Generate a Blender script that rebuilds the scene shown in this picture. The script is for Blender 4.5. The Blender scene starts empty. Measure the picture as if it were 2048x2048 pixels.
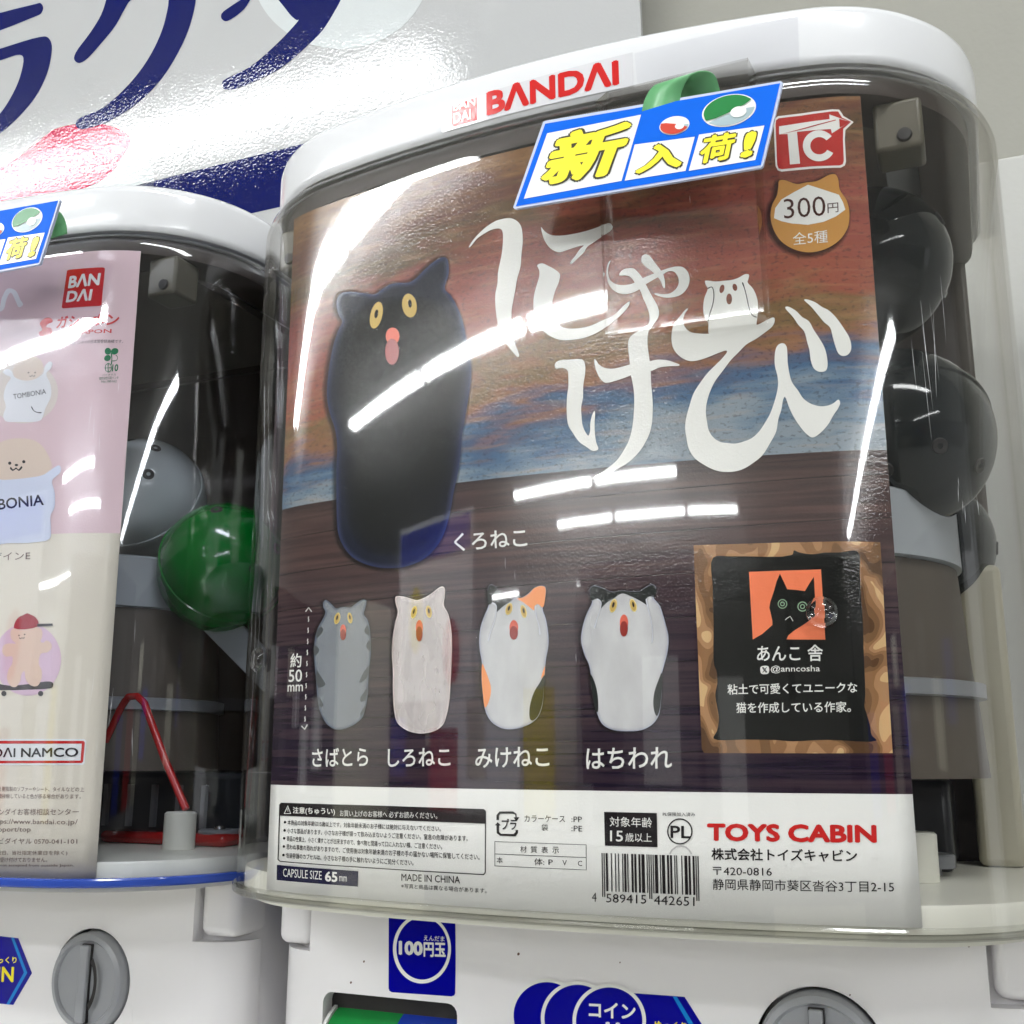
import bpy, bmesh, math, random
from mathutils import Vector, Matrix
random.seed(7)
SC = bpy.context.scene
COL = SC.collection
# ------------------------------------------------------------------ camera, light, exposure
cam = bpy.data.cameras.new('camera'); co = bpy.data.objects.new('camera', cam); COL.objects.link(co)
CR, CU, CF = Vector((0.920275, 0.391252, 0.003875)), Vector((0.082481, -0.203666, 0.97556)), Vector((-0.382479, 0.897464, 0.2197))
m = Matrix((CR, CU, -CF)).transposed().to_4x4(); m.translation = Vector((0.13083, -0.32431, 0.05277))
co.matrix_world = m
cam.sensor_width = 36; cam.lens = 36 * 2197.19 / 2048; cam.clip_start = .01; cam.clip_end = 100
SC.camera = co
w = bpy.data.worlds.new('World'); SC.world = w; w.use_nodes = True
w.node_tree.nodes['Background'].inputs[0].default_value = (.95, .975, 1, 1)
w.node_tree.nodes['Background'].inputs[1].default_value = .62
SC.view_settings.view_transform = 'Standard'; SC.view_settings.look = 'None'
SC.view_settings.exposure = .68; SC.view_settings.gamma = 1
SC.cycles.transparent_max_bounces = 40; SC.cycles.max_bounces = 10; SC.cycles.glossy_bounces = 6
SC.cycles.transmission_bounces = 8; SC.cycles.caustics_reflective = False
LAMP = 24.0
HW, SB, SRC, DEP, TAP, BTAP = (0.15, 0.00884, 0.05559, 0.19503, -0.00522, -0.01588)
ZT, Z2, Z3, Z4, XL, XR, ZLB, ZLT, LOFF = (0.26447, 0.145, 0.04355, 0.0075, -0.10933, 0.10951, 0.28044, 0.30203, -0.00428)
PITCH = 0.309
# ------------------------------------------------------------------ materials
MT = {}
def mat(name, col, rough=.4, metal=0., spec=.5, coat=0., trans=0., bump=None, emit=None, alpha=None, sss=0):
    m = bpy.data.materials.new(name); m.use_nodes = True; n = m.node_tree.nodes; l = m.node_tree.links
    p = n['Principled BSDF']
    p.inputs['Base Color'].default_value = (*col, 1); p.inputs['Roughness'].default_value = rough
    p.inputs['Metallic'].default_value = metal; p.inputs['Specular IOR Level'].default_value = spec
    p.inputs['Coat Weight'].default_value = coat; p.inputs['Coat Roughness'].default_value = .05
    p.inputs['Transmission Weight'].default_value = trans
    if emit: p.inputs['Emission Color'].default_value = (*emit[0], 1); p.inputs['Emission Strength'].default_value = emit[1]
    if bump:
        tc = n.new('ShaderNodeTexCoord'); last = None
        for sc, dist in bump:
            t = n.new('ShaderNodeTexNoise'); t.inputs['Scale'].default_value = sc; t.inputs['Detail'].default_value = 1
            b = n.new('ShaderNodeBump'); b.inputs['Distance'].default_value = dist; b.inputs['Strength'].default_value = 1
            l.new(tc.outputs['Object'], t.inputs['Vector']); l.new(t.outputs['Fac'], b.inputs['Height'])
            if last: l.new(last.outputs[0], b.inputs['Normal'])
            last = b
        l.new(last.outputs[0], p.inputs['Normal'])
        if coat: l.new(last.outputs[0], p.inputs['Coat Normal'])
    MT[name] = m; return m
def lin(r, g, b):
    f = lambda c: (c / 255 / 12.92) if c / 255 <= .04045 else ((c / 255 + .055) / 1.055) ** 2.4
    return (f(r), f(g), f(b))
PAPER_BUMP = [(1350, .00005), (60, .00012)]
def ink(name, rgb): return mat(name, lin(*rgb), rough=.07, spec=.5, bump=PAPER_BUMP)
for nm, c in dict(ink_white=(236, 236, 232), ink_dark=(38, 34, 36), ink_red=(205, 40, 38), ink_navy=(28, 28, 60), ink_brown=(70, 35, 28),
    ink_grey=(90, 86, 86), ink_taupe=(120, 98, 90), ink_pale=(200, 198, 198), cat_eye=(205, 175, 100), cat_eye2=(205, 172, 95), eye_rim=(238, 215, 135),
    mouth_coral=(225, 105, 85), mouth_dark_pink=(165, 85, 85), mouth_red=(150, 50, 42), fur_black=(36, 40, 38), fur_orange=(245, 155, 95),
    stripe_grey=(84, 88, 90), card_black=(30, 31, 29), card_orange=(250, 135, 95), ring_green=(150, 180, 150), badge_red=(185, 52, 48),
    badge_gold=(196, 142, 74), paw_edge=(196, 198, 208), leaf_green=(20, 110, 70), disc_cream=(226, 212, 200), disc_pink=(222, 190, 206),
    puppy_tan=(228, 206, 186), puppy_peach=(232, 200, 178), bag_white=(236, 234, 234), bag_blue_white=(216, 220, 234), board_dark=(52, 48, 52),
    cap_red=(165, 45, 60)).items(): ink(nm, c)
def plast(name, rgb, rough=.25, **k): return mat(name, lin(*rgb), rough=rough, **k)
for nm, c, r in (('sticker_white', (214, 214, 217), .12), ('sticker_blue', (0, 0, 146), .12), ('stripe_blue', (20, 130, 215), .15), ('sign_edge', (190, 200, 225), .3),
    ('sign_white', (240, 240, 238), .25), ('sign_yellow', (250, 232, 40), .3), ('sign_dark', (45, 45, 20), .3),
    ('ball_grey', (165, 185, 190), .3), ('sign_red', (205, 60, 35), .3), ('sign_green', (10, 125, 55), .3)): plast(nm, c, r)
WS_BUMP = [(560, .000055), (90, .00003)]
for nm, c in (('sign_navy', (3, 16, 88)), ('sign_pale_grey', (205, 210, 210)), ('sign_crimson', (190, 25, 75)), ('sign_board_white', (184, 185, 185))):
    mat(nm, lin(*c), rough=.035, spec=.3, bump=WS_BUMP)
mat('sign_blue', lin(0, 100, 222), rough=.5, spec=.12)
plast('white_plastic', (232, 230, 231), .28, bump=[(14, .0005)])
plast('lid_plastic', (224, 225, 227), .16)
plast('cream_plastic', (220, 219, 208), .35)
plast('column_cream', (176, 171, 150), .35)
plast('bracket_plastic', (84, 79, 64), .4)
plast('grey_plastic', (128, 130, 134), .3)
plast('pale_grey_plastic', (158, 163, 168), .3)
plast('taupe_plastic', (84, 76, 67), .5)
plast('under_plastic', (92, 84, 76), .5)
plast('dark_panel', (62, 52, 46), .5)
plast('knob_grey', (150, 152, 156), .3)
plast('dark_gap', (30, 26, 26), .6)
plast('dark_plastic', (40, 42, 46), .3)
plast('red_plastic', (160, 24, 24), .25)
plast('blue_rim', (48, 74, 160), .12)
plast('strap_green', (104, 170, 116), .3)
plast('drum_green', (15, 140, 60), .2)
plast('drum_blue', (20, 60, 180), .2)
mat('screw_metal', (.6, .6, .6), rough=.25, metal=1)
mat('paper_white', lin(246, 246, 243), rough=.07, spec=.5, bump=PAPER_BUMP)
mat('paper_pink', lin(226, 196, 198), rough=.07, spec=.5, bump=PAPER_BUMP)
mat('paper_cream', lin(230, 220, 200), rough=.07, spec=.5, bump=PAPER_BUMP)
def clear(name, tint, rough=.02, scr=0., ior=1.49, gl=1.0, edge=None):
    """thin clear plastic: what lies behind, tinted, plus a Fresnel mirror reflection"""
    m = bpy.data.materials.new(name); m.use_nodes = True; nt = m.node_tree; n = nt.nodes; l = nt.links
    n.remove(n['Principled BSDF']); out = n['Material Output']
    tr = n.new('ShaderNodeBsdfTransparent'); tr.inputs[0].default_value = (*tint, 1)
    gs = n.new('ShaderNodeBsdfGlossy'); gs.inputs['Roughness'].default_value = rough; gs.inputs['Color'].default_value = (gl, gl, gl, 1)
    fr = n.new('ShaderNodeFresnel'); geo = n.new('ShaderNodeNewGeometry')
    mx = n.new('ShaderNodeMix'); mx.data_type = 'FLOAT'
    mx.inputs[2].default_value = ior; mx.inputs[3].default_value = 1 / ior
    l.new(geo.outputs['Backfacing'], mx.inputs[0]); l.new(mx.outputs[0], fr.inputs['IOR'])
    mix = n.new('ShaderNodeMixShader')
    l.new(fr.outputs[0], mix.inputs[0]); l.new(tr.outputs[0], mix.inputs[1]); l.new(gs.outputs[0], mix.inputs[2])
    l.new(mix.outputs[0], out.inputs['Surface'])
    if edge:
        lw = n.new('ShaderNodeLayerWeight'); lw.inputs['Blend'].default_value = .5
        pw = n.new('ShaderNodeMath'); pw.operation = 'POWER'; pw.inputs[1].default_value = 4
        l.new(lw.outputs['Facing'], pw.inputs[0])
        cm = n.new('ShaderNodeMix'); cm.data_type = 'RGBA'; cm.inputs[6].default_value = (*tint, 1); cm.inputs[7].default_value = (*edge, 1)
        l.new(pw.outputs[0], cm.inputs[0]); l.new(cm.outputs[2], tr.inputs[0])
    if scr:
        tc = n.new('ShaderNodeTexCoord'); mp = n.new('ShaderNodeMapping'); mp.inputs['Scale'].default_value = (260, 260, 9)
        t = n.new('ShaderNodeTexNoise'); t.inputs['Scale'].default_value = 1; t.inputs['Detail'].default_value = 2
        b = n.new('ShaderNodeBump'); b.inputs['Distance'].default_value = scr; b.inputs['Strength'].default_value = 1
        l.new(tc.outputs['Object'], mp.inputs[0]); l.new(mp.outputs[0], t.inputs['Vector']); l.new(t.outputs['Fac'], b.inputs['Height'])
        l.new(b.outputs[0], gs.inputs['Normal'])
    MT[name] = m; return m
clear('clear_plastic', (.985, .985, .982), .03, scr=.000008, edge=(.62, .59, .52))
clear('clear_blue_plastic', (.95, .96, .98), .03, scr=.000008, edge=(.62, .64, .80))
clear('clear_thick', (.96, .96, .95), .03, edge=(.6, .6, .57))
clear('sticker_clear', (.97, .97, .98), .16, gl=.45)
clear('capsule_clear', (.12, .14, .15), .04, edge=(.05, .055, .06), gl=.6)
clear('capsule_frost', (.9, .92, .93), .1, edge=(.7, .72, .74))
g = mat('clear_stud', (.95, .95, .95), rough=.03, trans=1.0)
mat('capsule_dark', (.004, .007, .008), rough=.08, spec=.32)
mat('capsule_green', lin(4, 110, 35), rough=.12, spec=.6)
mat('capsule_grey', lin(215, 222, 226), rough=.15, spec=.5)
mat('wall_paint', lin(148, 147, 138), rough=.7, bump=[(300, .0001)])
mat('wall_low_paint', lin(178, 178, 173), rough=.6, bump=[(300, .0001)])
mat('floor_tile', lin(222, 222, 218), rough=.4)
mat('ceiling_board', lin(200, 200, 197), rough=.9, bump=[(60, .001)])
mat('tube_light', (1, 1, 1), emit=((.965, .985, 1), LAMP))
mat('lamp_housing', (.8, .8, .8), rough=.5)
mat('rack_grey', lin(95, 92, 92), rough=.5); mat('rack_dark', lin(45, 42, 45), rough=.5)
mat('banner_white', lin(225, 225, 225), rough=.5); mat('banner_blue', lin(30, 50, 170), rough=.5); mat('banner_yellow', lin(235, 215, 40), rough=.5); mat('banner_red', lin(190, 30, 40), rough=.5)
mat('pillar_cream', lin(222, 218, 200), rough=.6)
# printed surfaces with structure of their own
def nodemat(name, build, rough=.07, spec=.5):
    m = bpy.data.materials.new(name); m.use_nodes = True; n = m.node_tree.nodes; l = m.node_tree.links
    p = n['Principled BSDF']; p.inputs['Roughness'].default_value = rough; p.inputs['Specular IOR Level'].default_value = spec
    build(n, l, p)
    tc = n.new('ShaderNodeTexCoord'); last = None
    for sc, dist in PAPER_BUMP:
        t = n.new('ShaderNodeTexNoise'); t.inputs['Scale'].default_value = sc; t.inputs['Detail'].default_value = 1
        b = n.new('ShaderNodeBump'); b.inputs['Distance'].default_value = dist
        l.new(tc.outputs['Object'], t.inputs['Vector']); l.new(t.outputs['Fac'], b.inputs['Height'])
        if last: l.new(last.outputs[0], b.inputs['Normal'])
        last = b
    l.new(last.outputs[0], p.inputs['Normal'])
    MT[name] = m
def uvmap(n, l, scale, loc=(0, 0, 0)):
    tc = n.new('ShaderNodeTexCoord'); mp = n.new('ShaderNodeMapping'); mp.inputs['Scale'].default_value = scale; mp.inputs['Location'].default_value = loc
    l.new(tc.outputs['UV'], mp.inputs[0]); return mp
def noise(n, l, mp, scale=1, detail=4, dist=0.):
    t = n.new('ShaderNodeTexNoise'); t.inputs['Scale'].default_value = scale; t.inputs['Detail'].default_value = detail; t.inputs['Distortion'].default_value = dist
    l.new(mp.outputs[0], t.inputs['Vector']); return t.outputs['Fac']
def ramp(n, l, fac, stops):
    r = n.new('ShaderNodeValToRGB'); e = r.color_ramp.elements
    while len(e) < len(stops): e.new(.5)
    for el, (p, c) in zip(e, stops): el.position = p; el.color = (*lin(*c), 1)
    l.new(fac, r.inputs[0]); return r.outputs[0]
def math_(n, l, op, a, b, c=None):
    q = n.new('ShaderNodeMath'); q.operation = op
    for i, v in enumerate((a, b, c)):
        if v is None: continue
        if isinstance(v, (int, float)): q.inputs[i].default_value = v
        else: l.new(v, q.inputs[i])
    return q.outputs[0]
def mixc(n, l, fac, a, b, mode='MIX'):
    q = n.new('ShaderNodeMix'); q.data_type = 'RGBA'; q.blend_type = mode
    if isinstance(fac, (int, float)): q.inputs[0].default_value = fac
    else: l.new(fac, q.inputs[0])
    for i, v in ((6, a), (7, b)):
        if isinstance(v, tuple): q.inputs[i].default_value = (*v, 1)
        else: l.new(v, q.inputs[i])
    return q.outputs[2]
def b_paint(n, l, p):
    # uv in units of 100 mm: u -1.1..1.1, v 1.45..2.65
    sep = n.new('ShaderNodeSeparateXYZ'); mp = uvmap(n, l, (1, 1, 1)); l.new(mp.outputs[0], sep.inputs[0])
    u, v = sep.outputs[0], sep.outputs[1]
    big = noise(n, l, uvmap(n, l, (1.6, 4.5, 1), (3, 1, 0)), 1, 3, 1.2)
    mid = noise(n, l, uvmap(n, l, (4, 22, 1), (7, 2, 0)), 1, 5, .6)
    t = math_(n, l, 'SUBTRACT', v, 1.45); t = math_(n, l, 'DIVIDE', t, 1.2)
    tilt = math_(n, l, 'MULTIPLY', u, -.075); t = math_(n, l, 'ADD', t, tilt)
    t = math_(n, l, 'ADD', t, math_(n, l, 'MULTIPLY', math_(n, l, 'SUBTRACT', big, .5), .42))
    t = math_(n, l, 'ADD', t, math_(n, l, 'MULTIPLY', math_(n, l, 'SUBTRACT', mid, .5), .26))
    c = ramp(n, l, t, [(0, (134, 146, 156)), (.05, (104, 126, 146)), (.11, (66, 98, 132)), (.16, (74, 88, 116)), (.20, (112, 92, 104)), (.25, (140, 98, 70)), (.32, (120, 96, 62)), (.42, (148, 82, 64)), (.55, (150, 80, 70)), (.68, (128, 70, 59)), (.80, (98, 78, 54)), (.90, (102, 64, 53)), (1, (128, 94, 62))])
    fine = noise(n, l, uvmap(n, l, (60, 90, 1)), 1, 3)
    f = math_(n, l, 'MULTIPLY', math_(n, l, 'SUBTRACT', fine, .30), 1.6)
    dark = mixc(n, l, f, c, (1, 1, 1), 'MULTIPLY')
    c2 = mixc(n, l, ramp_f(n, l, fine, .36, .44), mixc(n, l, .42, c, (.02, .02, .03)), c)
    st = noise(n, l, uvmap(n, l, (5, 40, 1), (1, 9, 0)), 1, 6, .4)
    c3 = mixc(n, l, math_(n, l, 'MULTIPLY', ramp_f(n, l, st, .5, .75), .38), c2, mixc(n, l, .5, c2, lin(212, 170, 120)))
    l.new(c3, p.inputs['Base Color'])
def ramp_f(n, l, fac, a, b):
    q = n.new('ShaderNodeMapRange'); q.inputs[1].default_value = a; q.inputs[2].default_value = b; l.new(fac, q.inputs[0]); return q.outputs[0]
nodemat('painting_print', b_paint)
def b_wood(n, l, p):
    sep = n.new('ShaderNodeSeparateXYZ'); mp = uvmap(n, l, (1, 1, 1)); l.new(mp.outputs[0], sep.inputs[0]); v = sep.outputs[1]; u = sep.outputs[0]
    t = math_(n, l, 'DIVIDE', math_(n, l, 'SUBTRACT', v, .43), 1.03)
    base = ramp(n, l, t, [(0, (20, 12, 44)), (.22, (28, 19, 46)), (.5, (52, 38, 52)), (.8, (88, 66, 62)), (.94, (78, 60, 56)), (1, (40, 28, 30))])
    g1 = noise(n, l, uvmap(n, l, (1.5, 60, 1)), 1, 6, .5)
    c = mixc(n, l, math_(n, l, 'MULTIPLY', ramp_f(n, l, g1, .38, .66), .5), mixc(n, l, .5, base, (.012, .006, .012)), mixc(n, l, .25, base, lin(150, 118, 104)))
    # plank joints
    vv = math_(n, l, 'ADD', v, math_(n, l, 'MULTIPLY', u, -.02))
    fr = math_(n, l, 'FRACT', math_(n, l, 'MULTIPLY', vv, 7.4), 0); 
    ln = ramp_f(n, l, fr, .0, .045)
    c = mixc(n, l, math_(n, l, 'SUBTRACT', 1, ln), c, (.006, .004, .006))
    l.new(c, p.inputs['Base Color'])
nodemat('wood_print', b_wood)
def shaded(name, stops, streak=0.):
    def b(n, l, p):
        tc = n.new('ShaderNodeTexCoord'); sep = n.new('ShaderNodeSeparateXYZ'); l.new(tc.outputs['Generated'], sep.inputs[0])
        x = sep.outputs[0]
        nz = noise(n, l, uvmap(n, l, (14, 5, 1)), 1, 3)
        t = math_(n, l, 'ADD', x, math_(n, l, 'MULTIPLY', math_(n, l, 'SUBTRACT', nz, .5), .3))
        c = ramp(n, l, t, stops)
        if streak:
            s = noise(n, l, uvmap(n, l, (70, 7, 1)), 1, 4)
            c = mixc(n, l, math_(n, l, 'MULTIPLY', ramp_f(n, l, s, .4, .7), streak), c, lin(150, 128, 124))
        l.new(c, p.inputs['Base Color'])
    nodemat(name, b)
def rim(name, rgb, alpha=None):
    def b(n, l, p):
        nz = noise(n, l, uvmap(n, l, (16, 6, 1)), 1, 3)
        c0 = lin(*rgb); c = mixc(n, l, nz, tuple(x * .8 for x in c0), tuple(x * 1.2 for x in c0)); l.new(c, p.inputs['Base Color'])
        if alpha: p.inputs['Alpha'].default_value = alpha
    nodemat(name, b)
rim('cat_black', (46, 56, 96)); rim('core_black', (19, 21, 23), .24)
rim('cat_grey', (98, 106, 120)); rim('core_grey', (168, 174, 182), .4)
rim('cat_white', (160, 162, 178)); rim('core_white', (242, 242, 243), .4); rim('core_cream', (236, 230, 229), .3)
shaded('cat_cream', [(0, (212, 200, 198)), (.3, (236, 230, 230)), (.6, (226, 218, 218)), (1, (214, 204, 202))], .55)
def b_frame(n, l, p):
    a = noise(n, l, uvmap(n, l, (11, 7, 1)), 1, 1, .6)
    c = ramp(n, l, a, [(.3, (92, 66, 44)), (.40, (122, 90, 60)), (.47, (146, 108, 74)), (.54, (176, 134, 96)), (.62, (212, 176, 128))])
    c.node.color_ramp.interpolation = 'CONSTANT'
    l.new(c, p.inputs['Base Color'])
nodemat('frame_wood', b_frame)
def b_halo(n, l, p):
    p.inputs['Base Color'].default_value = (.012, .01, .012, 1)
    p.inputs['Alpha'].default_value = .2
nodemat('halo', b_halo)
# ------------------------------------------------------------------ geometry helpers
ORG = {}
def link(o, parent=None):
    COL.objects.link(o)
    if parent: o.parent = parent
    return o
def tag(o, label=None, cat=None, group=None, kind=None):
    if label: o['label'] = label
    if cat: o['category'] = cat
    if group: o['group'] = group
    if kind: o['kind'] = kind
    return o
def empty(name, org, shift=(0, 0, 0), label=None, cat=None, group=None):
    o = bpy.data.objects.new(name, None); o.empty_display_size = .02; link(o)
    o.location = Vector(org) + Vector(shift); ORG[o.name] = Vector(org); tag(o, label, cat, group); return o
def orgof(p):
    if p is None: return Vector((0, 0, 0))
    return ORG.get(p.name, Vector((0, 0, 0)))
def mesh(name, vs, fs, m, parent=None, smooth=False, uv=None, bevel=0, seg=3, auto=None):
    og = orgof(parent)
    me = bpy.data.meshes.new(name); me.from_pydata([tuple(Vector(v) - og) for v in vs], [], fs); me.update()
    me.materials.append(MT[m])
    if uv:
        ul = me.uv_layers.new(name='UVMap')
        for lp in me.loops: ul.data[lp.index].uv = uv[lp.vertex_index]
    if smooth:
        for p in me.polygons: p.use_smooth = True
    o = bpy.data.objects.new(name, me); link(o, parent)
    if parent: ORG[o.name] = og
    if bevel:
        b = o.modifiers.new('bevel', 'BEVEL'); b.width = bevel; b.segments = seg; b.limit_method = 'ANGLE'; b.angle_limit = math.radians(40)
    if auto:
        for p in me.polygons: p.use_smooth = True
        me.set_sharp_from_angle(angle=math.radians(auto)) if hasattr(me, 'set_sharp_from_angle') else None
    return o
def box(name, x0, x1, y0, y1, z0, z1, m, parent=None, bevel=0, seg=3):
    vs = [(x, y, z) for x in (x0, x1) for y in (y0, y1) for z in (z0, z1)]
    fs = [(0, 1, 3, 2), (4, 6, 7, 5), (0, 4, 5, 1), (2, 3, 7, 6), (0, 2, 6, 4), (1, 5, 7, 3)]
    return mesh(name, vs, fs, m, parent, bevel=bevel, seg=seg, auto=40 if bevel else None)
def lathe(name, prof, m, parent=None, c=(0, 0, 0), axis='z', n=48, sx=1, sy=1, smooth=30, closed=False):
    vs, fs = [], []
    for r, h in prof:
        for i in range(n):
            a = 2 * math.pi * i / n; p = (r * math.cos(a) * sx, r * math.sin(a) * sy, h)
            if axis == 'y': p = (p[0], h, p[1])
            if axis == 'x': p = (h, p[0], p[1])
            vs.append((p[0] + c[0], p[1] + c[1], p[2] + c[2]))
    k = len(prof)
    for j in range(k - 1 + (1 if closed else 0)):
        for i in range(n):
            a, b = j * n + i, j * n + (i + 1) % n; j2 = (j + 1) % k; c2, d = j2 * n + (i + 1) % n, j2 * n + i
            fs.append((a, b, c2, d))
    o = mesh(name, vs, fs, m, parent, auto=smooth)
    bm = bmesh.new(); bm.from_mesh(o.data); bmesh.ops.remove_doubles(bm, verts=bm.verts, dist=1e-6); bmesh.ops.recalc_face_normals(bm, faces=bm.faces); bm.to_mesh(o.data); bm.free()
    return o
def tube(name, pts, r, m, parent=None, n=12):
    cu = bpy.data.curves.new(name, 'CURVE'); cu.dimensions = '3D'; sp = cu.splines.new('POLY'); sp.points.add(len(pts) - 1)
    for q, p in zip(sp.points, pts): q.co = (*p, 1)
    cu.bevel_depth = r; cu.bevel_resolution = 3; cu.use_fill_caps = True
    t = bpy.data.objects.new('tmp', cu); COL.objects.link(t)
    me = t.evaluated_get(bpy.context.evaluated_depsgraph_get()).to_mesh()
    vs = [tuple(v.co) for v in me.vertices]; fs = [tuple(p.vertices) for p in me.polygons]
    bpy.data.objects.remove(t); return mesh(name, vs, fs, m, parent, auto=50)
# cross-section of the machine: bulged front, rounded corners
R_ = ((HW - SRC) ** 2 + SB * SB) / (2 * SB); TH = math.asin((HW - SRC) / R_)
AX, AY = R_ * math.sin(TH), R_ - R_ * math.cos(TH)
RC = (HW - AX) / (1 - math.sin(TH)); CX, CY = AX - RC * math.sin(TH), AY + RC * math.cos(TH)
def ysec(x):
    x = abs(x)
    if x <= AX: return R_ - math.sqrt(R_ * R_ - x * x)
    x = min(x, HW - 1e-6); return CY - math.sqrt(max(0, RC * RC - (x - CX) ** 2))
def nsec(x):
    s = 1 if x >= 0 else -1; x = abs(x)
    if x <= AX: a = math.asin(x / R_)
    else: a = math.asin(min(1, (x - CX) / RC))
    return s * math.sin(a), -math.cos(a)
def section(extra=()):
    """points of the closed outline with outward normals, counter-clockwise from the front middle"""
    xs = sorted(set([round(AX * i / 22, 6) for i in range(23)] + list(extra)))
    h = []
    for x in xs: nx, ny = nsec(x); h.append((x, ysec(x), nx, ny))
    for i in range(1, 25):
        a = TH + (math.pi / 2 - TH) * i / 24; h.append((CX + RC * math.sin(a), CY - RC * math.cos(a), math.sin(a), -math.cos(a)))
    rb = .03
    h.append((HW, (DEP - rb + CY) / 2, 1, 0))
    for i in range(9):
        a = math.pi / 2 * i / 8; h.append((HW - rb + rb * math.cos(a), DEP - rb + rb * math.sin(a), math.cos(a), math.sin(a)))
    h.append((HW * .4, DEP, 0, 1))
    left = [(-x, y, -nx, ny) for x, y, nx, ny in h if x > 1e-9]
    return h + left[::-1]
def ytap(z): return -BTAP * (ZT - z)
def loft(name, prof, m, parent=None, extra=(), cap0=False, cap1=False, closed=False, fn=None, auto=35, tap=True):
    S = section(extra); n = len(S); vs, fs = [], []
    for off, z in prof:
        for x, y, nx, ny in S:
            p = [x + nx * off, y + ny * off + (ytap(z) if tap else 0), z]
            if fn: p = fn(p, off)
            vs.append(tuple(p))
    k = len(prof)
    for j in range(k - 1 + (1 if closed else 0)):
        j2 = (j + 1) % k
        for i in range(n): fs.append((j * n + i, j * n + (i + 1) % n, j2 * n + (i + 1) % n, j2 * n + i))
    if cap0: fs.append(tuple(range(n))[::-1])
    if cap1: fs.append(tuple((k - 1) * n + i for i in range(n)))
    return mesh(name, vs, fs, m, parent, auto=auto)
# ------------------------------------------------------------------ print laid on surfaces (mm on the surface)
TW = math.radians(5.0)
def s_case(u, v, k): x, z = u / 1000, v / 1000; return (x, ysec(x) + ytap(z) + .0009 - k * .00006, z)
def s_lid(u, v, k):
    x, z = u / 1000, v / 1000; nx, ny = nsec(x); return (x + nx * k * .0001, ysec(x + nx * .0043) + .0043 + ytap(z) - k * .0001 - .0004, z)
def s_sign(u, v, k): return (u / 1000, -.016 - k * .00012, v / 1000)
def s_body(u, v, k): return (u / 1000, .0745 - k * .0001, v / 1000)
def s_wall(u, v, k): s = v / 1000; h = k * .00008; return (u / 1000, .25 - s * math.sin(TW) - h * math.cos(TW), .43 + s * math.cos(TW) - h * math.sin(TW))
SURF = dict(main=s_case, left=s_case, lid=s_lid, sign=s_sign, body=s_body, wall_sign=s_wall)
PAR = {}
def smoothed(L, n=4):
    if len(L) < 5: return L
    o = []; k = len(L)
    for i in range(k):
        p0, p1, p2, p3 = L[i - 1], L[i], L[(i + 1) % k], L[(i + 2) % k]
        a, b, c = (math.dist(p0, p1) ** .5 or 1e-3), (math.dist(p1, p2) ** .5 or 1e-3), (math.dist(p2, p3) ** .5 or 1e-3)
        for j in range(n):
            t = j / n; q = []
            for d in (0, 1):     # centripetal Catmull-Rom through Hermite form
                m1 = (p1[d] - p0[d]) / a - (p2[d] - p0[d]) / (a + b) + (p2[d] - p1[d]) / b
                m2 = (p2[d] - p1[d]) / b - (p3[d] - p1[d]) / (b + c) + (p3[d] - p2[d]) / c
                m1 *= b; m2 *= b
                q.append((2 * t ** 3 - 3 * t * t + 1) * p1[d] + (t ** 3 - 2 * t * t + t) * m1 + (-2 * t ** 3 + 3 * t * t) * p2[d] + (t ** 3 - t * t) * m2)
            o.append(tuple(q))
    return o
def eval_curve(cu):
    o = bpy.data.objects.new('tmp', cu); COL.objects.link(o)
    me = o.evaluated_get(bpy.context.evaluated_depsgraph_get()).to_mesh()
    vs = [(v.co.x, v.co.y) for v in me.vertices]; fs = [tuple(p.vertices) for p in me.polygons]
    bpy.data.objects.remove(o); bpy.data.curves.remove(cu); return vs, fs
def lay(surf, par, name, m, layer, vs, fs, thick=0, K=None):
    us = [v[0] for v in vs]
    if not vs: return
    w = max(us) - min(us)
    if w > 9 and surf in ('main', 'left', 'lid'):
        bm = bmesh.new(); bv = [bm.verts.new((x, y, K[i] if K else 0)) for i, (x, y) in enumerate(vs)]
        for f in fs:
            try: bm.faces.new([bv[i] for i in f])
            except ValueError: pass
        x = math.ceil(min(us) / 5) * 5
        while x < max(us):
            g = bm.verts[:] + bm.edges[:] + bm.faces[:]
            bmesh.ops.bisect_plane(bm, geom=g, plane_co=(x, 0, 0), plane_no=(1, 0, 0), dist=1e-5); x += 5
        bm.verts.index_update(); vs = [(v.co.x, v.co.y) for v in bm.verts]; K = [v.co.z for v in bm.verts]; fs = [tuple(v.index for v in f.verts) for f in bm.faces]; bm.free()
    # orient towards the viewer (normal -y)
    F = []
    for f in fs:
        a = sum(vs[f[i]][0] * vs[f[(i + 1) % len(f)]][1] - vs[f[(i + 1) % len(f)]][0] * vs[f[i]][1] for i in range(len(f)))
        F.append(tuple(f) if a > 0 else tuple(f)[::-1])
    V = [SURF[surf](x, y, layer + (K[i] * .03 if K else 0)) for i, (x, y) in enumerate(vs)]
    o = mesh(name, V, F, m, PAR[par], uv=[(x / 100, y / 100) for x, y in vs])
    if thick:
        s = o.modifiers.new('thick', 'SOLIDIFY'); s.thickness = thick; s.offset = -1
    return o
def O(surf, par, name, m, layer, loops, smooth=1, thick=0):
    cu = bpy.data.curves.new('c', 'CURVE'); cu.dimensions = '2D'; cu.fill_mode = 'BOTH'
    for L in loops:
        if smooth: L = smoothed(L)
        sp = cu.splines.new('POLY'); sp.points.add(len(L) - 1); sp.use_cyclic_u = True
        for q, p in zip(sp.points, L): q.co = (p[0], p[1], 0, 1)
    vs, fs = eval_curve(cu); return lay(surf, par, name, m, layer, vs, fs, thick)
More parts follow.
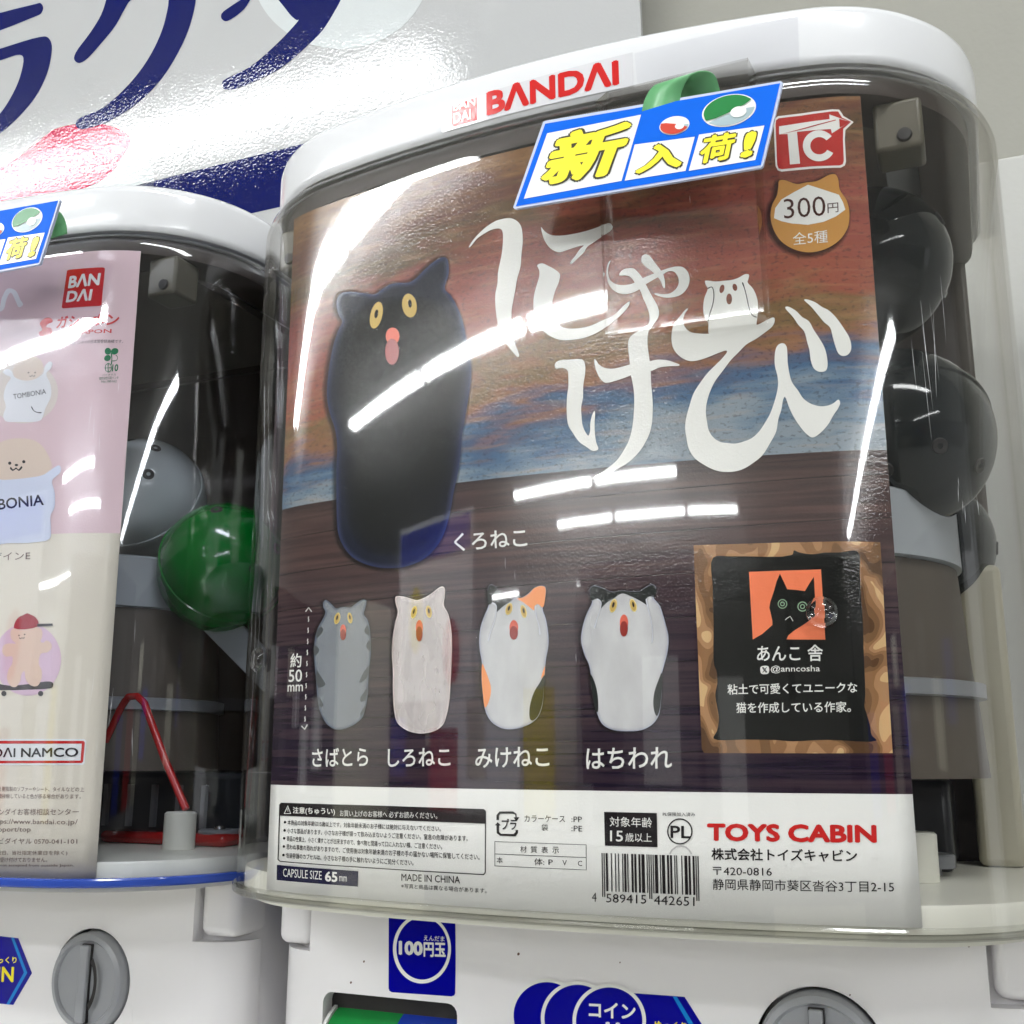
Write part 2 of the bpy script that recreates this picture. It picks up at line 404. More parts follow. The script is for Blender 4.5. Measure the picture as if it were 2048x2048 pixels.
def T(surf, par, name, s, m, layer, p0, p1, p2, bold=0):
    cu = bpy.data.curves.new('t', 'FONT'); cu.body = s; cu.offset = min(0, bold); cu.resolution_u = 3 if math.dist(p0, p2) > 3 else 2
    vs, fs = eval_curve(cu)
    if not vs: return
    x0, x1 = min(v[0] for v in vs), max(v[0] for v in vs); y0, y1 = min(v[1] for v in vs), max(v[1] for v in vs)
    V, F, K = [], [], []
    big = math.dist(p0, p2)
    cp = [(0, 0)] if bold <= 0 else ([(math.cos(math.pi * (i + .5) * 2 / n_), math.sin(math.pi * (i + .5) * 2 / n_)) for n_ in [3 if big < 3 else 6 if big < 12 else 14] for i in range(n_)] + [(0, 0)])
    for i, (dx, dy) in enumerate(cp):
        o = len(V)
        for x, y in vs:
            a, b = (x - x0 + (dx + 1) * max(0, bold)) / (x1 - x0 + 2 * max(0, bold)), (y - y0 + (dy + 1) * max(0, bold)) / (y1 - y0 + 2 * max(0, bold))
            V.append((p0[0] + a * (p1[0] - p0[0]) + b * (p2[0] - p0[0]), p0[1] + a * (p1[1] - p0[1]) + b * (p2[1] - p0[1])))
            K.append(i)
        F += [tuple(q + o for q in f) for f in fs]
    return lay(surf, par, name, m, layer, V, F, K=K)
# ------------------------------------------------------------------ the room
def struct(o): o['kind'] = 'structure'; return o
struct(box('wall', -5, 4, .268, .32, -1.1, 1.66, 'wall_paint'))
wp = struct(box('wall_panel', .03, 3, .256, .2675, -1.1, .362, 'wall_low_paint', bevel=.002))
struct(box('floor', -16, 10, -16, .3, -1.15, -1.1, 'floor_tile'))
struct(box('ceiling', -16, 10, -16, .4, 1.68, 1.72, 'ceiling_board'))
def lamp(x0, x1, y, n, along='x', wd=.05):
    first = None
    L = abs(x1 - x0)
    c = ((x0 + x1) / 2, y, 1.6) if along == 'x' else (y, (x0 + x1) / 2, 1.6)
    e = empty('ceiling_light', c, label=n, cat='ceiling light', group='tube lights on the shop ceiling')
    def bb(nm, h, q, z0, z1, m):
        return box(nm, c[0] - h, c[0] + h, c[1] - q, c[1] + q, z0, z1, m, e) if along == 'x' else box(nm, c[0] - q, c[0] + q, c[1] - h, c[1] + h, z0, z1, m, e)
    bb('housing', L / 2, wd + .03, 1.622, 1.68, 'lamp_housing'); bb('tube', L / 2 - .015, wd, 1.585, 1.621, 'tube_light')
    return e
rows = [(-.85, [(.0, 1.25)]), (-1.85, [(-4.8, -3.6), (-3.56, -2.36), (-2.32, -1.12)]),  # nearest row is extra fill light, added to brighten the machines
        (-3.44, [(-3.9, -2.7), (-2.66, -1.46), (-1.42, -.22)]),
        (-6.37, [(-2.9, -1.6), (-1.55, -.35)]),
        (-7.7, [(-2.6, -1.56), (-1.51, -.3), (-.26, .55)]),
        (-11.5, [(-6, -4.8), (-4.75, -3.5), (-3.4, -2.2)])]
k = 0
wd_ = ['nearest (added fill)', 'second', 'third', 'fourth', 'fifth', 'farthest']
for ri, (y, segs) in enumerate(rows):
    for si, (a, b) in enumerate(segs):
        lamp(a, b, y, 'long white ceiling tube light, %s from the left in the %s row before the machines' % (['first', 'second', 'third', 'fourth', 'fifth'][si], wd_[ri]), wd=.085 if ri < 2 else .05)
for i in range(4):
    lamp(-8.5 + i * 1.55, -7.05 + i * 1.55, 3.3, 'long white ceiling tube light of the side row, %s from the back' % ['first', 'second', 'third', 'fourth', 'fifth'][i], along='y', wd=.085)
# things across the aisle (seen as case reflections; racks and panels invented for this)
r_ = empty('invented_rack', (-1, -2.9, -1.1), label='grey shop rack with dark goods, invented across the aisle for reflections', cat='rack')
box('frame', -4.2, 2.6, -3.3, -2.7, -1.1, -.25, 'rack_dark', r_, bevel=.02)
for i in range(9):
    x = -4.1 + i * .74; box('bin', x, x + .6, -2.69, -2.66, -1.0, -.4, ['rack_grey', 'rack_dark', 'pillar_cream', 'rack_dark'][i % 4], r_)
random.seed(3)
for i in range(16):
    x = -4.15 + i * .42 + random.uniform(-.03, .03); h = random.uniform(.16, .42); z = -.2 + random.choice((0, 0, .1))
    box('invented_panel', x, x + random.uniform(.14, .32), -2.76, -2.74, z, z + h, ['banner_white', 'rack_grey', 'banner_blue', 'pillar_cream', 'rack_dark', 'banner_white', 'rack_dark', 'banner_red', 'banner_yellow'][(i * 5) % 9], r_)  # panels put in to give broad faint reflections on the cases
r2 = empty('invented_cabinet', (0, -4.4, -1.1), label='dark high cabinet invented behind the grey rack to darken reflections', cat='cabinet')
box('carcass', -1.2, 2.8, -4.6, -4.2, -1.1, .75, 'rack_dark', r2, bevel=.02)  # unseen dark mass, put in to lower the pale wash in reflections
for i in range(4): box('door', -.85 + i * .81, -.1 + i * .81, -4.19, -4.17, -1.0, .55, 'rack_grey', r2, bevel=.01)
r3 = empty('added_side_rack', (4.6, -4, -1.1), label='tall dark rack added unseen on the right side of the aisle to darken reflections', cat='rack')
box('carcass', 4.4, 4.9, -9, -.4, -1.1, .95, 'rack_dark', r3, bevel=.02)  # added out of view, cuts the pale reflections on the case's right side
for i in range(12):
    y = -8.8 + i * .7; box('invented_panel', 4.38, 4.395, y, y + .45, -.1 + (i % 3) * .2, .3 + (i % 3) * .15, ['rack_grey', 'pillar_cream', 'banner_blue', 'rack_grey'][i % 4], r3)
r4 = empty('added_side_rack.001', (-6.4, -4, -1.1), label='tall dark rack added unseen on the left side of the aisle to darken reflections', cat='rack')
box('carcass', -6.7, -6.2, -9, -.4, -1.1, .95, 'rack_dark', r4, bevel=.02)  # added out of view, darkens what the left case corners reflect
for i in range(12):
    y = -8.8 + i * .7; box('invented_panel', -6.195, -6.18, y, y + .45, -.1 + (i % 3) * .2, .3 + (i % 3) * .15, ['pillar_cream', 'rack_grey', 'rack_grey', 'banner_white'][i % 4], r4)
pl = empty('pillar', (-2.75, -2.7, -1.1), label='cream square pillar across the aisle', cat='pillar')
box('shaft', -3.0, -2.62, -2.9, -2.5, -1.1, .52, 'pillar_cream', pl, bevel=.01)
bn = empty('hanging_banner', (-1.95, -2.6, .55), label='white hanging banner with blue bar and yellow spot', cat='banner')
box('panel', -2.3, -1.55, -2.66, -2.64, .15, .75, 'banner_white', bn); box('bar', -2.28, -1.57, -2.638, -2.63, .62, .73, 'banner_blue', bn)
lathe('spot', [(0, -2.632), (.07, -2.632), (.07, -2.638), (0, -2.638)], 'banner_yellow', bn, c=(-2.1, 0, .42), axis='y', sy=1.6)
lathe('spot', [(0, -2.632), (.07, -2.632), (.07, -2.638), (0, -2.638)], 'banner_red', bn, c=(-1.75, 0, .3), axis='y', sy=1.5)
wb = empty('white_crate', (-1.1, -3.2, .1), label='white crate stacked on the rack across the aisle', cat='crate')
box('body', -1.3, -.85, -3.3, -2.9, -.25, .5, 'banner_white', wb, bevel=.01)
# ------------------------------------------------------------------ capsule machines
POCKET = (.026, .0775, .189, .276)
def pocket(p, off):
    x, y, z = p
    x0, x1, z0, z1 = POCKET
    if x0 - 1e-6 <= x <= x1 + 1e-6 and z0 - 1e-6 <= z <= z1 + 1e-6 and y < .08:
        y = .0008 - (z - z0) * .088 - off
        return [x, y - .0006, z]
    return p
def cyl(name, r, x, y, z0, z1, m, parent, bev=0, n=32):
    b = bev; return lathe(name, [(0, z0), (r, z0), (r, z1 - b), (r - b, z1), (0, z1)], m, parent, c=(x, y, 0), n=n)
def door(parent):
    cu = bpy.data.curves.new('c', 'CURVE'); cu.dimensions = '2D'; cu.fill_mode = 'BOTH'
    out = [(-.1265, .0028), (-.1265, -.0225), (-.145, -.0225), (-.145, -.30), (.145, -.30), (.145, -.0225), (.1245, -.0225), (.1245, .0028)]
    hole = []
    x0, x1, z0, z1, r = -.1193, -.0606, -.10, -.0368, .004
    for cx, cz, a0 in ((x1 - r, z1 - r, 0), (x0 + r, z1 - r, 90), (x0 + r, z0 + r, 180), (x1 - r, z0 + r, 270)):
        for i in range(5): a = math.radians(a0 + 22.5 * i); hole.append((cx + r * math.cos(a), cz + r * math.sin(a)))
    kn = [(.0715 + .0216 * math.cos(2 * math.pi * i / 48), -.042 + .0216 * math.sin(2 * math.pi * i / 48)) for i in range(48)]
    for L in (out, hole, kn):
        sp = cu.splines.new('POLY'); sp.points.add(len(L) - 1); sp.use_cyclic_u = True
        for q, p in zip(sp.points, L): q.co = (p[0], p[1], 0, 1)
    vs, fs = eval_curve(cu)
    bm = bmesh.new(); bv = [bm.verts.new((x, y, 0)) for x, y in vs]
    for f in fs: bm.faces.new([bv[i] for i in f])
    bmesh.ops.remove_doubles(bm, verts=bm.verts, dist=1e-6)
    ext = bmesh.ops.extrude_face_region(bm, geom=bm.faces[:])
    for v in [g for g in ext['geom'] if isinstance(g, bmesh.types.BMVert)]: v.co.z = .007
    x = -.144
    for x in [-.143, -.141, -.139, -.137, -.135, -.133, -.131, -.129, .125, .127, .129, .131, .133, .135, .137, .139, .141, .143]:
        bmesh.ops.bisect_plane(bm, geom=bm.verts[:] + bm.edges[:] + bm.faces[:], plane_co=(x, 0, 0), plane_no=(1, 0, 0), dist=1e-6)
    rr = .023
    for v in bm.verts:
        x, z, d = v.co.x, v.co.y, v.co.z
        a = max(0, abs(x) - .124); v.co = (x, .0745 + d + rr - math.sqrt(max(0, rr * rr - a * a)), z)
    bmesh.ops.recalc_face_normals(bm, faces=bm.faces)
    me = bpy.data.meshes.new('front_door'); bm.to_mesh(me); bm.free(); me.materials.append(MT['white_plastic'])
    og = orgof(parent)
    for v in me.vertices: v.co -= og
    o = bpy.data.objects.new('front_door', me); link(o, parent)
    b = o.modifiers.new('bevel', 'BEVEL'); b.width = .0009; b.segments = 3; b.limit_method = 'ANGLE'; b.angle_limit = math.radians(50); b.harden_normals = False
    for p in me.polygons: p.use_smooth = True
    me.set_sharp_from_angle(angle=math.radians(35))
    return o
def knob(parent):
    cx, cz = .0715, -.042
    lathe('knob_well', [(.0222, .0755), (.0216, .077), (.0212, .084), (0, .084)], 'dark_gap', parent, c=(cx, 0, cz), axis='y')
    k = lathe('coin_knob', [(.0203, .083), (.0203, .0735), (.0192, .0715), (.0172, .0708), (.0165, .0716), (.0163, .0722), (.0, .0716)], 'knob_grey', parent, c=(cx, 0, cz), axis='y', n=64)
    ORG[k.name] = orgof(parent)
    box('grip_outline', cx - .0028, cx + .0024, .0708, .0722, cz - .0163, cz + .0156, 'dark_gap', k)
    box('grip_bar', cx - .0025, cx + .0021, .0690, .0714, cz - .0160, cz + .0153, 'knob_grey', k, bevel=.0006)
    vs = []; fs = []; n = 14
    for i in range(n + 1):
        a = math.radians(-52 + 104 * i / n)
        for rr in (.0092, .0115): vs.append((cx - .001 + rr * math.cos(a) * .75, .0699, cz + rr * math.sin(a) * 1.18))
    for i in range(n): fs.append((2 * i, 2 * i + 1, 2 * i + 3, 2 * i + 2))
    mesh('coin_slot', vs, [f[::-1] for f in fs], 'dark_gap', k)
def machine(e, clearm, left=False):
    z0, z1 = .0042, .2795
    zs = [z0, .0055, .0080, .012, .10]
    x0, x1, pz0, pz1 = POCKET
    ex = () if left else (x0 - .0008, x0, x1, x1 + .0008)
    zs += [pz0 - .0008, pz0, pz1 - .0001] if not left else [.19]
    outer = [(.0012, z) for z in zs if z < .262]
    if not left: outer += [(.0012, .262), (.0012, .268)]
    else: outer += [(.0012, .264)]
    outer += [(.0009, .2700), (-.0003, .2735), (-.0022, .2762), (-.0050, .2782), (-.0085, .2790)]
    inner = [(o - .0015, z - (.0012 if z > .27 else 0)) for o, z in outer][::-1]
    zz = sorted(set(outer))
    c = loft('clear_case', outer + inner, clearm, e, extra=ex, closed=True, fn=None if left else pocket, auto=22)
    # rim at the foot of the case
    rm = loft('case_rim', [(.0013, .0074), (.0022, .0072), (.0026, .0066), (.0026, .0046), (.0019, .0039), (-.006, .0036), (-.006, .0050), (-.0005, .0052), (-.0004, .0074)], 'blue_rim' if left else 'clear_thick', e, closed=True, auto=30)
    loft('base_plate', [(-.010, .0010), (-.0062, .0014), (-.0060, .0048), (-.012, .0049)], 'cream_plastic', e, cap0=True, cap1=True)
    loft('tray', [(-.0020, .0054), (-.0020, .0122), (-.0026, .0131), (-.012, .0133)], 'cream_plastic', e, cap0=True, cap1=True)
    # lid
    loft('lid', [(-.020, .2790), (-.0052, .2796), (-.0043, .2806), (-.0040, .2826), (-.0040, .2975), (-.0046, .3000), (-.0065, .3020), (-.012, .3032)], 'lid_plastic', e, cap0=True, cap1=True, auto=40)
    loft('top_frame', [(-.0105, .2700), (-.0085, .2705), (-.0080, .2725), (-.0080, .2778), (-.026, .2778), (-.026, .2700)], 'dark_panel', e, closed=True)
    box('top_panel', -.112, .112, .045, .188, .2735, .2775, 'under_plastic', e)
    # inside
    box('back_panel', -.138, .1385, .172, .178, .0134, .273, 'dark_panel', e, bevel=.002)
    box('rear_column', .1235, .1405, .150, .176, .0134, .130, 'column_cream', e, bevel=.003)
    for s in (-1, 1):
        b = box('bracket', s * .1275 if s < 0 else .112, -.112 if s < 0 else .1275, .030, .046, .252, .2700, 'bracket_plastic', e, bevel=.0015)
        ORG[b.name] = orgof(e)
        lathe('screw', [(0, .0288), (.0022, .0290), (.0026, .0302), (0, .0302)], 'dark_gap', b, c=(s * .1215, 0, .2565), axis='y', n=16)
    hc = (.008, .112) if not left else (-.004, .108)
    k_ = 1 if not left else .80
    lathe('hopper_rim', [(.1165, .146), (.1185, .1448), (.1188, .122), (.1160, .1215), (.1155, .144)], 'pale_grey_plastic', e, c=(*hc, 0), n=96, sx=k_, sy=.70 * k_, closed=True)
    lathe('hopper', [(.117, .1213), (.1195, .083), (.1205, .076), (.1225, .047), (.1205, .047), (.1180, .083), (.115, .1213)], 'taupe_plastic', e, c=(*hc, 0), n=96, sx=k_, sy=.68 * k_, closed=True)
    lathe('hopper_flange', [(.121, .0800), (.1235, .0796), (.1235, .0745), (.121, .0740)], 'grey_plastic', e, c=(*hc, 0), n=96, sx=k_, sy=.69 * k_, closed=True)
    lathe('hopper_floor', [(0, .118), (.115, .1195), (.115, .1175), (0, .116)], 'taupe_plastic', e, c=(*hc, 0), n=48, sx=k_, sy=.68 * k_)
    for x, y in ((.112, .085), (.1215, .104)): cyl('guide_pin', .0018, x, y, .12, .151, 'pale_grey_plastic', e, .001, 16)
    cyl('tray_post', .007, .105, .0855, .0134, .0294, 'cream_plastic', e, .0008)
    q = lathe('screw_post', [(0, .0134), (.0048, .0134), (.0045, .0159), (.0095, .0160), (.0095, .0200), (.0088, .0206), (0, .0206)], 'grey_plastic', e, c=(.107, .111, 0), n=32)
    ORG[q.name] = orgof(e)
    lathe('screw', [(0, .0206), (.0028, .0207), (.0024, .0222), (0, .0228)], 'screw_metal', q, c=(.107, .111, 0), n=16)
    box('gear_box', -.03, .116, .120, .170, .0134, .046, 'dark_plastic', e, bevel=.003)
    for i in range(5): box('gear_box_rib', .030 + i * .015, .0325 + i * .015, .1175, .1199, .020, .040, 'grey_plastic', e)
    if left:
        def plate(x0_, za, x1_, zb, h, y): 
            v = [(x0_, y, za), (x1_, y + .01, zb), (x1_, y + .01, zb - h), (x0_, y, za - h)]; v += [(a, b + .002, c_) for a, b, c_ in v]
            mesh('chute_blade', v, [(3, 2, 1, 0), (4, 5, 6, 7), (0, 1, 5, 4), (1, 2, 6, 5), (2, 3, 7, 6), (3, 0, 4, 7)], 'pale_grey_plastic', e, bevel=.0006)
        plate(.0735, .150, .0905, .134, .010, .098); plate(.0925, .1395, .131, .103, .020, .096)
        tube('red_tube', [(.084, .058, .060), (.0935, .055, .0735), (.0965, .054, .0765), (.1005, .052, .0785), (.106, .051, .0785), (.1105, .0505, .0755), (.124, .050, .052), (.1365, .05, .0325)], .0016, 'red_plastic', e)
        box('red_block', .045, .118, .1, .115, .0134, .019, 'red_plastic', e, bevel=.003)
    # body
    rr = .02; S = []
    def bodysec(off=0):
        L = []
        for sx, cy0, a0 in ((1, .0815 + rr, -90), (1, .236 - rr, 0), (-1, .236 - rr, 90), (-1, .0815 + rr, 180)):
            for i in range(9): a = math.radians(a0 + 90 * i / 8); L.append((sx * (.1445 - rr) + (rr + off) * math.cos(a), cy0 + (rr + off) * math.sin(a)))
        return L
    vs = []; fs = []; n = 36
    hz = [(-.0002, -.40), (0, .0012), (-.0015, .0030)]
    for off, z in hz: vs += [(x, y, z) for x, y in bodysec(off)]
    for j in range(2):
        for i in range(n): fs.append((j * n + i, j * n + (i + 1) % n, (j + 1) * n + (i + 1) % n, (j + 1) * n + i))
    fs.append(tuple(2 * n + i for i in range(n)))
    # shell with an opening behind the display window is hidden by a dark well box in front of it
    mesh('body_shell', vs, fs, 'white_plastic', e, auto=40)
    door(e); knob(e)
    bk = 'white_plastic'
    box('hinge_block', -.1437, -.1278, .0765, .10, -.0208, .0028, bk, e, bevel=.004, seg=5)
    box('hinge_block', .1258, .1445, .0765, .10, -.0205, .0028, bk, e, bevel=.004, seg=5)
    box('window_well', -.1200, -.0600, .0812, .0814, -.12, -.030, 'dark_gap', e)
    if not left:
        lathe('drum', [(0, -.1165), (.0192, -.1165), (.0196, -.1155), (.0196, -.0868)], 'drum_green', e, c=(0, .0880, -.0620), axis='x', n=64)
        lathe('drum', [(.0196, -.0867), (.0196, -.060), (0, -.060)], 'drum_blue', e, c=(0, .0880, -.0620), axis='x', n=64)
        lathe('drum_ring', [(.0180, -.1180), (.0203, -.1180), (.0203, -.1166), (.0180, -.1166)], 'sign_white', e, c=(0, .0880, -.0620), axis='x', n=64, closed=True)
        sp = lathe('drum_spot', [(0, 0), (.0052, 0), (.0050, .0003), (0, .0004)], 'sign_white', None, n=24)
        sp.parent = e; ORG[sp.name] = orgof(e)
        sp.matrix_local = Matrix.Translation(Vector((-.0768, .0880, -.0620)) - orgof(e)) @ Matrix.Rotation(math.radians(52), 4, 'X') @ Matrix.Translation((0, 0, .0197))
        box('window_pane', -.1193, -.0606, .0765, .0772, -.10, -.0368, 'clear_plastic', e)
STUD_R, STUD_L = (.0882, .0957), (-.1184, .0889)
e1 = empty('capsule_machine', (0, .1, -.4), label='white capsule toy machine in the middle, its clear case holding the screaming cats poster', cat='capsule machine', group='capsule machines side by side')
e2 = empty('capsule_machine.001', (0, .1, -.4), (-PITCH, 0, 0), label='white capsule toy machine at the left with a blue rim and the pink puppy poster', cat='capsule machine', group='capsule machines side by side')
machine(e1, 'clear_plastic'); machine(e2, 'clear_blue_plastic', True)
PAR['machine'] = e1; PAR['machine_left'] = e2
# studs
for (u, v) in (STUD_R, STUD_L):
    nx, ny = nsec(u); c = Vector((u, ysec(u) + ytap(v), v)) + Vector((nx, ny, 0)) * .0013
    o = lathe('clear_stud', [(.0046, 0), (.0045, .0010), (.0036, .0020), (.0022, .0017), (.0012, .0022), (0, .0023)], 'clear_stud', e1, n=28)
    for w_ in o.data.vertices: w_.co += orgof(e1)
    zq = Vector((nx, ny, 0)).to_track_quat('Z', 'Y')
    o.matrix_local = Matrix.Translation(c - orgof(e1)) @ zq.to_matrix().to_4x4()
def scratches(parent, seed, areas):
    random.seed(seed); vs, fs = [], []
    for u0, u1, v0, v1, n, lo, hi in areas:
        for i in range(n):
            u, v = random.uniform(u0, u1), random.uniform(v0, v1); L = random.uniform(lo, hi); du = random.uniform(-.06, .06) * L; wdt = random.uniform(.05, .13)
            P4 = []
            for a, b, c in ((0, 0, 1), (1, .5, 2), (2, 1, 1)):
                uu = u + du * b + random.uniform(-.1, .1); vv = v - L * b
                for sgn in (-1, 1):
                    x = (uu + sgn * wdt * (.5 if b == .5 else .08)) / 1000; z = vv / 1000; nx, ny = nsec(x)
                    P4.append((x + nx * .00135, ysec(x) + ny * .00135 + ytap(z), z))
            o = len(vs); vs += P4; fs += [(o, o + 1, o + 3, o + 2), (o + 2, o + 3, o + 5, o + 4)]
    mesh('scratches', vs, fs, 'scratch_white', parent)
mat('scratch_white', (.8, .8, .82), rough=.3)
scratches(e1, 5, [(-131, -118, 82, 118, 13, 8, 30), (-124, -119, 58, 66, 5, 3, 5), (118, 128, 150, 205, 7, 10, 34), (126, 134, 128, 138, 5, 3, 7), (-60, 60, 60, 240, 5, 1, 4)])
scratches(e2, 9, [(104, 122, 180, 225, 6, 5, 14), (112, 130, 60, 110, 5, 6, 20)])
# ------------------------------------------------------------------ posters
def sheet(par, name, m, u0, u1, v0, v1, layer=0, nu=44, nv=12):
    vs, fs, uv = [], [], []
    for j in range(nv + 1):
        for i in range(nu + 1):
            u = u0 + (u1 - u0) * i / nu; v = v0 + (v1 - v0) * j / nv; vs.append(s_case(u, v, layer)); uv.append((u / 100, v / 100))
    for j in range(nv):
        for i in range(nu): a = j * (nu + 1) + i; fs.append((a, a + 1, a + nu + 2, a + nu + 1))
    return mesh(name, vs, fs, m, PAR[par], smooth=True, uv=uv)
ps = empty('poster', (0, .008, .0075), label='glossy cat poster standing inside the middle clear case, with brush title and five cats', cat='poster')
PAR['poster'] = ps
s = sheet('poster', 'paper_sheet', 'paper_white', XL * 1000, XR * 1000, Z4 * 1000, ZT * 1000)
md = s.modifiers.new('thick', 'SOLIDIFY'); md.thickness = .0003; md.offset = -1
sheet('poster', 'painting_print', 'painting_print', XL * 1000, XR * 1000, Z2 * 1000, ZT * 1000, 1)
sheet('poster', 'wooden_board_print', 'wood_print', XL * 1000, XR * 1000, Z3 * 1000, Z2 * 1000, 1)
pl_ = empty('poster.001', (0, .008, .0075), (-PITCH, 0, 0), label='pink and cream puppy poster inside the left clear case', cat='poster')
PAR['poster_left'] = pl_
s = sheet('poster_left', 'paper_sheet', 'paper_cream', -101, 117.5, 6.5, 268)
md = s.modifiers.new('thick', 'SOLIDIFY'); md.thickness = .0003; md.offset = -1
sheet('poster_left', 'pink_print', 'paper_pink', -101, 117.5, 143, 268, 1)
# new arrival sign boards
sg = empty('arrival_sign', (.03, -.016, .24), label='blue slanted new arrival sign with yellow characters, hanging before the cat poster', cat='sign', group='new arrival signs on the machines')
PAR['arrival_sign'] = sg
ws = empty('wall_sign', (-.4, .25, .43), label='large white shop sign with navy characters on the wall behind the machines', cat='sign')
PAR['wall_sign'] = ws
def wallquad(name, m, x0, x1, s0, s1, k, th=0):
    vs = [s_wall(x0, s0, k), s_wall(x1, s0, k), s_wall(x1, s1, k), s_wall(x0, s1, k)]
    if th:
        h = th; vs += [s_wall(a, b, k - h / .00008) for a, b in ((x0, s0), (x1, s0), (x1, s1), (x0, s1))]
        return mesh(name, vs, [(0, 1, 2, 3), (7, 6, 5, 4), (1, 0, 4, 5), (2, 1, 5, 6), (3, 2, 6, 7), (0, 3, 7, 4)], m, ws)
    return mesh(name, vs, [(0, 1, 2, 3)], m, ws)
wallquad('board', 'sign_board_white', -1300, -28, -160, 520, 0, .004)
wallquad('band', 'sign_navy', -1299, -28.5, -6, 36, 1)
# ------------------------------------------------------------------ printed and stuck-on pieces
O('main','poster','title_lettering','ink_white',5,[[(-25.23,230.64),(-24.31,232.33),(-21.73,234.76),(-18.39,237.03),(-14.82,238.5),(-11.79,238.75),(-8.79,238.37),(-6.31,236.73),(-4.84,234.47),(-4.23,229.23),(-4.74,224.0),(-5.15,219.26),(-6.39,215.16),(-7.14,210.99),(-7.88,207.3),(-8.53,203.61),(-8.49,199.35),(-7.92,194.55),(-6.96,190.66),(-5.77,186.98),(-6.25,186.59),(-7.93,188.47),(-10.6,192.15),(-13.05,197.26),(-14.29,202.69),(-14.8,210.44),(-13.9,215.09),(-13.7,218.92),(-12.3,225.45),(-11.8,230.24),(-12.04,234.22),(-13.05,235.31),(-15.83,235.6),(-18.89,234.76),(-21.98,233.33),(-24.3,231.09)]],1)
O('main','poster','title_lettering','ink_white',5,[[(2.68,232.74),(3.87,231.06),(5.29,229.73),(7.18,228.75),(10.48,228.14),(14.68,228.0),(19.3,228.32),(23.42,229.02),(27.28,229.67),(28.28,228.08),(27.68,227.01),(24.71,225.39),(21.5,223.58),(19.2,222.32),(18.26,220.83),(15.7,218.67),(13.36,217.08),(13.14,217.68),(15.02,219.96),(16.67,222.04),(18.07,223.13),(14.6,222.88),(11.81,222.41),(9.23,222.16),(6.65,223.57),(4.78,225.83),(3.47,228.72)]],1)
O('main','poster','title_lettering','ink_white',5,[[(1.13,218.83),(2.81,219.25),(5.17,217.88),(7.75,216.0),(9.37,214.07),(8.87,211.1),(7.67,208.47),(6.7,205.35),(6.19,202.15),(6.4,199.79),(8.23,196.49),(11.44,194.3),(15.54,193.71),(19.61,193.9),(24.11,195.33),(27.68,196.42),(29.92,198.16),(31.71,199.74),(33.4,200.64),(33.47,199.95),(32.11,197.86),(29.42,195.5),(25.84,193.04),(21.8,191.09),(17.75,190.05),(13.21,189.91),(9.54,190.39),(6.32,191.91),(3.07,194.72),(0.74,198.81),(-0.41,203.68),(-0.14,207.88),(0.84,211.51),(1.82,214.66),(1.83,216.8)]],1)
O('main','poster','title_lettering','ink_white',5,[[(27.31,216.15),(26.5,213.86),(26.44,211.08),(27.07,209.13),(28.81,207.49),(31.0,206.79),(34.07,206.71),(38.47,208.37),(42.81,209.58),(46.26,210.46),(49.25,210.73),(51.34,210.22),(52.95,208.19),(53.36,205.43),(52.56,202.83),(50.6,200.83),(48.05,200.17),(45.1,200.42),(43.0,201.28),(41.74,202.08),(41.83,202.34),(44.29,201.74),(46.83,201.68),(48.78,202.87),(49.82,204.99),(49.56,207.29),(48.34,209.04),(46.66,209.41),(44.49,208.43),(41.02,206.87),(38.83,205.81),(36.19,204.12),(33.99,203.43),(31.37,203.53),(28.75,204.73),(26.8,207.1),(25.84,210.25),(25.91,213.49),(26.53,215.48)]],1)
O('main','poster','title_lettering','ink_white',6,[[(37.68,214.46),(38.02,216.02),(39.13,216.55),(40.62,215.63),(42.07,213.35),(43.71,210.82),(44.92,208.37),(45.34,205.59),(45.2,203.66),(44.78,203.85),(44.0,206.23),(42.77,208.22),(40.69,210.57),(38.59,212.71)]],1)
O('main','poster','title_lettering','ink_white',6.5,[[(30.11,210.29),(31.12,211.98),(33.12,212.47),(35.08,212.08),(36.36,210.74),(38.03,208.2),(39.25,205.29),(40.87,201.66),(42.48,198.28),(43.05,195.95),(42.77,193.74),(40.99,191.28),(39.44,189.23),(39.0,185.71),(39.24,182.13),(39.58,178.99),(39.79,175.87),(39.79,171.48),(40.08,167.08),(40.08,162.81),(39.35,156.4),(37.78,152.67),(35.59,149.44),(32.56,146.49),(28.25,144.08),(23.92,142.52),(19.12,141.35),(23.95,144.02),(27.89,146.9),(29.65,149.11),(31.87,152.79),(33.26,157.41),(33.9,162.48),(34.13,166.39),(34.02,170.35),(33.46,173.94),(33.09,176.19),(32.97,179.76),(32.63,183.81),(32.6,186.06),(33.17,188.0),(34.93,189.35),(38.43,191.15),(39.75,192.56),(39.83,195.47),(39.05,198.28),(38.05,200.91),(37.05,204.0),(35.8,206.01),(34.76,207.99),(33.48,209.46),(31.96,210.01)]],1)
O('main','poster','title_lettering','ink_white',5,[[(21.1,182.03),(21.62,181.61),(22.48,180.15),(24.22,178.81),(26.41,178.1),(29.46,178.17),(32.94,178.78),(39.8,179.18),(41.92,179.38),(44.85,178.92),(47.33,177.9),(49.16,176.82),(48.95,176.54),(46.04,176.72),(42.68,176.65),(40.12,175.83),(33.28,175.06),(31.11,174.43),(27.62,173.72),(24.56,173.55),(23.04,174.93),(21.98,177.07),(21.15,179.87)]],1)
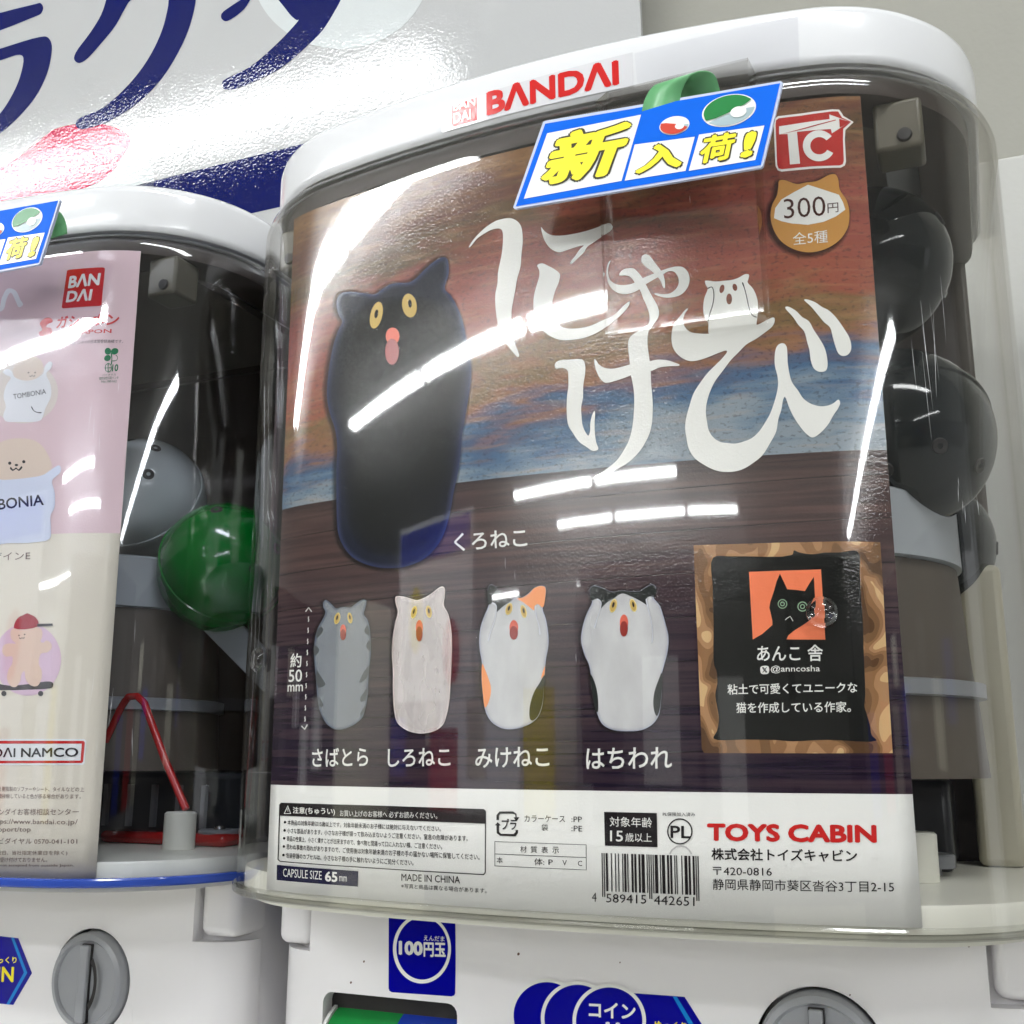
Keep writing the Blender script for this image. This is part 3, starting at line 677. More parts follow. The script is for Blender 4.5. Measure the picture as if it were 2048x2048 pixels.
O('main','poster','title_lettering','ink_white',5,[[(7.14,181.7),(7.61,182.78),(9.0,183.27),(12.2,183.07),(15.82,182.81),(17.17,182.18),(17.81,180.29),(17.76,177.6),(17.02,173.2),(16.86,169.2),(16.23,166.15),(16.31,162.59),(16.58,159.91),(17.43,157.62),(18.51,156.1),(19.1,157.44),(19.24,160.07),(19.95,163.08),(20.77,164.31),(20.93,163.41),(20.7,160.35),(20.72,156.84),(21.1,153.74),(21.8,151.27),(21.27,150.89),(19.73,150.91),(18.0,152.21),(15.38,154.32),(13.2,157.63),(11.66,160.45),(11.18,164.95),(11.35,170.3),(11.85,173.84),(11.89,176.99),(11.69,179.28),(10.34,180.36),(8.51,180.6),(7.59,180.59)]],1)
O('main','poster','title_lettering','ink_white',5,[[(52.49,195.6),(51.52,194.16),(50.92,192.45),(50.97,190.44),(51.87,188.57),(53.36,187.38),(55.2,186.86),(58.87,186.32),(73.77,187.73),(75.47,188.34),(77.5,189.31),(79.1,189.68),(79.36,188.7),(78.56,186.82),(76.1,184.89),(73.24,183.0),(70.38,181.55),(67.88,179.19),(65.38,176.84),(62.83,173.63),(60.28,170.42),(58.54,167.15),(57.4,163.82),(56.87,160.44),(57.14,157.01),(57.63,154.0),(59.13,151.56),(61.07,150.14),(63.04,149.69),(65.4,149.3),(68.17,149.81),(70.56,150.68),(73.0,152.8),(74.67,155.18),(76.37,157.99),(77.69,161.25),(78.61,164.13),(79.26,167.04),(79.29,170.01),(78.69,173.47),(78.72,176.46),(79.29,179.41),(80.22,180.62),(81.6,180.83),(82.44,179.77),(82.59,177.4),(82.55,174.41),(82.9,170.56),(83.46,167.97),(85.22,164.88),(86.61,162.26),(88.81,160.43),(91.41,159.49),(94.07,159.64),(95.62,160.39),(96.8,161.27),(97.23,160.29),(96.65,158.66),(95.0,156.27),(93.34,153.48),(90.93,150.95),(88.59,149.65),(86.76,151.01),(85.0,153.61),(83.61,156.2),(82.25,159.65),(81.44,162.65),(81.09,163.3),(80.54,162.3),(79.92,159.4),(78.79,156.13),(78.03,152.43),(76.32,149.23),(73.41,144.86),(70.99,142.96),(67.79,141.1),(65.01,140.38),(61.47,140.5),(58.73,141.31),(55.61,143.21),(52.88,145.52),(51.16,148.61),(50.49,152.48),(50.2,155.91),(50.72,159.28),(51.88,163.04),(53.24,166.79),(55.4,170.03),(57.96,173.24),(60.49,175.59),(62.59,177.55),(64.29,179.76),(63.91,180.11),(62.28,179.75),(58.16,178.43),(55.69,177.82),(52.81,177.68),(50.37,178.82),(48.36,180.8),(47.18,183.14),(46.85,185.83),(47.16,188.9),(48.08,191.46),(50.03,193.45),(51.34,195.08),(52.28,195.76)]],1)
O('main','poster','title_lettering','ink_white',5,[[(88.57,194.76),(89.16,194.84),(91.81,193.59),(93.65,191.91),(95.5,190.68),(97.29,188.61),(98.68,186.37),(100.03,183.74),(101.19,181.13),(101.57,178.14),(101.09,176.46),(100.09,175.45),(98.77,175.3),(97.69,176.2),(96.9,178.8),(96.32,181.83),(95.73,184.86),(94.12,186.7),(92.35,189.43),(90.57,192.19)]],1)
O('main','poster','title_lettering','ink_white',5,[[(82.71,192.72),(83.39,192.96),(85.85,191.33),(87.68,188.99),(89.54,187.53),(90.91,184.4),(92.3,181.71),(93.65,178.61),(94.24,175.59),(94.24,172.21),(93.58,170.78),(91.67,170.63),(90.21,171.88),(89.41,174.7),(89.21,178.12),(88.75,180.3),(88.0,184.22),(86.38,186.52),(84.96,189.24)]],1)
O('main','poster','small_cat_print','ink_white',6,[[(58.34,204.5),(59.16,204.49),(61.61,203.87),(64.07,203.8),(66.93,203.81),(68.98,204.33),(71.05,205.29),(72.16,204.98),(71.98,203.54),(71.65,202.46),(73.23,200.07),(74.28,196.87),(74.53,193.77),(74.19,190.74),(73.81,188.59),(73.48,186.45),(68.98,186.03),(59.07,185.99),(58.81,189.98),(58.23,190.93),(57.49,193.01),(57.38,195.68),(57.91,198.74),(59.06,201.73),(58.49,203.14)],[(64.25,200.8),(64.09,200.39),(63.88,200.05),(63.63,199.81),(63.38,199.7),(63.15,199.72),(62.95,199.88),(62.81,200.16),(62.75,200.52),(62.76,200.95),(62.85,201.39),(63.01,201.8),(63.22,202.14),(63.47,202.38),(63.72,202.49),(63.96,202.47),(64.15,202.31),(64.29,202.03),(64.35,201.67),(64.34,201.24)],[(68.34,201.23),(68.36,200.85),(68.31,200.49),(68.2,200.2),(68.02,200.0),(67.81,199.91),(67.58,199.95),(67.35,200.1),(67.15,200.36),(67.0,200.69),(66.91,201.07),(66.89,201.45),(66.94,201.81),(67.06,202.1),(67.23,202.3),(67.44,202.39),(67.67,202.35),(67.9,202.2),(68.1,201.95),(68.25,201.61)],[(66.57,197.28),(66.5,196.71),(66.35,196.21),(66.14,195.82),(65.88,195.59),(65.6,195.53),(65.33,195.65),(65.09,195.94),(64.91,196.37),(64.81,196.91),(64.79,197.48),(64.86,198.05),(65.0,198.55),(65.22,198.94),(65.48,199.17),(65.76,199.23),(66.03,199.11),(66.27,198.82),(66.44,198.39),(66.55,197.86)]],1)
O('main','poster','small_cat_print','ink_dark',7,[[(59.1,201.57),(60.29,201.99),(60.81,199.72),(60.35,196.25),(59.19,192.85),(58.69,190.6),(58.97,190.51),(59.47,192.74),(60.63,196.16),(61.1,199.7),(60.49,202.21),(59.01,201.88)]],1)
O('main','poster','small_cat_print','ink_dark',7,[[(69.9,202.52),(70.49,200.34),(71.13,196.74),(71.59,193.59),(72.5,191.04),(73.82,190.11),(73.96,190.37),(72.73,191.2),(71.86,193.66),(71.41,196.78),(70.76,200.39),(70.17,202.6)]],1)
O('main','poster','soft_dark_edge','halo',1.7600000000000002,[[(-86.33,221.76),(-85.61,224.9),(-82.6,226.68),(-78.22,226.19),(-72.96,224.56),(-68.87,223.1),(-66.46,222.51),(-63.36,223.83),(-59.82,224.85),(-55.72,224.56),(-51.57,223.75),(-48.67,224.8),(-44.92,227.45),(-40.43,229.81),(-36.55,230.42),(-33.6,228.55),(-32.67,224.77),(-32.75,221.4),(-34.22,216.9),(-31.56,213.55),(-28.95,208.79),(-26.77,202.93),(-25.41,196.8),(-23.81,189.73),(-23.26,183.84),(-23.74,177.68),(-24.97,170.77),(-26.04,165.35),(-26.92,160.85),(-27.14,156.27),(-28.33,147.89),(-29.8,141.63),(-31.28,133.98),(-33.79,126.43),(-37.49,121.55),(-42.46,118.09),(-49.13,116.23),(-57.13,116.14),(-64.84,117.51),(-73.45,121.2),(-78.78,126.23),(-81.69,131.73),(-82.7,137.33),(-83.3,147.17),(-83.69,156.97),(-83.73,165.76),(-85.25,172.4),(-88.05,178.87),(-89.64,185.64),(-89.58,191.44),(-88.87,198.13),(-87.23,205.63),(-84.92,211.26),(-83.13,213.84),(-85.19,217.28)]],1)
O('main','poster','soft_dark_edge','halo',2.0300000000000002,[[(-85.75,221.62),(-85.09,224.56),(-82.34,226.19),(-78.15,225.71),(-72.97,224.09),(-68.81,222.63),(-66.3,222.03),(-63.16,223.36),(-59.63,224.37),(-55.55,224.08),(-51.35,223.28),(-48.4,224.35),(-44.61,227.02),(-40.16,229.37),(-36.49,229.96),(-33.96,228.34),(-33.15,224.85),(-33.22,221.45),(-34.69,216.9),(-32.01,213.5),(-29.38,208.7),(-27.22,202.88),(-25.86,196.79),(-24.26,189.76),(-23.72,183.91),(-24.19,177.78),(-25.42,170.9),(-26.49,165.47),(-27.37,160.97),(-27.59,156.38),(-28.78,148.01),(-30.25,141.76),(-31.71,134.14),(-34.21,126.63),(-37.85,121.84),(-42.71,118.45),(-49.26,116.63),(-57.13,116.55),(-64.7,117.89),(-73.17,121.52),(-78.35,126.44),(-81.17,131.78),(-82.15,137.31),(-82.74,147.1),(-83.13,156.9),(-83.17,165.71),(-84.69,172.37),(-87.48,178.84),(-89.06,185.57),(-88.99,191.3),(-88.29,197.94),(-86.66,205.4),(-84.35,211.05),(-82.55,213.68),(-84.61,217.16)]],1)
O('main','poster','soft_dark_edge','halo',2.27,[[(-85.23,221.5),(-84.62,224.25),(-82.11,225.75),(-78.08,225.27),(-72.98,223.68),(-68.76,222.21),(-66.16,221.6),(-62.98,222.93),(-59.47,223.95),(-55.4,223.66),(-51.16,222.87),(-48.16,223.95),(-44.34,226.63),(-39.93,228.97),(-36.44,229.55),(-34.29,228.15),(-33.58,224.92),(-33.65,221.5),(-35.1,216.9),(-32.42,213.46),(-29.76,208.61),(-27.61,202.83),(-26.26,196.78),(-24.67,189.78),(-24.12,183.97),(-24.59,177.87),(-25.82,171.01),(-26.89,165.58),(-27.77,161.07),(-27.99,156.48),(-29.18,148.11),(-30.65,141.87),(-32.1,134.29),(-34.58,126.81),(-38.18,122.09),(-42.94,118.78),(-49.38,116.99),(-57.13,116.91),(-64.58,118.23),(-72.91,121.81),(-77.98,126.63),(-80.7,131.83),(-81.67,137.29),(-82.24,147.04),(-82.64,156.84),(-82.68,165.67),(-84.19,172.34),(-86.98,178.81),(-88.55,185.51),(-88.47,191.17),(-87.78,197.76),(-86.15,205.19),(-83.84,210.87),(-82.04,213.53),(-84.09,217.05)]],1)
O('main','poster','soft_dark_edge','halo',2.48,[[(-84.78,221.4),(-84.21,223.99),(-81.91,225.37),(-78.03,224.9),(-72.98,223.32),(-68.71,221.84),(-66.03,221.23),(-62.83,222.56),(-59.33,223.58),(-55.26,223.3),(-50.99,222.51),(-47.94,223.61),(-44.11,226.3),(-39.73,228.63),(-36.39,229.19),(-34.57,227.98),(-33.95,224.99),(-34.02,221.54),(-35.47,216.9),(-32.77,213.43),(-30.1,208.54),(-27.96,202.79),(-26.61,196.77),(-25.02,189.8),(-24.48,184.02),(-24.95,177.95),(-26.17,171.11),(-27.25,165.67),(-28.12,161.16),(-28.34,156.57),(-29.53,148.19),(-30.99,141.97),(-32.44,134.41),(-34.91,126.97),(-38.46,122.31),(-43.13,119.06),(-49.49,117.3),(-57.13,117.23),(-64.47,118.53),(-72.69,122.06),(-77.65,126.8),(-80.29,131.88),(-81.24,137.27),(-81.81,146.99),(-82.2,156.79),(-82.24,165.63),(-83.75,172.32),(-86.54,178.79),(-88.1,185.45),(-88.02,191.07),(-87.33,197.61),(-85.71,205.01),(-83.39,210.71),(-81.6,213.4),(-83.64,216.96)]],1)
O('main','poster','black_cat_print','cat_black',3,[[(-83.76,221.48),(-83.21,223.97),(-81.04,225.29),(-77.25,224.82),(-72.25,223.26),(-67.96,221.77),(-65.25,221.17),(-62.03,222.5),(-58.55,223.52),(-54.5,223.24),(-50.22,222.46),(-47.15,223.57),(-43.31,226.27),(-38.96,228.59),(-35.72,229.15),(-34.09,228.05),(-33.53,225.19),(-33.6,221.73),(-35.04,217.07),(-32.34,213.58),(-29.66,208.67),(-27.53,202.95),(-26.2,196.95),(-24.62,190.0),(-24.07,184.24),(-24.54,178.19),(-25.76,171.36),(-26.84,165.92),(-27.72,161.41),(-27.93,156.83),(-29.13,148.45),(-30.59,142.24),(-32.03,134.69),(-34.49,127.28),(-38.01,122.65),(-42.62,119.44),(-48.91,117.7),(-56.48,117.63),(-63.74,118.92),(-71.88,122.42),(-76.76,127.11),(-79.34,132.11),(-80.28,137.46),(-80.84,147.16),(-81.22,156.95),(-81.26,165.8),(-82.76,172.48),(-85.54,178.95),(-87.08,185.59),(-87.0,191.17),(-86.31,197.68),(-84.7,205.06),(-82.38,210.76),(-80.59,213.48),(-82.63,217.04)]],1)
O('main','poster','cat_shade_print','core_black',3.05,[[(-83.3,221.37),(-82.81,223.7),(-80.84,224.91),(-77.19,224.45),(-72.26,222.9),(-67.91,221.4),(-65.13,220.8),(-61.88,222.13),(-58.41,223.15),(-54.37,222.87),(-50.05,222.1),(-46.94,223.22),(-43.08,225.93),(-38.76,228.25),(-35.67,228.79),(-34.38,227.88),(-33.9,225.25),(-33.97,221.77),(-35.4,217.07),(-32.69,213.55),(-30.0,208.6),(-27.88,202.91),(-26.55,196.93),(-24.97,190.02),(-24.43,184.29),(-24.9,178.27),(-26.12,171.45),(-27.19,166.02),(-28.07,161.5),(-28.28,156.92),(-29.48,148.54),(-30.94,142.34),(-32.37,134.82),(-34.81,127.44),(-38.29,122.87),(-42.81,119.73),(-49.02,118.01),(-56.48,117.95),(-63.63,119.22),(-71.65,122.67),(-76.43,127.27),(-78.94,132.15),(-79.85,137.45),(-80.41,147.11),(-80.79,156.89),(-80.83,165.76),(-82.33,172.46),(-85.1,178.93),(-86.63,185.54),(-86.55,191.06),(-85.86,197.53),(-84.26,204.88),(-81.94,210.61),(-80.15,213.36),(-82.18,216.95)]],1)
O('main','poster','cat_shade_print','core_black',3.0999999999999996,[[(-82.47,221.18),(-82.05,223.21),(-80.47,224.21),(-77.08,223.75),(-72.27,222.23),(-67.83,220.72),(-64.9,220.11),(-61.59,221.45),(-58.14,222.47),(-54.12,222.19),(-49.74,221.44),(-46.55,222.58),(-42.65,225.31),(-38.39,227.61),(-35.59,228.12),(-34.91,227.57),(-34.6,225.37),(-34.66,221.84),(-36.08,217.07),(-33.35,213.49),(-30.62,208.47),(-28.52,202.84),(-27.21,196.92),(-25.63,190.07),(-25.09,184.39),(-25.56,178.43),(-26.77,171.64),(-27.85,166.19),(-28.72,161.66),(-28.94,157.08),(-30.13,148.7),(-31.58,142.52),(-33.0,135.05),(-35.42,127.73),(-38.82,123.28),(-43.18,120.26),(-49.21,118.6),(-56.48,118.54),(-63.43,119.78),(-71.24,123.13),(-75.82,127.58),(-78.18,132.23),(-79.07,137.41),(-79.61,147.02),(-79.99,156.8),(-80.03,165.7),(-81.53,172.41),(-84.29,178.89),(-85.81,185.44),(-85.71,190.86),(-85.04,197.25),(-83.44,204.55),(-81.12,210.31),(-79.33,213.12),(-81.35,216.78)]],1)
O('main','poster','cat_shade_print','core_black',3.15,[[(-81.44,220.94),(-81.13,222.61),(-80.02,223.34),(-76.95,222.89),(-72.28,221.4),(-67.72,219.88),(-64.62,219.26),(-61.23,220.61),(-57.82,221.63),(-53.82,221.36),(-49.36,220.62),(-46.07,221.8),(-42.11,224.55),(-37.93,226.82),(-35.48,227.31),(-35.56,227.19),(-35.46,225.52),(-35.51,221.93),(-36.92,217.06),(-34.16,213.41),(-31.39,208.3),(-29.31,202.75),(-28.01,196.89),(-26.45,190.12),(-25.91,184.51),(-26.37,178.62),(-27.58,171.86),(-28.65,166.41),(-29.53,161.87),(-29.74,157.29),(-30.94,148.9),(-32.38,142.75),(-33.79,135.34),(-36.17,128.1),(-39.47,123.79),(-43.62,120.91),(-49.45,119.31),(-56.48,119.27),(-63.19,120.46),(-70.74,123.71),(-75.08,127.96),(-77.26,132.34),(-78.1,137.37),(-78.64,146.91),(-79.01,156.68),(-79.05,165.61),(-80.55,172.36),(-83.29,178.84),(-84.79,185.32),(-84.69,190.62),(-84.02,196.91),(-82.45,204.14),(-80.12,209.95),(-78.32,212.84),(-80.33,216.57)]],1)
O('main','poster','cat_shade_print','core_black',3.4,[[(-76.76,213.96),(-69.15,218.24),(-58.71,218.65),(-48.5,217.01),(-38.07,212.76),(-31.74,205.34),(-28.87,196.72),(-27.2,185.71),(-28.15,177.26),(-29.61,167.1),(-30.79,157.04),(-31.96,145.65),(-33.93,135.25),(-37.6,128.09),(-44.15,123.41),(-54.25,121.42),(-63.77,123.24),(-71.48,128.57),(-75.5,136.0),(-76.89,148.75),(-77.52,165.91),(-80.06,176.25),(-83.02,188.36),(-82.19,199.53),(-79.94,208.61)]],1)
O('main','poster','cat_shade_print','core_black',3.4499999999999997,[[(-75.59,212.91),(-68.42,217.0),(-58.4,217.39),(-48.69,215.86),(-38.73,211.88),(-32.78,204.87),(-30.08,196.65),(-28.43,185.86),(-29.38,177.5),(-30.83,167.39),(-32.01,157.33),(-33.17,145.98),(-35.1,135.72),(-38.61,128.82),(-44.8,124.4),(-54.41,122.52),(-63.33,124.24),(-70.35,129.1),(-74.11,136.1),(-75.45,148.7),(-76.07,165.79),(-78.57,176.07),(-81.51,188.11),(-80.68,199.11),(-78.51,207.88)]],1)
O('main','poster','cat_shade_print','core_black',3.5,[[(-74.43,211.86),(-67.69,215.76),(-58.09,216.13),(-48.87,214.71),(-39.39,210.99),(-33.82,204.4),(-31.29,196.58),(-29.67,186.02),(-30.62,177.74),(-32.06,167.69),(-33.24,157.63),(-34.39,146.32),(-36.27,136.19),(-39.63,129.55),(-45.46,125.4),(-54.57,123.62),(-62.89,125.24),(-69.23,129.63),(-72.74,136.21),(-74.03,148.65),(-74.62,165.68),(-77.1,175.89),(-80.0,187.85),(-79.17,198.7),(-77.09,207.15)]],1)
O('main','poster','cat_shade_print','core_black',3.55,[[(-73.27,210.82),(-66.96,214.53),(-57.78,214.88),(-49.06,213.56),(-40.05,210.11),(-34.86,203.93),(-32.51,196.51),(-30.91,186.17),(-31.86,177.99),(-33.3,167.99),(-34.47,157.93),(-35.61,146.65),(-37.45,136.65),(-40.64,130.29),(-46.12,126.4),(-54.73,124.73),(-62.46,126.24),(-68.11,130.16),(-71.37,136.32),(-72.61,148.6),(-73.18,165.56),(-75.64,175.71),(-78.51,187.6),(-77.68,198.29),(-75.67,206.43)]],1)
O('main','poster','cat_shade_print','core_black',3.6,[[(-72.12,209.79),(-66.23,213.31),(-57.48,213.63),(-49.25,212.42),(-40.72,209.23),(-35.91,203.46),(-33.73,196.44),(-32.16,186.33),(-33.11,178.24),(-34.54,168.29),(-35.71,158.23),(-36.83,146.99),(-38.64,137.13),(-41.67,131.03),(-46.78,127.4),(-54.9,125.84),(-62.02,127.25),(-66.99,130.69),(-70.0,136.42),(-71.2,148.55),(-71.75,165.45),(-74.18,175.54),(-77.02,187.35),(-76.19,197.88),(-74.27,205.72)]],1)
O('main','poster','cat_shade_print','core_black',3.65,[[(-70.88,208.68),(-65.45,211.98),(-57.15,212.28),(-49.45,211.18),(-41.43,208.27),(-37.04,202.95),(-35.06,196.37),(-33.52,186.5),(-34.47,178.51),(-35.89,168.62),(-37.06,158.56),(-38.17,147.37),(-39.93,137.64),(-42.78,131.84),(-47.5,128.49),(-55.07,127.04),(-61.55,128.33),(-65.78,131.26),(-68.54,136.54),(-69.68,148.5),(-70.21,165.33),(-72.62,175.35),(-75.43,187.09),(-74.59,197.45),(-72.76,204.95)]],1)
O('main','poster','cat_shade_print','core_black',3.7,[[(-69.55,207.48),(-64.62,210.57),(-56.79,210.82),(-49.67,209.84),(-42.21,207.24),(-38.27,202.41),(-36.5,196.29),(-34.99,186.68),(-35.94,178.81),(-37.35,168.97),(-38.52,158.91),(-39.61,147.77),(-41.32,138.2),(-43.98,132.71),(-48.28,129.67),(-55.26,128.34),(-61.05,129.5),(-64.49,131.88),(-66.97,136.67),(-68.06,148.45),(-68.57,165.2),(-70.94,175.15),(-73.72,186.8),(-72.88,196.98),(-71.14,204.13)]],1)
O('main','poster','eye_print','cat_eye',4,[[(-61.93,211.63),(-62.44,210.17),(-63.17,208.95),(-64.04,208.1),(-64.96,207.7),(-65.85,207.79),(-66.62,208.36),(-67.2,209.37),(-67.52,210.7),(-67.55,212.23),(-67.29,213.81),(-66.77,215.29),(-66.03,216.51),(-65.16,217.36),(-64.23,217.75),(-63.34,217.65),(-62.57,217.07),(-62.01,216.06),(-61.7,214.73),(-61.67,213.2)],[(-63.79,212.93),(-63.92,212.44),(-64.12,212.03),(-64.37,211.73),(-64.64,211.58),(-64.91,211.59),(-65.15,211.76),(-65.34,212.08),(-65.45,212.5),(-65.49,213.0),(-65.43,213.52),(-65.3,214.01),(-65.1,214.43),(-64.85,214.73),(-64.58,214.88),(-64.31,214.86),(-64.07,214.69),(-63.88,214.38),(-63.77,213.95),(-63.73,213.45)]],1)
O('main','poster','eye_print','cat_eye',4,[[(-46.77,213.21),(-46.68,211.77),(-46.89,210.5),(-47.4,209.51),(-48.14,208.91),(-49.06,208.75),(-50.06,209.05),(-51.05,209.78),(-51.92,210.87),(-52.6,212.22),(-53.0,213.7),(-53.11,215.15),(-52.89,216.44),(-52.38,217.43),(-51.62,218.04),(-50.69,218.19),(-49.68,217.87),(-48.7,217.13),(-47.83,216.03),(-47.17,214.68)],[(-48.88,214.06),(-48.86,213.56),(-48.92,213.12),(-49.05,212.78),(-49.24,212.57),(-49.47,212.52),(-49.72,212.63),(-49.97,212.89),(-50.18,213.28),(-50.35,213.75),(-50.45,214.26),(-50.47,214.76),(-50.41,215.2),(-50.28,215.54),(-50.08,215.74),(-49.85,215.79),(-49.6,215.68),(-49.35,215.42),(-49.14,215.04),(-48.97,214.57)]],1)
O('main','poster','mouth_print','mouth_coral',4,[[(-53.98,202.45),(-54.1,201.46),(-54.51,200.63),(-55.16,200.03),(-56.0,199.72),(-56.93,199.74),(-57.87,200.08),(-58.74,200.71),(-59.44,201.57),(-59.9,202.58),(-60.08,203.63),(-59.95,204.63),(-59.54,205.47),(-58.88,206.07),(-58.03,206.37),(-57.09,206.35),(-56.14,206.0),(-55.29,205.36),(-54.6,204.5),(-54.15,203.5)]],1)
O('main','poster','mouth_print','mouth_dark_pink',5,[[(-54.07,196.53),(-54.18,195.03),(-54.58,193.73),(-55.22,192.75),(-56.04,192.2),(-56.97,192.13),(-57.92,192.54),(-58.79,193.4),(-59.49,194.62),(-59.96,196.09),(-60.15,197.66),(-60.04,199.18),(-59.64,200.49),(-58.99,201.47),(-58.15,202.02),(-57.21,202.08),(-56.27,201.65),(-55.41,200.78),(-54.71,199.56),(-54.25,198.09)]],1)
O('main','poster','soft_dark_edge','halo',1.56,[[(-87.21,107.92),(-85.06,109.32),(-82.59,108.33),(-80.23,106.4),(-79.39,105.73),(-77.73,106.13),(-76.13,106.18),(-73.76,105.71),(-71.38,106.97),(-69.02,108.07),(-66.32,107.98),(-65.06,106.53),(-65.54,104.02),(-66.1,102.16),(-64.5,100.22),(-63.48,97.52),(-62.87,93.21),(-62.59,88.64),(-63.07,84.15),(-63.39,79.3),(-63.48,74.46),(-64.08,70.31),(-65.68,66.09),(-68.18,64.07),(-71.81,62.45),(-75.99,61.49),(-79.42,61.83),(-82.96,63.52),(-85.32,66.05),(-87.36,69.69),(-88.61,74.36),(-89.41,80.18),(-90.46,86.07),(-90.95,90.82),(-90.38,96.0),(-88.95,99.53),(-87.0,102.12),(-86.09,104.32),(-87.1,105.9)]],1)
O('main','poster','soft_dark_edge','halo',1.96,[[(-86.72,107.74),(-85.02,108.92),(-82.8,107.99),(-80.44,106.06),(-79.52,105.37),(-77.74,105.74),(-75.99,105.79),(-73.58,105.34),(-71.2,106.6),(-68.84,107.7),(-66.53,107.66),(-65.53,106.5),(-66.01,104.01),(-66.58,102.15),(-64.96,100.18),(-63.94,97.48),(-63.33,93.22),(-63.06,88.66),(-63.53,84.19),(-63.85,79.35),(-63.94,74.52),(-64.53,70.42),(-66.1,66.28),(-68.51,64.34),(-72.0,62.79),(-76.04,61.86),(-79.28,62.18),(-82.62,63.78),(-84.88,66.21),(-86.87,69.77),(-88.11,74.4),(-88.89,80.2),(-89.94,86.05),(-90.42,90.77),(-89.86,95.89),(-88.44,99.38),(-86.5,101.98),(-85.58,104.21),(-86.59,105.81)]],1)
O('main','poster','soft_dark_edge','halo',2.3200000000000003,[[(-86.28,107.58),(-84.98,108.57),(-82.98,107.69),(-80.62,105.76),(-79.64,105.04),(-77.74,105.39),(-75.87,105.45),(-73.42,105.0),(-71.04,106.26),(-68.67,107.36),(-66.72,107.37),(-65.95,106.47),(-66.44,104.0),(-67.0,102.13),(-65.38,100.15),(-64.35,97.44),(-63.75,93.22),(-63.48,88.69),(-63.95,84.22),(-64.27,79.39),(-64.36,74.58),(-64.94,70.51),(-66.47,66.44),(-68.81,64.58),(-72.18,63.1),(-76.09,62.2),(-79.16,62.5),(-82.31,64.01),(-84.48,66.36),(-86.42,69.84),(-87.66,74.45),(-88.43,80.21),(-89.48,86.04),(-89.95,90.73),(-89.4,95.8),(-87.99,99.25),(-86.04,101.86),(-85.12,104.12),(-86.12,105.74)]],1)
O('main','poster','grey_tabby_cat_print','cat_grey',3,[[(-85.53,107.59),(-84.55,108.42),(-82.72,107.58),(-80.37,105.65),(-79.34,104.92),(-77.36,105.25),(-75.38,105.3),(-72.92,104.87),(-70.53,106.13),(-68.16,107.23),(-66.49,107.27),(-65.9,106.57),(-66.39,104.12),(-66.95,102.25),(-65.33,100.25),(-64.3,97.54),(-63.71,93.36),(-63.44,88.84),(-63.91,84.38),(-64.23,79.56),(-64.32,74.76),(-64.89,70.72),(-66.39,66.71),(-68.67,64.91),(-71.94,63.48),(-75.74,62.6),(-78.67,62.89),(-81.68,64.34),(-83.78,66.62),(-85.68,70.04),(-86.9,74.62),(-87.67,80.36),(-88.71,86.17),(-89.18,90.83),(-88.63,95.86),(-87.23,99.28),(-85.29,101.89),(-84.37,104.17),(-85.36,105.81)]],1)
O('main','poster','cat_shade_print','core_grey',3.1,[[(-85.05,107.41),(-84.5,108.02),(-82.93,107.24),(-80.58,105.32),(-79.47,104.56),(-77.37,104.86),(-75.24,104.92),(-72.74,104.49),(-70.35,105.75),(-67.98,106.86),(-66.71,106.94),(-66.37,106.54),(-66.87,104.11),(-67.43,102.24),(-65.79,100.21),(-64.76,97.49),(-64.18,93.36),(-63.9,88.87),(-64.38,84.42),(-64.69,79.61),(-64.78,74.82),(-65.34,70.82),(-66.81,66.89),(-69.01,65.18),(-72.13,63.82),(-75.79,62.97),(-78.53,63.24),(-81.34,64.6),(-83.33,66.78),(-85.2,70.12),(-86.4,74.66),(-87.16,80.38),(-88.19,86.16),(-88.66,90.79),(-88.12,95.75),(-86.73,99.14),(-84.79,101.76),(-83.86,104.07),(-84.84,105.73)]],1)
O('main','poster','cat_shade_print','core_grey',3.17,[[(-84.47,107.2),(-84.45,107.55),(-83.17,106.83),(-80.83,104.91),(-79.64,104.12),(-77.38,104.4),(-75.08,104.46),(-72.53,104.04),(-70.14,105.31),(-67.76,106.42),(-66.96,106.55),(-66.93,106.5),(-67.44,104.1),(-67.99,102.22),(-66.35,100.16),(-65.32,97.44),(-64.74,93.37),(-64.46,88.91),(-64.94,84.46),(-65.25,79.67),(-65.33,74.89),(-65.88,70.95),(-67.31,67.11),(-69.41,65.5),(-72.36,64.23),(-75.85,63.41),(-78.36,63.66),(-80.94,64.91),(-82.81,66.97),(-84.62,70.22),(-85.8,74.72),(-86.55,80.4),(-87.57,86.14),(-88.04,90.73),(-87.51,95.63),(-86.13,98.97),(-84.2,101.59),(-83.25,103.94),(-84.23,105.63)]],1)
O('main','poster','cat_shade_print','core_grey',3.24,[[(-83.79,106.95),(-84.39,106.99),(-83.46,106.36),(-81.11,104.44),(-79.82,103.62),(-77.39,103.86),(-74.88,103.93),(-72.28,103.52),(-69.89,104.78),(-67.5,105.9),(-67.26,106.1),(-67.59,106.46),(-68.1,104.09),(-68.66,102.2),(-67.0,100.11),(-65.96,97.38),(-65.4,93.38),(-65.12,88.95),(-65.59,84.52),(-65.91,79.73),(-65.98,74.98),(-66.52,71.09),(-67.89,67.37),(-69.88,65.88),(-72.64,64.71),(-75.92,63.93),(-78.16,64.15),(-80.46,65.27),(-82.19,67.2),(-83.94,70.33),(-85.11,74.78),(-85.84,80.43),(-86.86,86.13),(-87.32,90.67),(-86.79,95.48),(-85.44,98.77),(-83.5,101.4),(-82.55,103.79),(-83.52,105.51)]],1)
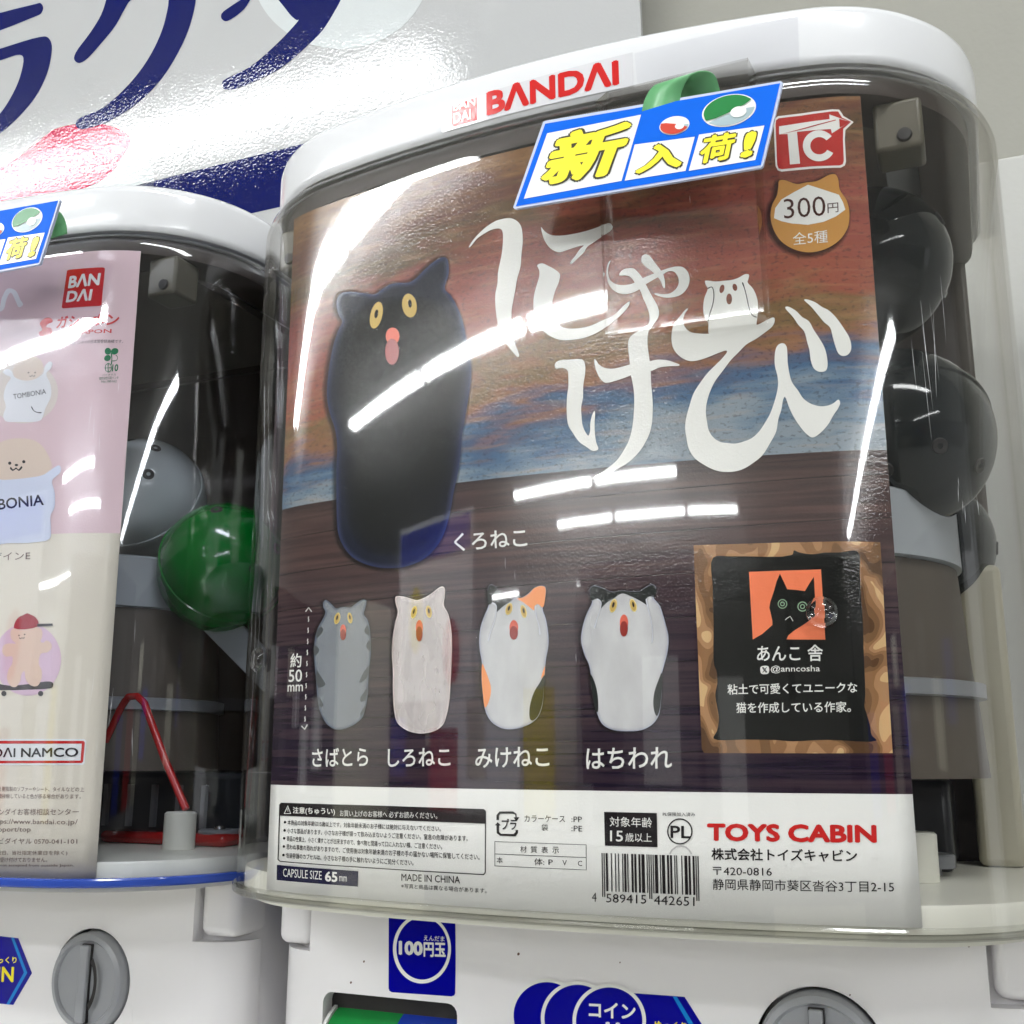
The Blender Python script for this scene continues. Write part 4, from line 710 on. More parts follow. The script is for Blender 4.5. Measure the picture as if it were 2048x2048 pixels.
O('main','poster','cat_shade_print','core_grey',3.35,[[(-65.3,81.89),(-65.47,77.07),(-66.29,72.6),(-67.68,68.8),(-69.57,65.89),(-71.84,64.07),(-74.35,63.47),(-76.92,64.13),(-79.4,66.03),(-81.61,69.06),(-83.4,73.02),(-84.62,77.65),(-85.19,82.63),(-85.05,87.62),(-84.22,92.25),(-82.74,96.19),(-80.74,99.16),(-78.35,100.95),(-75.75,101.45),(-73.14,100.62),(-70.68,98.55),(-68.55,95.39),(-66.88,91.37),(-65.78,86.77)]],1)
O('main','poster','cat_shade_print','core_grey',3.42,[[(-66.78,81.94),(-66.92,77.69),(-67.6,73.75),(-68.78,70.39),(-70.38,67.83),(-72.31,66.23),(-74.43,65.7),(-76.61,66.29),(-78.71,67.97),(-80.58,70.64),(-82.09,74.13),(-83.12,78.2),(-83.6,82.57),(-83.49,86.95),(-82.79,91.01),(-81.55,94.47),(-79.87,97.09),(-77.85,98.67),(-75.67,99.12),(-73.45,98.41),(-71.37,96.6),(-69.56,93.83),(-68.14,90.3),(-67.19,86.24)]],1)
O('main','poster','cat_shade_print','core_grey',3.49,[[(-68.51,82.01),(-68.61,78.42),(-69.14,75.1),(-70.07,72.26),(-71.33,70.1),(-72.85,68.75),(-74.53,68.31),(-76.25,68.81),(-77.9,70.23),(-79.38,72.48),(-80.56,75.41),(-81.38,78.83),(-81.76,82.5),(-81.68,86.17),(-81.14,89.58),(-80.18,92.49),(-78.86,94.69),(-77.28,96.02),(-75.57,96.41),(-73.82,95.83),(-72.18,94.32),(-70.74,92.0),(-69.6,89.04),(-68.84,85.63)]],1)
O('main','poster','fur_patch_print','stripe_grey',4,[[(-88.37,95.84),(-87.44,98.13),(-85.92,98.81),(-85.12,97.99),(-85.58,96.65),(-87.57,95.21)]],1)
O('main','poster','fur_patch_print','stripe_grey',4,[[(-89.09,92.19),(-87.41,91.71),(-86.74,90.52),(-87.31,89.39),(-88.83,88.88)]],1)
O('main','poster','fur_patch_print','stripe_grey',4,[[(-87.45,83.42),(-85.95,81.83),(-83.82,79.47),(-83.18,78.49),(-84.25,77.58),(-86.78,77.66)]],1)
O('main','poster','fur_patch_print','stripe_grey',4,[[(-86.55,74.61),(-84.79,72.67),(-83.82,71.13),(-84.45,70.58),(-85.97,70.8)]],1)
O('main','poster','fur_patch_print','stripe_grey',4,[[(-65.02,97.96),(-65.95,97.44),(-66.38,96.14),(-65.64,95.15),(-64.08,94.88)]],1)
O('main','poster','fur_patch_print','stripe_grey',4,[[(-63.83,92.61),(-65.08,92.3),(-65.47,91.0),(-64.77,89.73),(-63.55,89.41)]],1)
O('main','poster','fur_patch_print','stripe_grey',4,[[(-63.99,84.01),(-65.5,82.95),(-67.08,80.77),(-68.18,78.5),(-65.85,79.24),(-64.27,81.05)]],1)
O('main','poster','fur_patch_print','stripe_grey',4,[[(-64.6,76.61),(-66.18,74.81),(-67.44,73.17),(-67.03,71.95),(-65.18,72.75),(-64.45,74.76)]],1)
O('main','poster','fur_patch_print','stripe_grey',4,[[(-65.11,70.36),(-66.47,69.28),(-67.45,67.65),(-66.43,67.81),(-65.52,68.71)]],1)
O('main','poster','eye_print','eye_rim',5,[[(-77.43,101.06),(-77.67,100.47),(-78.01,99.96),(-78.42,99.59),(-78.86,99.4),(-79.28,99.4),(-79.64,99.6),(-79.92,99.97),(-80.07,100.48),(-80.09,101.08),(-79.98,101.71),(-79.74,102.31),(-79.39,102.82),(-78.98,103.19),(-78.55,103.38),(-78.13,103.38),(-77.76,103.18),(-77.49,102.81),(-77.34,102.29),(-77.32,101.69)]],1)
O('main','poster','eye_print','cat_eye2',6,[[(-77.66,101.12),(-77.86,100.61),(-78.15,100.18),(-78.48,99.86),(-78.84,99.7),(-79.19,99.7),(-79.49,99.86),(-79.71,100.18),(-79.83,100.61),(-79.85,101.12),(-79.75,101.65),(-79.54,102.16),(-79.26,102.6),(-78.92,102.91),(-78.56,103.08),(-78.21,103.08),(-77.92,102.91),(-77.69,102.6),(-77.57,102.17),(-77.56,101.66)]],1)
O('main','poster','eye_print','ink_dark',7,[[(-78.24,101.53),(-78.33,101.28),(-78.46,101.06),(-78.6,100.9),(-78.75,100.81),(-78.89,100.8),(-79.0,100.87),(-79.08,101.02),(-79.12,101.23),(-79.11,101.48),(-79.05,101.74),(-78.96,101.99),(-78.83,102.21),(-78.69,102.37),(-78.54,102.46),(-78.41,102.47),(-78.29,102.4),(-78.21,102.25),(-78.18,102.04),(-78.19,101.79)]],1)
O('main','poster','eye_print','eye_rim',5,[[(-71.88,101.24),(-71.79,100.65),(-71.82,100.1),(-71.95,99.66),(-72.18,99.37),(-72.48,99.26),(-72.83,99.33),(-73.19,99.58),(-73.52,99.99),(-73.8,100.52),(-73.99,101.11),(-74.08,101.71),(-74.05,102.26),(-73.92,102.7),(-73.68,102.99),(-73.38,103.1),(-73.03,103.03),(-72.67,102.77),(-72.34,102.36),(-72.07,101.83)]],1)
O('main','poster','eye_print','cat_eye2',6,[[(-72.07,101.23),(-71.99,100.72),(-72.01,100.26),(-72.12,99.89),(-72.3,99.64),(-72.55,99.54),(-72.84,99.61),(-73.13,99.82),(-73.41,100.17),(-73.64,100.62),(-73.8,101.12),(-73.87,101.63),(-73.86,102.09),(-73.75,102.47),(-73.56,102.72),(-73.31,102.81),(-73.03,102.75),(-72.73,102.53),(-72.46,102.18),(-72.23,101.73)]],1)
O('main','poster','eye_print','ink_dark',7,[[(-72.55,101.42),(-72.51,101.17),(-72.5,100.95),(-72.54,100.76),(-72.6,100.64),(-72.7,100.6),(-72.81,100.63),(-72.93,100.74),(-73.05,100.91),(-73.15,101.13),(-73.22,101.38),(-73.27,101.63),(-73.27,101.86),(-73.24,102.05),(-73.17,102.17),(-73.07,102.21),(-72.96,102.18),(-72.84,102.07),(-72.72,101.9),(-72.62,101.67)]],1)
O('main','poster','mouth_print','mouth_coral',5,[[(-74.53,96.9),(-74.57,96.27),(-74.73,95.7),(-75.0,95.26),(-75.34,94.98),(-75.74,94.9),(-76.14,95.03),(-76.5,95.34),(-76.8,95.81),(-77.01,96.4),(-77.1,97.05),(-77.06,97.69),(-76.9,98.26),(-76.63,98.7),(-76.28,98.98),(-75.89,99.05),(-75.49,98.93),(-75.12,98.61),(-74.82,98.14),(-74.62,97.55)]],1)
O('main','poster','mouth_print','mouth_red',6,[[(-74.54,95.39),(-74.58,94.8),(-74.73,94.27),(-74.99,93.85),(-75.31,93.6),(-75.68,93.52),(-76.06,93.64),(-76.41,93.93),(-76.7,94.37),(-76.89,94.92),(-76.97,95.52),(-76.94,96.12),(-76.78,96.65),(-76.53,97.06),(-76.2,97.32),(-75.83,97.39),(-75.45,97.27),(-75.1,96.98),(-74.82,96.54),(-74.62,95.99)]],1)
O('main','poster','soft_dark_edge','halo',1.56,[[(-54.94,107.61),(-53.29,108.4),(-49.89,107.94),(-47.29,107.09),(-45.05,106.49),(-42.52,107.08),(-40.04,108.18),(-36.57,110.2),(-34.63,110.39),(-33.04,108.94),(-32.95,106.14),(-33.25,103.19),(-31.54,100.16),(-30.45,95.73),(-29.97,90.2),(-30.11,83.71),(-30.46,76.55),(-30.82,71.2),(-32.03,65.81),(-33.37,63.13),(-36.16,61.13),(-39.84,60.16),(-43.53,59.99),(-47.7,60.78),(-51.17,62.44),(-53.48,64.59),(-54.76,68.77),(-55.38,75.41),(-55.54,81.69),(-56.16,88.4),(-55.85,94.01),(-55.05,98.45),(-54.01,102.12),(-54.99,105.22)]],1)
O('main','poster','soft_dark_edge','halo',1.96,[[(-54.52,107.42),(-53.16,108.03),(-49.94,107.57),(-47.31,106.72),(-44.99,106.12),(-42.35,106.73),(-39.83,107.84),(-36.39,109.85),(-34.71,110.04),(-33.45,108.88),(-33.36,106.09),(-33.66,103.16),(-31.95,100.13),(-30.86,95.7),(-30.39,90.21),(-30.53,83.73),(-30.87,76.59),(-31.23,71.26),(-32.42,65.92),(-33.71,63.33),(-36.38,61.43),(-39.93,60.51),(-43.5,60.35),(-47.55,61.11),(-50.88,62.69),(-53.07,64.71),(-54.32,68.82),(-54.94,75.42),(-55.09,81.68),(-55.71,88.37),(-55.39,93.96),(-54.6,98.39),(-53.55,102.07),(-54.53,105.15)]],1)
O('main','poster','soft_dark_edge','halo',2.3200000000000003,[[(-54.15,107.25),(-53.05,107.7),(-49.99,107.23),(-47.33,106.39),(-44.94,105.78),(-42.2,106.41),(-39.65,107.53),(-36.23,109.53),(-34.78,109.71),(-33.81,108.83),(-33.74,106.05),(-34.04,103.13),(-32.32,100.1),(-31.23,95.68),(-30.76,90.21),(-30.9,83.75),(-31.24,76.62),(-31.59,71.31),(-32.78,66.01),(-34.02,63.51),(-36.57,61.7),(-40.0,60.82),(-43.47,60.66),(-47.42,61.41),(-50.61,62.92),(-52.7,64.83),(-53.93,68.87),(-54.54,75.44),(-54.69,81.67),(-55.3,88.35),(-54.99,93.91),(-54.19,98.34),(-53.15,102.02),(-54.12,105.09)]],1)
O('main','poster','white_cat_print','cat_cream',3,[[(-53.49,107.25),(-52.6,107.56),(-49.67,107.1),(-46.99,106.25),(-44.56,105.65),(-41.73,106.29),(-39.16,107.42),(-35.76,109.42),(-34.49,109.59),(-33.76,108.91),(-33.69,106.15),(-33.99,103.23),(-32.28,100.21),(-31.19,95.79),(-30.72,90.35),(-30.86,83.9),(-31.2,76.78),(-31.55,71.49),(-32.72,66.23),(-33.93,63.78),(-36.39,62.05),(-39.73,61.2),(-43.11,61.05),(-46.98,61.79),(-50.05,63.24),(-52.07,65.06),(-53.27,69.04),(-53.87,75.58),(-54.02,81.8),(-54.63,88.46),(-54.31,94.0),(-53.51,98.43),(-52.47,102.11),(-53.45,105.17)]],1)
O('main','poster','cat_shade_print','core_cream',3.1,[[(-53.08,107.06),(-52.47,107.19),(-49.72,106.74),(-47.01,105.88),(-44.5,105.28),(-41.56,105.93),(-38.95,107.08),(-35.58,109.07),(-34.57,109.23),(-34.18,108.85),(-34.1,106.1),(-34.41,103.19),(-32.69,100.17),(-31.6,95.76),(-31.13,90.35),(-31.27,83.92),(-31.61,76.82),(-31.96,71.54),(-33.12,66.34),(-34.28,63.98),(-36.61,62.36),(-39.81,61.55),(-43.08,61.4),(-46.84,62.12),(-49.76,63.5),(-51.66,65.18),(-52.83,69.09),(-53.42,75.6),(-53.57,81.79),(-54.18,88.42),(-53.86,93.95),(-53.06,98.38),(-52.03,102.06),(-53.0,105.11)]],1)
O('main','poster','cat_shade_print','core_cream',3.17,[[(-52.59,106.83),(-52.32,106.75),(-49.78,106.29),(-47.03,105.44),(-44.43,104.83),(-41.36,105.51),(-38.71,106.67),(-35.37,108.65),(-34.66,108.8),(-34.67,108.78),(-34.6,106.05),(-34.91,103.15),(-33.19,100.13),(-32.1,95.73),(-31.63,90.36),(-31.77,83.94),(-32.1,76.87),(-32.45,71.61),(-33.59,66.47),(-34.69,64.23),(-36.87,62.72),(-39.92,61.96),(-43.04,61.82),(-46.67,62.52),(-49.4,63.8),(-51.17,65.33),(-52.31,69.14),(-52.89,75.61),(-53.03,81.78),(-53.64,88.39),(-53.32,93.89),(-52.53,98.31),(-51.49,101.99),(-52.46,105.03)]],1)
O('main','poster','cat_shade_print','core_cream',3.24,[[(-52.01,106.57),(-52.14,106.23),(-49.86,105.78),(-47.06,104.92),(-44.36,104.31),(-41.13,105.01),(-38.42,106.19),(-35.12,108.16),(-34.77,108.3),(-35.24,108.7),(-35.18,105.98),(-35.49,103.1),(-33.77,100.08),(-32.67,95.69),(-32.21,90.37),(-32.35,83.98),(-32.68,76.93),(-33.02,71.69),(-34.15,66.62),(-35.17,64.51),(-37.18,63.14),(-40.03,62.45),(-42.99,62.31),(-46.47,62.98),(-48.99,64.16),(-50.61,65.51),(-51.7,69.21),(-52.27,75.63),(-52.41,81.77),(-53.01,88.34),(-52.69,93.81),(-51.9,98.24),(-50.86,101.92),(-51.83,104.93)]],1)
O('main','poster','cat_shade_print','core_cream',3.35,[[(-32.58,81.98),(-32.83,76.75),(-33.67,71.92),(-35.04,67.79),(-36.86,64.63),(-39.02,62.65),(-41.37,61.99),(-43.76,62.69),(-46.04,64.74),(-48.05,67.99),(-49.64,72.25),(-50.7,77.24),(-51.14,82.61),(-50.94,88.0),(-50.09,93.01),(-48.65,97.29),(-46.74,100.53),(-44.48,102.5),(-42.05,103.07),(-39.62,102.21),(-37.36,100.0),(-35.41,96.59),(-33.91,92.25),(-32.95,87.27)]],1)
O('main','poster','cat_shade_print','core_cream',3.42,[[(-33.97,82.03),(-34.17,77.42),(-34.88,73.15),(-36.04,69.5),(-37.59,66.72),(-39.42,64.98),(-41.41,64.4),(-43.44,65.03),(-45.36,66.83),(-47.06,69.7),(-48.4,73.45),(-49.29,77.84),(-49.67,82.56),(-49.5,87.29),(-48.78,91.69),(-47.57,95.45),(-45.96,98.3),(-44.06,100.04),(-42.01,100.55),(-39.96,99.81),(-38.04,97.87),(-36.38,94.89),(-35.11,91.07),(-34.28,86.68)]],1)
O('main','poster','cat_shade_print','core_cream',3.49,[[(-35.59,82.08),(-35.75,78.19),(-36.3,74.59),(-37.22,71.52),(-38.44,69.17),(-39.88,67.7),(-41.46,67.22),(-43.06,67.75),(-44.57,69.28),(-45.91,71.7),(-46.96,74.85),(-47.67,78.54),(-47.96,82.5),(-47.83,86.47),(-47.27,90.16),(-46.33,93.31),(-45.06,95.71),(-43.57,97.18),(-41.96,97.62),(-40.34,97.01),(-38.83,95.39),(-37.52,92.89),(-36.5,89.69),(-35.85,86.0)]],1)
O('main','poster','eye_print','eye_rim',5,[[(-44.68,101.23),(-44.92,100.61),(-45.23,100.08),(-45.61,99.69),(-46.0,99.48),(-46.37,99.47),(-46.69,99.66),(-46.92,100.04),(-47.04,100.56),(-47.04,101.17),(-46.91,101.82),(-46.68,102.45),(-46.36,102.98),(-45.98,103.37),(-45.59,103.57),(-45.22,103.58),(-44.9,103.39),(-44.67,103.01),(-44.56,102.49),(-44.56,101.88)]],1)
O('main','poster','eye_print','cat_eye2',6,[[(-44.88,101.28),(-45.08,100.75),(-45.34,100.3),(-45.65,99.97),(-45.98,99.79),(-46.29,99.78),(-46.54,99.94),(-46.73,100.26),(-46.82,100.7),(-46.82,101.22),(-46.71,101.77),(-46.51,102.3),(-46.25,102.75),(-45.93,103.08),(-45.61,103.26),(-45.3,103.27),(-45.05,103.11),(-44.86,102.79),(-44.77,102.35),(-44.78,101.83)]],1)
O('main','poster','eye_print','ink_dark',7,[[(-45.39,101.68),(-45.48,101.42),(-45.6,101.2),(-45.73,101.03),(-45.86,100.93),(-45.99,100.92),(-46.08,100.99),(-46.15,101.14),(-46.17,101.35),(-46.16,101.6),(-46.1,101.88),(-46.01,102.14),(-45.89,102.37),(-45.76,102.54),(-45.62,102.63),(-45.5,102.64),(-45.4,102.57),(-45.34,102.42),(-45.31,102.21),(-45.33,101.96)]],1)
O('main','poster','eye_print','eye_rim',5,[[(-38.74,101.43),(-38.68,100.79),(-38.73,100.21),(-38.9,99.74),(-39.15,99.43),(-39.48,99.3),(-39.83,99.38),(-40.19,99.65),(-40.52,100.09),(-40.78,100.66),(-40.95,101.29),(-41.01,101.94),(-40.95,102.52),(-40.79,103.0),(-40.53,103.31),(-40.21,103.43),(-39.85,103.35),(-39.49,103.08),(-39.16,102.63),(-38.9,102.07)]],1)
O('main','poster','eye_print','cat_eye2',6,[[(-38.94,101.42),(-38.89,100.88),(-38.93,100.38),(-39.06,99.98),(-39.27,99.72),(-39.53,99.61),(-39.83,99.68),(-40.12,99.91),(-40.39,100.29),(-40.61,100.77),(-40.75,101.31),(-40.8,101.85),(-40.76,102.35),(-40.63,102.75),(-40.42,103.02),(-40.15,103.12),(-39.86,103.05),(-39.56,102.82),(-39.29,102.44),(-39.08,101.96)]],1)
O('main','poster','eye_print','ink_dark',7,[[(-39.44,101.63),(-39.41,101.36),(-39.41,101.12),(-39.46,100.92),(-39.53,100.79),(-39.64,100.74),(-39.75,100.78),(-39.87,100.89),(-39.98,101.08),(-40.08,101.32),(-40.14,101.59),(-40.17,101.86),(-40.17,102.1),(-40.12,102.3),(-40.05,102.43),(-39.94,102.48),(-39.83,102.44),(-39.71,102.32),(-39.59,102.14),(-39.5,101.9)]],1)
O('main','poster','mouth_print','mouth_coral',5,[[(-42.17,95.95),(-42.22,95.12),(-42.4,94.38),(-42.68,93.8),(-43.05,93.43),(-43.46,93.32),(-43.88,93.47),(-44.26,93.88),(-44.57,94.49),(-44.78,95.25),(-44.86,96.09),(-44.81,96.93),(-44.63,97.67),(-44.34,98.26),(-43.97,98.62),(-43.56,98.73),(-43.14,98.58),(-42.76,98.17),(-42.45,97.56),(-42.25,96.79)]],1)
O('main','poster','mouth_print','mouth_red',6,[[(-42.2,93.98),(-42.25,93.21),(-42.42,92.51),(-42.69,91.97),(-43.04,91.63),(-43.43,91.53),(-43.83,91.67),(-44.19,92.04),(-44.49,92.61),(-44.68,93.32),(-44.76,94.1),(-44.71,94.88),(-44.54,95.58),(-44.27,96.12),(-43.92,96.46),(-43.52,96.57),(-43.12,96.42),(-42.76,96.04),(-42.47,95.47),(-42.28,94.76)]],1)
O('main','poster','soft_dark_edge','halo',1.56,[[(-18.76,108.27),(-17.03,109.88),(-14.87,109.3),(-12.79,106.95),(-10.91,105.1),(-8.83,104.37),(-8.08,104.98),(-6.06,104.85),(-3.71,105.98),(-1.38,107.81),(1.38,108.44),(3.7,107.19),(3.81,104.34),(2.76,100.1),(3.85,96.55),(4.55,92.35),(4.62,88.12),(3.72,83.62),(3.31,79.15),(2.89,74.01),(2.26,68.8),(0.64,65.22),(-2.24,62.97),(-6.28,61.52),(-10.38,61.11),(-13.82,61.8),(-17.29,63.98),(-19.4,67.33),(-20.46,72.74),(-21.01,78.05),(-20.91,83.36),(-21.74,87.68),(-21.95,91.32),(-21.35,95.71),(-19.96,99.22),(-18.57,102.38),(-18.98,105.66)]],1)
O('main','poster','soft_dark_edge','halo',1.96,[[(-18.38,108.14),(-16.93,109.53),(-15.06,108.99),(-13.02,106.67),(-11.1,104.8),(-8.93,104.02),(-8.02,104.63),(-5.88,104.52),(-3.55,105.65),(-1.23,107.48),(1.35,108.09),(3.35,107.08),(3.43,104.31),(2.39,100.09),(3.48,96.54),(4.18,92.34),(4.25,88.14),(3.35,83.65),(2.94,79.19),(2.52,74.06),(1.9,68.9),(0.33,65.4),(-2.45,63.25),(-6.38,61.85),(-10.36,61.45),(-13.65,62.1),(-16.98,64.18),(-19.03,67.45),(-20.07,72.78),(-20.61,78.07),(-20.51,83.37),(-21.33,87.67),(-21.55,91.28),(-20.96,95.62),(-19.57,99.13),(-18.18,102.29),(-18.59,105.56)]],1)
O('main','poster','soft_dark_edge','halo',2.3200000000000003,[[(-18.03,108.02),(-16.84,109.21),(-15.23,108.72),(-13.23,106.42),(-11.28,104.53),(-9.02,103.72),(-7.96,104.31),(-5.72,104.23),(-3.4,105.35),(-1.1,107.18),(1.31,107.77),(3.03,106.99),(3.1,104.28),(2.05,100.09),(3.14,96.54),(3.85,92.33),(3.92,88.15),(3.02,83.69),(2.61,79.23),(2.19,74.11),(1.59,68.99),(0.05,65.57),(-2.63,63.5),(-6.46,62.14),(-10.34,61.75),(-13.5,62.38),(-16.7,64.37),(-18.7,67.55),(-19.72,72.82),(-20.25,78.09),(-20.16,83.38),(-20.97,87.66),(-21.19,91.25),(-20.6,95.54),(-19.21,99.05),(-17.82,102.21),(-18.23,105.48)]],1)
O('main','poster','calico_cat_print','cat_white',3,[[(-17.44,108.06),(-16.45,109.08),(-15.05,108.63),(-13.07,106.35),(-11.11,104.45),(-8.77,103.6),(-7.61,104.18),(-5.29,104.13),(-2.99,105.24),(-0.69,107.07),(1.59,107.65),(3.09,107.03),(3.14,104.38),(2.09,100.22),(3.18,96.66),(3.89,92.45),(3.96,88.3),(3.06,83.84),(2.65,79.39),(2.23,74.28),(1.64,69.2),(0.13,65.83),(-2.48,63.83),(-6.23,62.51),(-10.02,62.13),(-13.07,62.73),(-16.17,64.64),(-18.13,67.77),(-19.13,72.99),(-19.66,78.24),(-19.56,83.51),(-20.37,87.79),(-20.59,91.35),(-20.01,95.61),(-18.62,99.12),(-17.23,102.28),(-17.64,105.54)]],1)
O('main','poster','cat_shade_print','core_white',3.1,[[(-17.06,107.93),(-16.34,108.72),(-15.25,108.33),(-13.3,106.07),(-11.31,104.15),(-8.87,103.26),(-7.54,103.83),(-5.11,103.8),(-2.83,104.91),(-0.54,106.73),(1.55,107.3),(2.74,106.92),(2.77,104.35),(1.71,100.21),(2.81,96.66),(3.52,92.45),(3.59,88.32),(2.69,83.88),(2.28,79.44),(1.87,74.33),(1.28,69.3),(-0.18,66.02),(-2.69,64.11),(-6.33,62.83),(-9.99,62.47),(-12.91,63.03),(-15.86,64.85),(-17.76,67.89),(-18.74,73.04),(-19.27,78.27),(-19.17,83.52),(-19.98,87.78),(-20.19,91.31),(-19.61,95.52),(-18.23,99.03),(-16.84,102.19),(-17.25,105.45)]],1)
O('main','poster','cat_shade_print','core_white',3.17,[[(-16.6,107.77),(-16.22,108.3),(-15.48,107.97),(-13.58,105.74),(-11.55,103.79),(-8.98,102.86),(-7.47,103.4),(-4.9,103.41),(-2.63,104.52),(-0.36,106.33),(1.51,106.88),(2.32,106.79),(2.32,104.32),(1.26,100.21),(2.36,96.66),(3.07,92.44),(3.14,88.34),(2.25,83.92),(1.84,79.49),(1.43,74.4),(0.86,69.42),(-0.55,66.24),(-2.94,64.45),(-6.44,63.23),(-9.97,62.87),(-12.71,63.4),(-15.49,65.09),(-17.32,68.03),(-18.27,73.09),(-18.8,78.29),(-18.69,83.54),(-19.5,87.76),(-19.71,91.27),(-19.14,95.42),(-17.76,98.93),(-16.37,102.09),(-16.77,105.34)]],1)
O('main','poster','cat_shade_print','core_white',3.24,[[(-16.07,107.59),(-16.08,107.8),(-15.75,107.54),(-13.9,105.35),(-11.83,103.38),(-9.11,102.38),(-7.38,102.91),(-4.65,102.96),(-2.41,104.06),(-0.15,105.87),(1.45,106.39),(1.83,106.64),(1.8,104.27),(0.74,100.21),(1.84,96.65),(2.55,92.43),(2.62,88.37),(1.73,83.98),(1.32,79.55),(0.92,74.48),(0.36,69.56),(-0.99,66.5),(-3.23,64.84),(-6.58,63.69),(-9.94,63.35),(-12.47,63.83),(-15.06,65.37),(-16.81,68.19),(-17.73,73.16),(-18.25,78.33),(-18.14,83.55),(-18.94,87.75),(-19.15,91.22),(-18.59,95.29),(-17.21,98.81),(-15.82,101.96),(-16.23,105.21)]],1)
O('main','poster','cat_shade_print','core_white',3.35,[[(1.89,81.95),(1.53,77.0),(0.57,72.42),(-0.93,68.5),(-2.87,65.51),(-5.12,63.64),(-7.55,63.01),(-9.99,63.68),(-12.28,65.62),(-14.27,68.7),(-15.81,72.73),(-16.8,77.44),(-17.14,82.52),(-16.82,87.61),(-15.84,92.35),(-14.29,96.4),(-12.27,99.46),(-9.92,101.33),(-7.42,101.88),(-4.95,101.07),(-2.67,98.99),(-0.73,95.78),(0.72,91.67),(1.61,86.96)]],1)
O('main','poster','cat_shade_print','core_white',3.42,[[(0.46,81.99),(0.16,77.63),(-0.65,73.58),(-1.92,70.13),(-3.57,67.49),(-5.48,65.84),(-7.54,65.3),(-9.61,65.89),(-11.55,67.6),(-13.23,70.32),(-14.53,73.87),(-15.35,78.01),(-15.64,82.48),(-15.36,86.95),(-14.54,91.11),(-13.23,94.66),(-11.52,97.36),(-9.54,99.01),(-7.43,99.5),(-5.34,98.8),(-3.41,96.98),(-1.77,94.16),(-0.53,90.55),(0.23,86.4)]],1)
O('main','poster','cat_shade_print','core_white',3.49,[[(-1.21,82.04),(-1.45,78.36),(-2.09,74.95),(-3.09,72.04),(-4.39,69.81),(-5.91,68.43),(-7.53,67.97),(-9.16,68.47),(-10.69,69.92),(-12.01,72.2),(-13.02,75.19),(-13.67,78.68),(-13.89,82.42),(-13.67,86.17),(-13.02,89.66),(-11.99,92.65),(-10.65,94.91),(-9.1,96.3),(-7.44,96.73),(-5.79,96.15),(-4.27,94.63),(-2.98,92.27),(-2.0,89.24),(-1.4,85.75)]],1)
O('main','poster','fur_patch_print','fur_black',4,[[(-17.64,105.36),(-17.36,107.98),(-16.41,108.97),(-15.05,108.56),(-13.07,106.28),(-11.11,104.38),(-8.77,103.6),(-9.94,102.78),(-12.29,101.3),(-14.45,99.8),(-14.26,102.12),(-15.36,103.07),(-17.11,102.27)]],1)
O('main','poster','fur_patch_print','fur_orange',4,[[(-6.83,103.93),(-4.91,104.11),(-2.6,105.26),(-0.69,107.0),(1.59,107.54),(3.01,106.97),(3.07,104.39),(2.09,100.5),(0.41,101.71),(-0.73,101.06),(-0.89,99.73),(-2.63,100.98),(-4.91,102.69)]],1)
O('main','poster','fur_patch_print','fur_orange',4,[[(-19.36,83.23),(-18.37,81.36),(-17.18,78.53),(-16.27,75.71),(-16.38,72.93),(-17.55,69.84),(-18.33,69.09),(-19.05,72.99),(-19.54,77.89)]],1)
O('main','poster','fur_patch_print','fur_black',4,[[(2.57,78.98),(0.96,76.7),(-0.92,74.0),(-2.25,70.61),(-2.76,67.56),(-2.47,65.18),(-1.54,64.83),(0.06,66.07),(1.57,69.54),(2.2,74.28)]],1)
O('main','poster','fur_patch_print','fur_orange',4,[[(2.78,81.96),(1.92,80.1),(1.23,77.78),(2.54,79.05)]],1)
O('main','poster','eye_print','eye_rim',5,[[(-8.63,100.28),(-8.87,99.71),(-9.2,99.24),(-9.58,98.9),(-9.98,98.73),(-10.35,98.75),(-10.67,98.95),(-10.9,99.31),(-11.01,99.81),(-11.0,100.38),(-10.87,100.98),(-10.63,101.55),(-10.3,102.02),(-9.92,102.36),(-9.52,102.53),(-9.15,102.51),(-8.83,102.31),(-8.6,101.95),(-8.49,101.45),(-8.5,100.88)]],1)
O('main','poster','eye_print','cat_eye2',6,[[(-8.83,100.34),(-9.03,99.86),(-9.31,99.46),(-9.62,99.17),(-9.95,99.02),(-10.26,99.03),(-10.52,99.2),(-10.71,99.5),(-10.8,99.92),(-10.78,100.41),(-10.67,100.92),(-10.47,101.4),(-10.19,101.81),(-9.87,102.1),(-9.55,102.24),(-9.24,102.23),(-8.98,102.06),(-8.79,101.76),(-8.7,101.34),(-8.72,100.85)]],1)
O('main','poster','eye_print','ink_dark',7,[[(-9.33,100.75),(-9.43,100.51),(-9.55,100.31),(-9.69,100.16),(-9.82,100.08),(-9.94,100.07),(-10.04,100.15),(-10.11,100.29),(-10.13,100.49),(-10.11,100.73),(-10.05,100.98),(-9.95,101.22),(-9.83,101.42),(-9.7,101.57),(-9.56,101.65),(-9.44,101.66),(-9.34,101.58),(-9.27,101.44),(-9.25,101.24),(-9.27,101.0)]],1)
O('main','poster','eye_print','eye_rim',5,[[(-3.54,99.7),(-3.44,99.05),(-3.45,98.44),(-3.57,97.95),(-3.79,97.61),(-4.08,97.46),(-4.41,97.52),(-4.76,97.77),(-5.09,98.2),(-5.36,98.76),(-5.56,99.4),(-5.65,100.06),(-5.64,100.67),(-5.52,101.17),(-5.3,101.51),(-5.01,101.65),(-4.68,101.6),(-4.33,101.34),(-4.0,100.91),(-3.73,100.34)]],1)
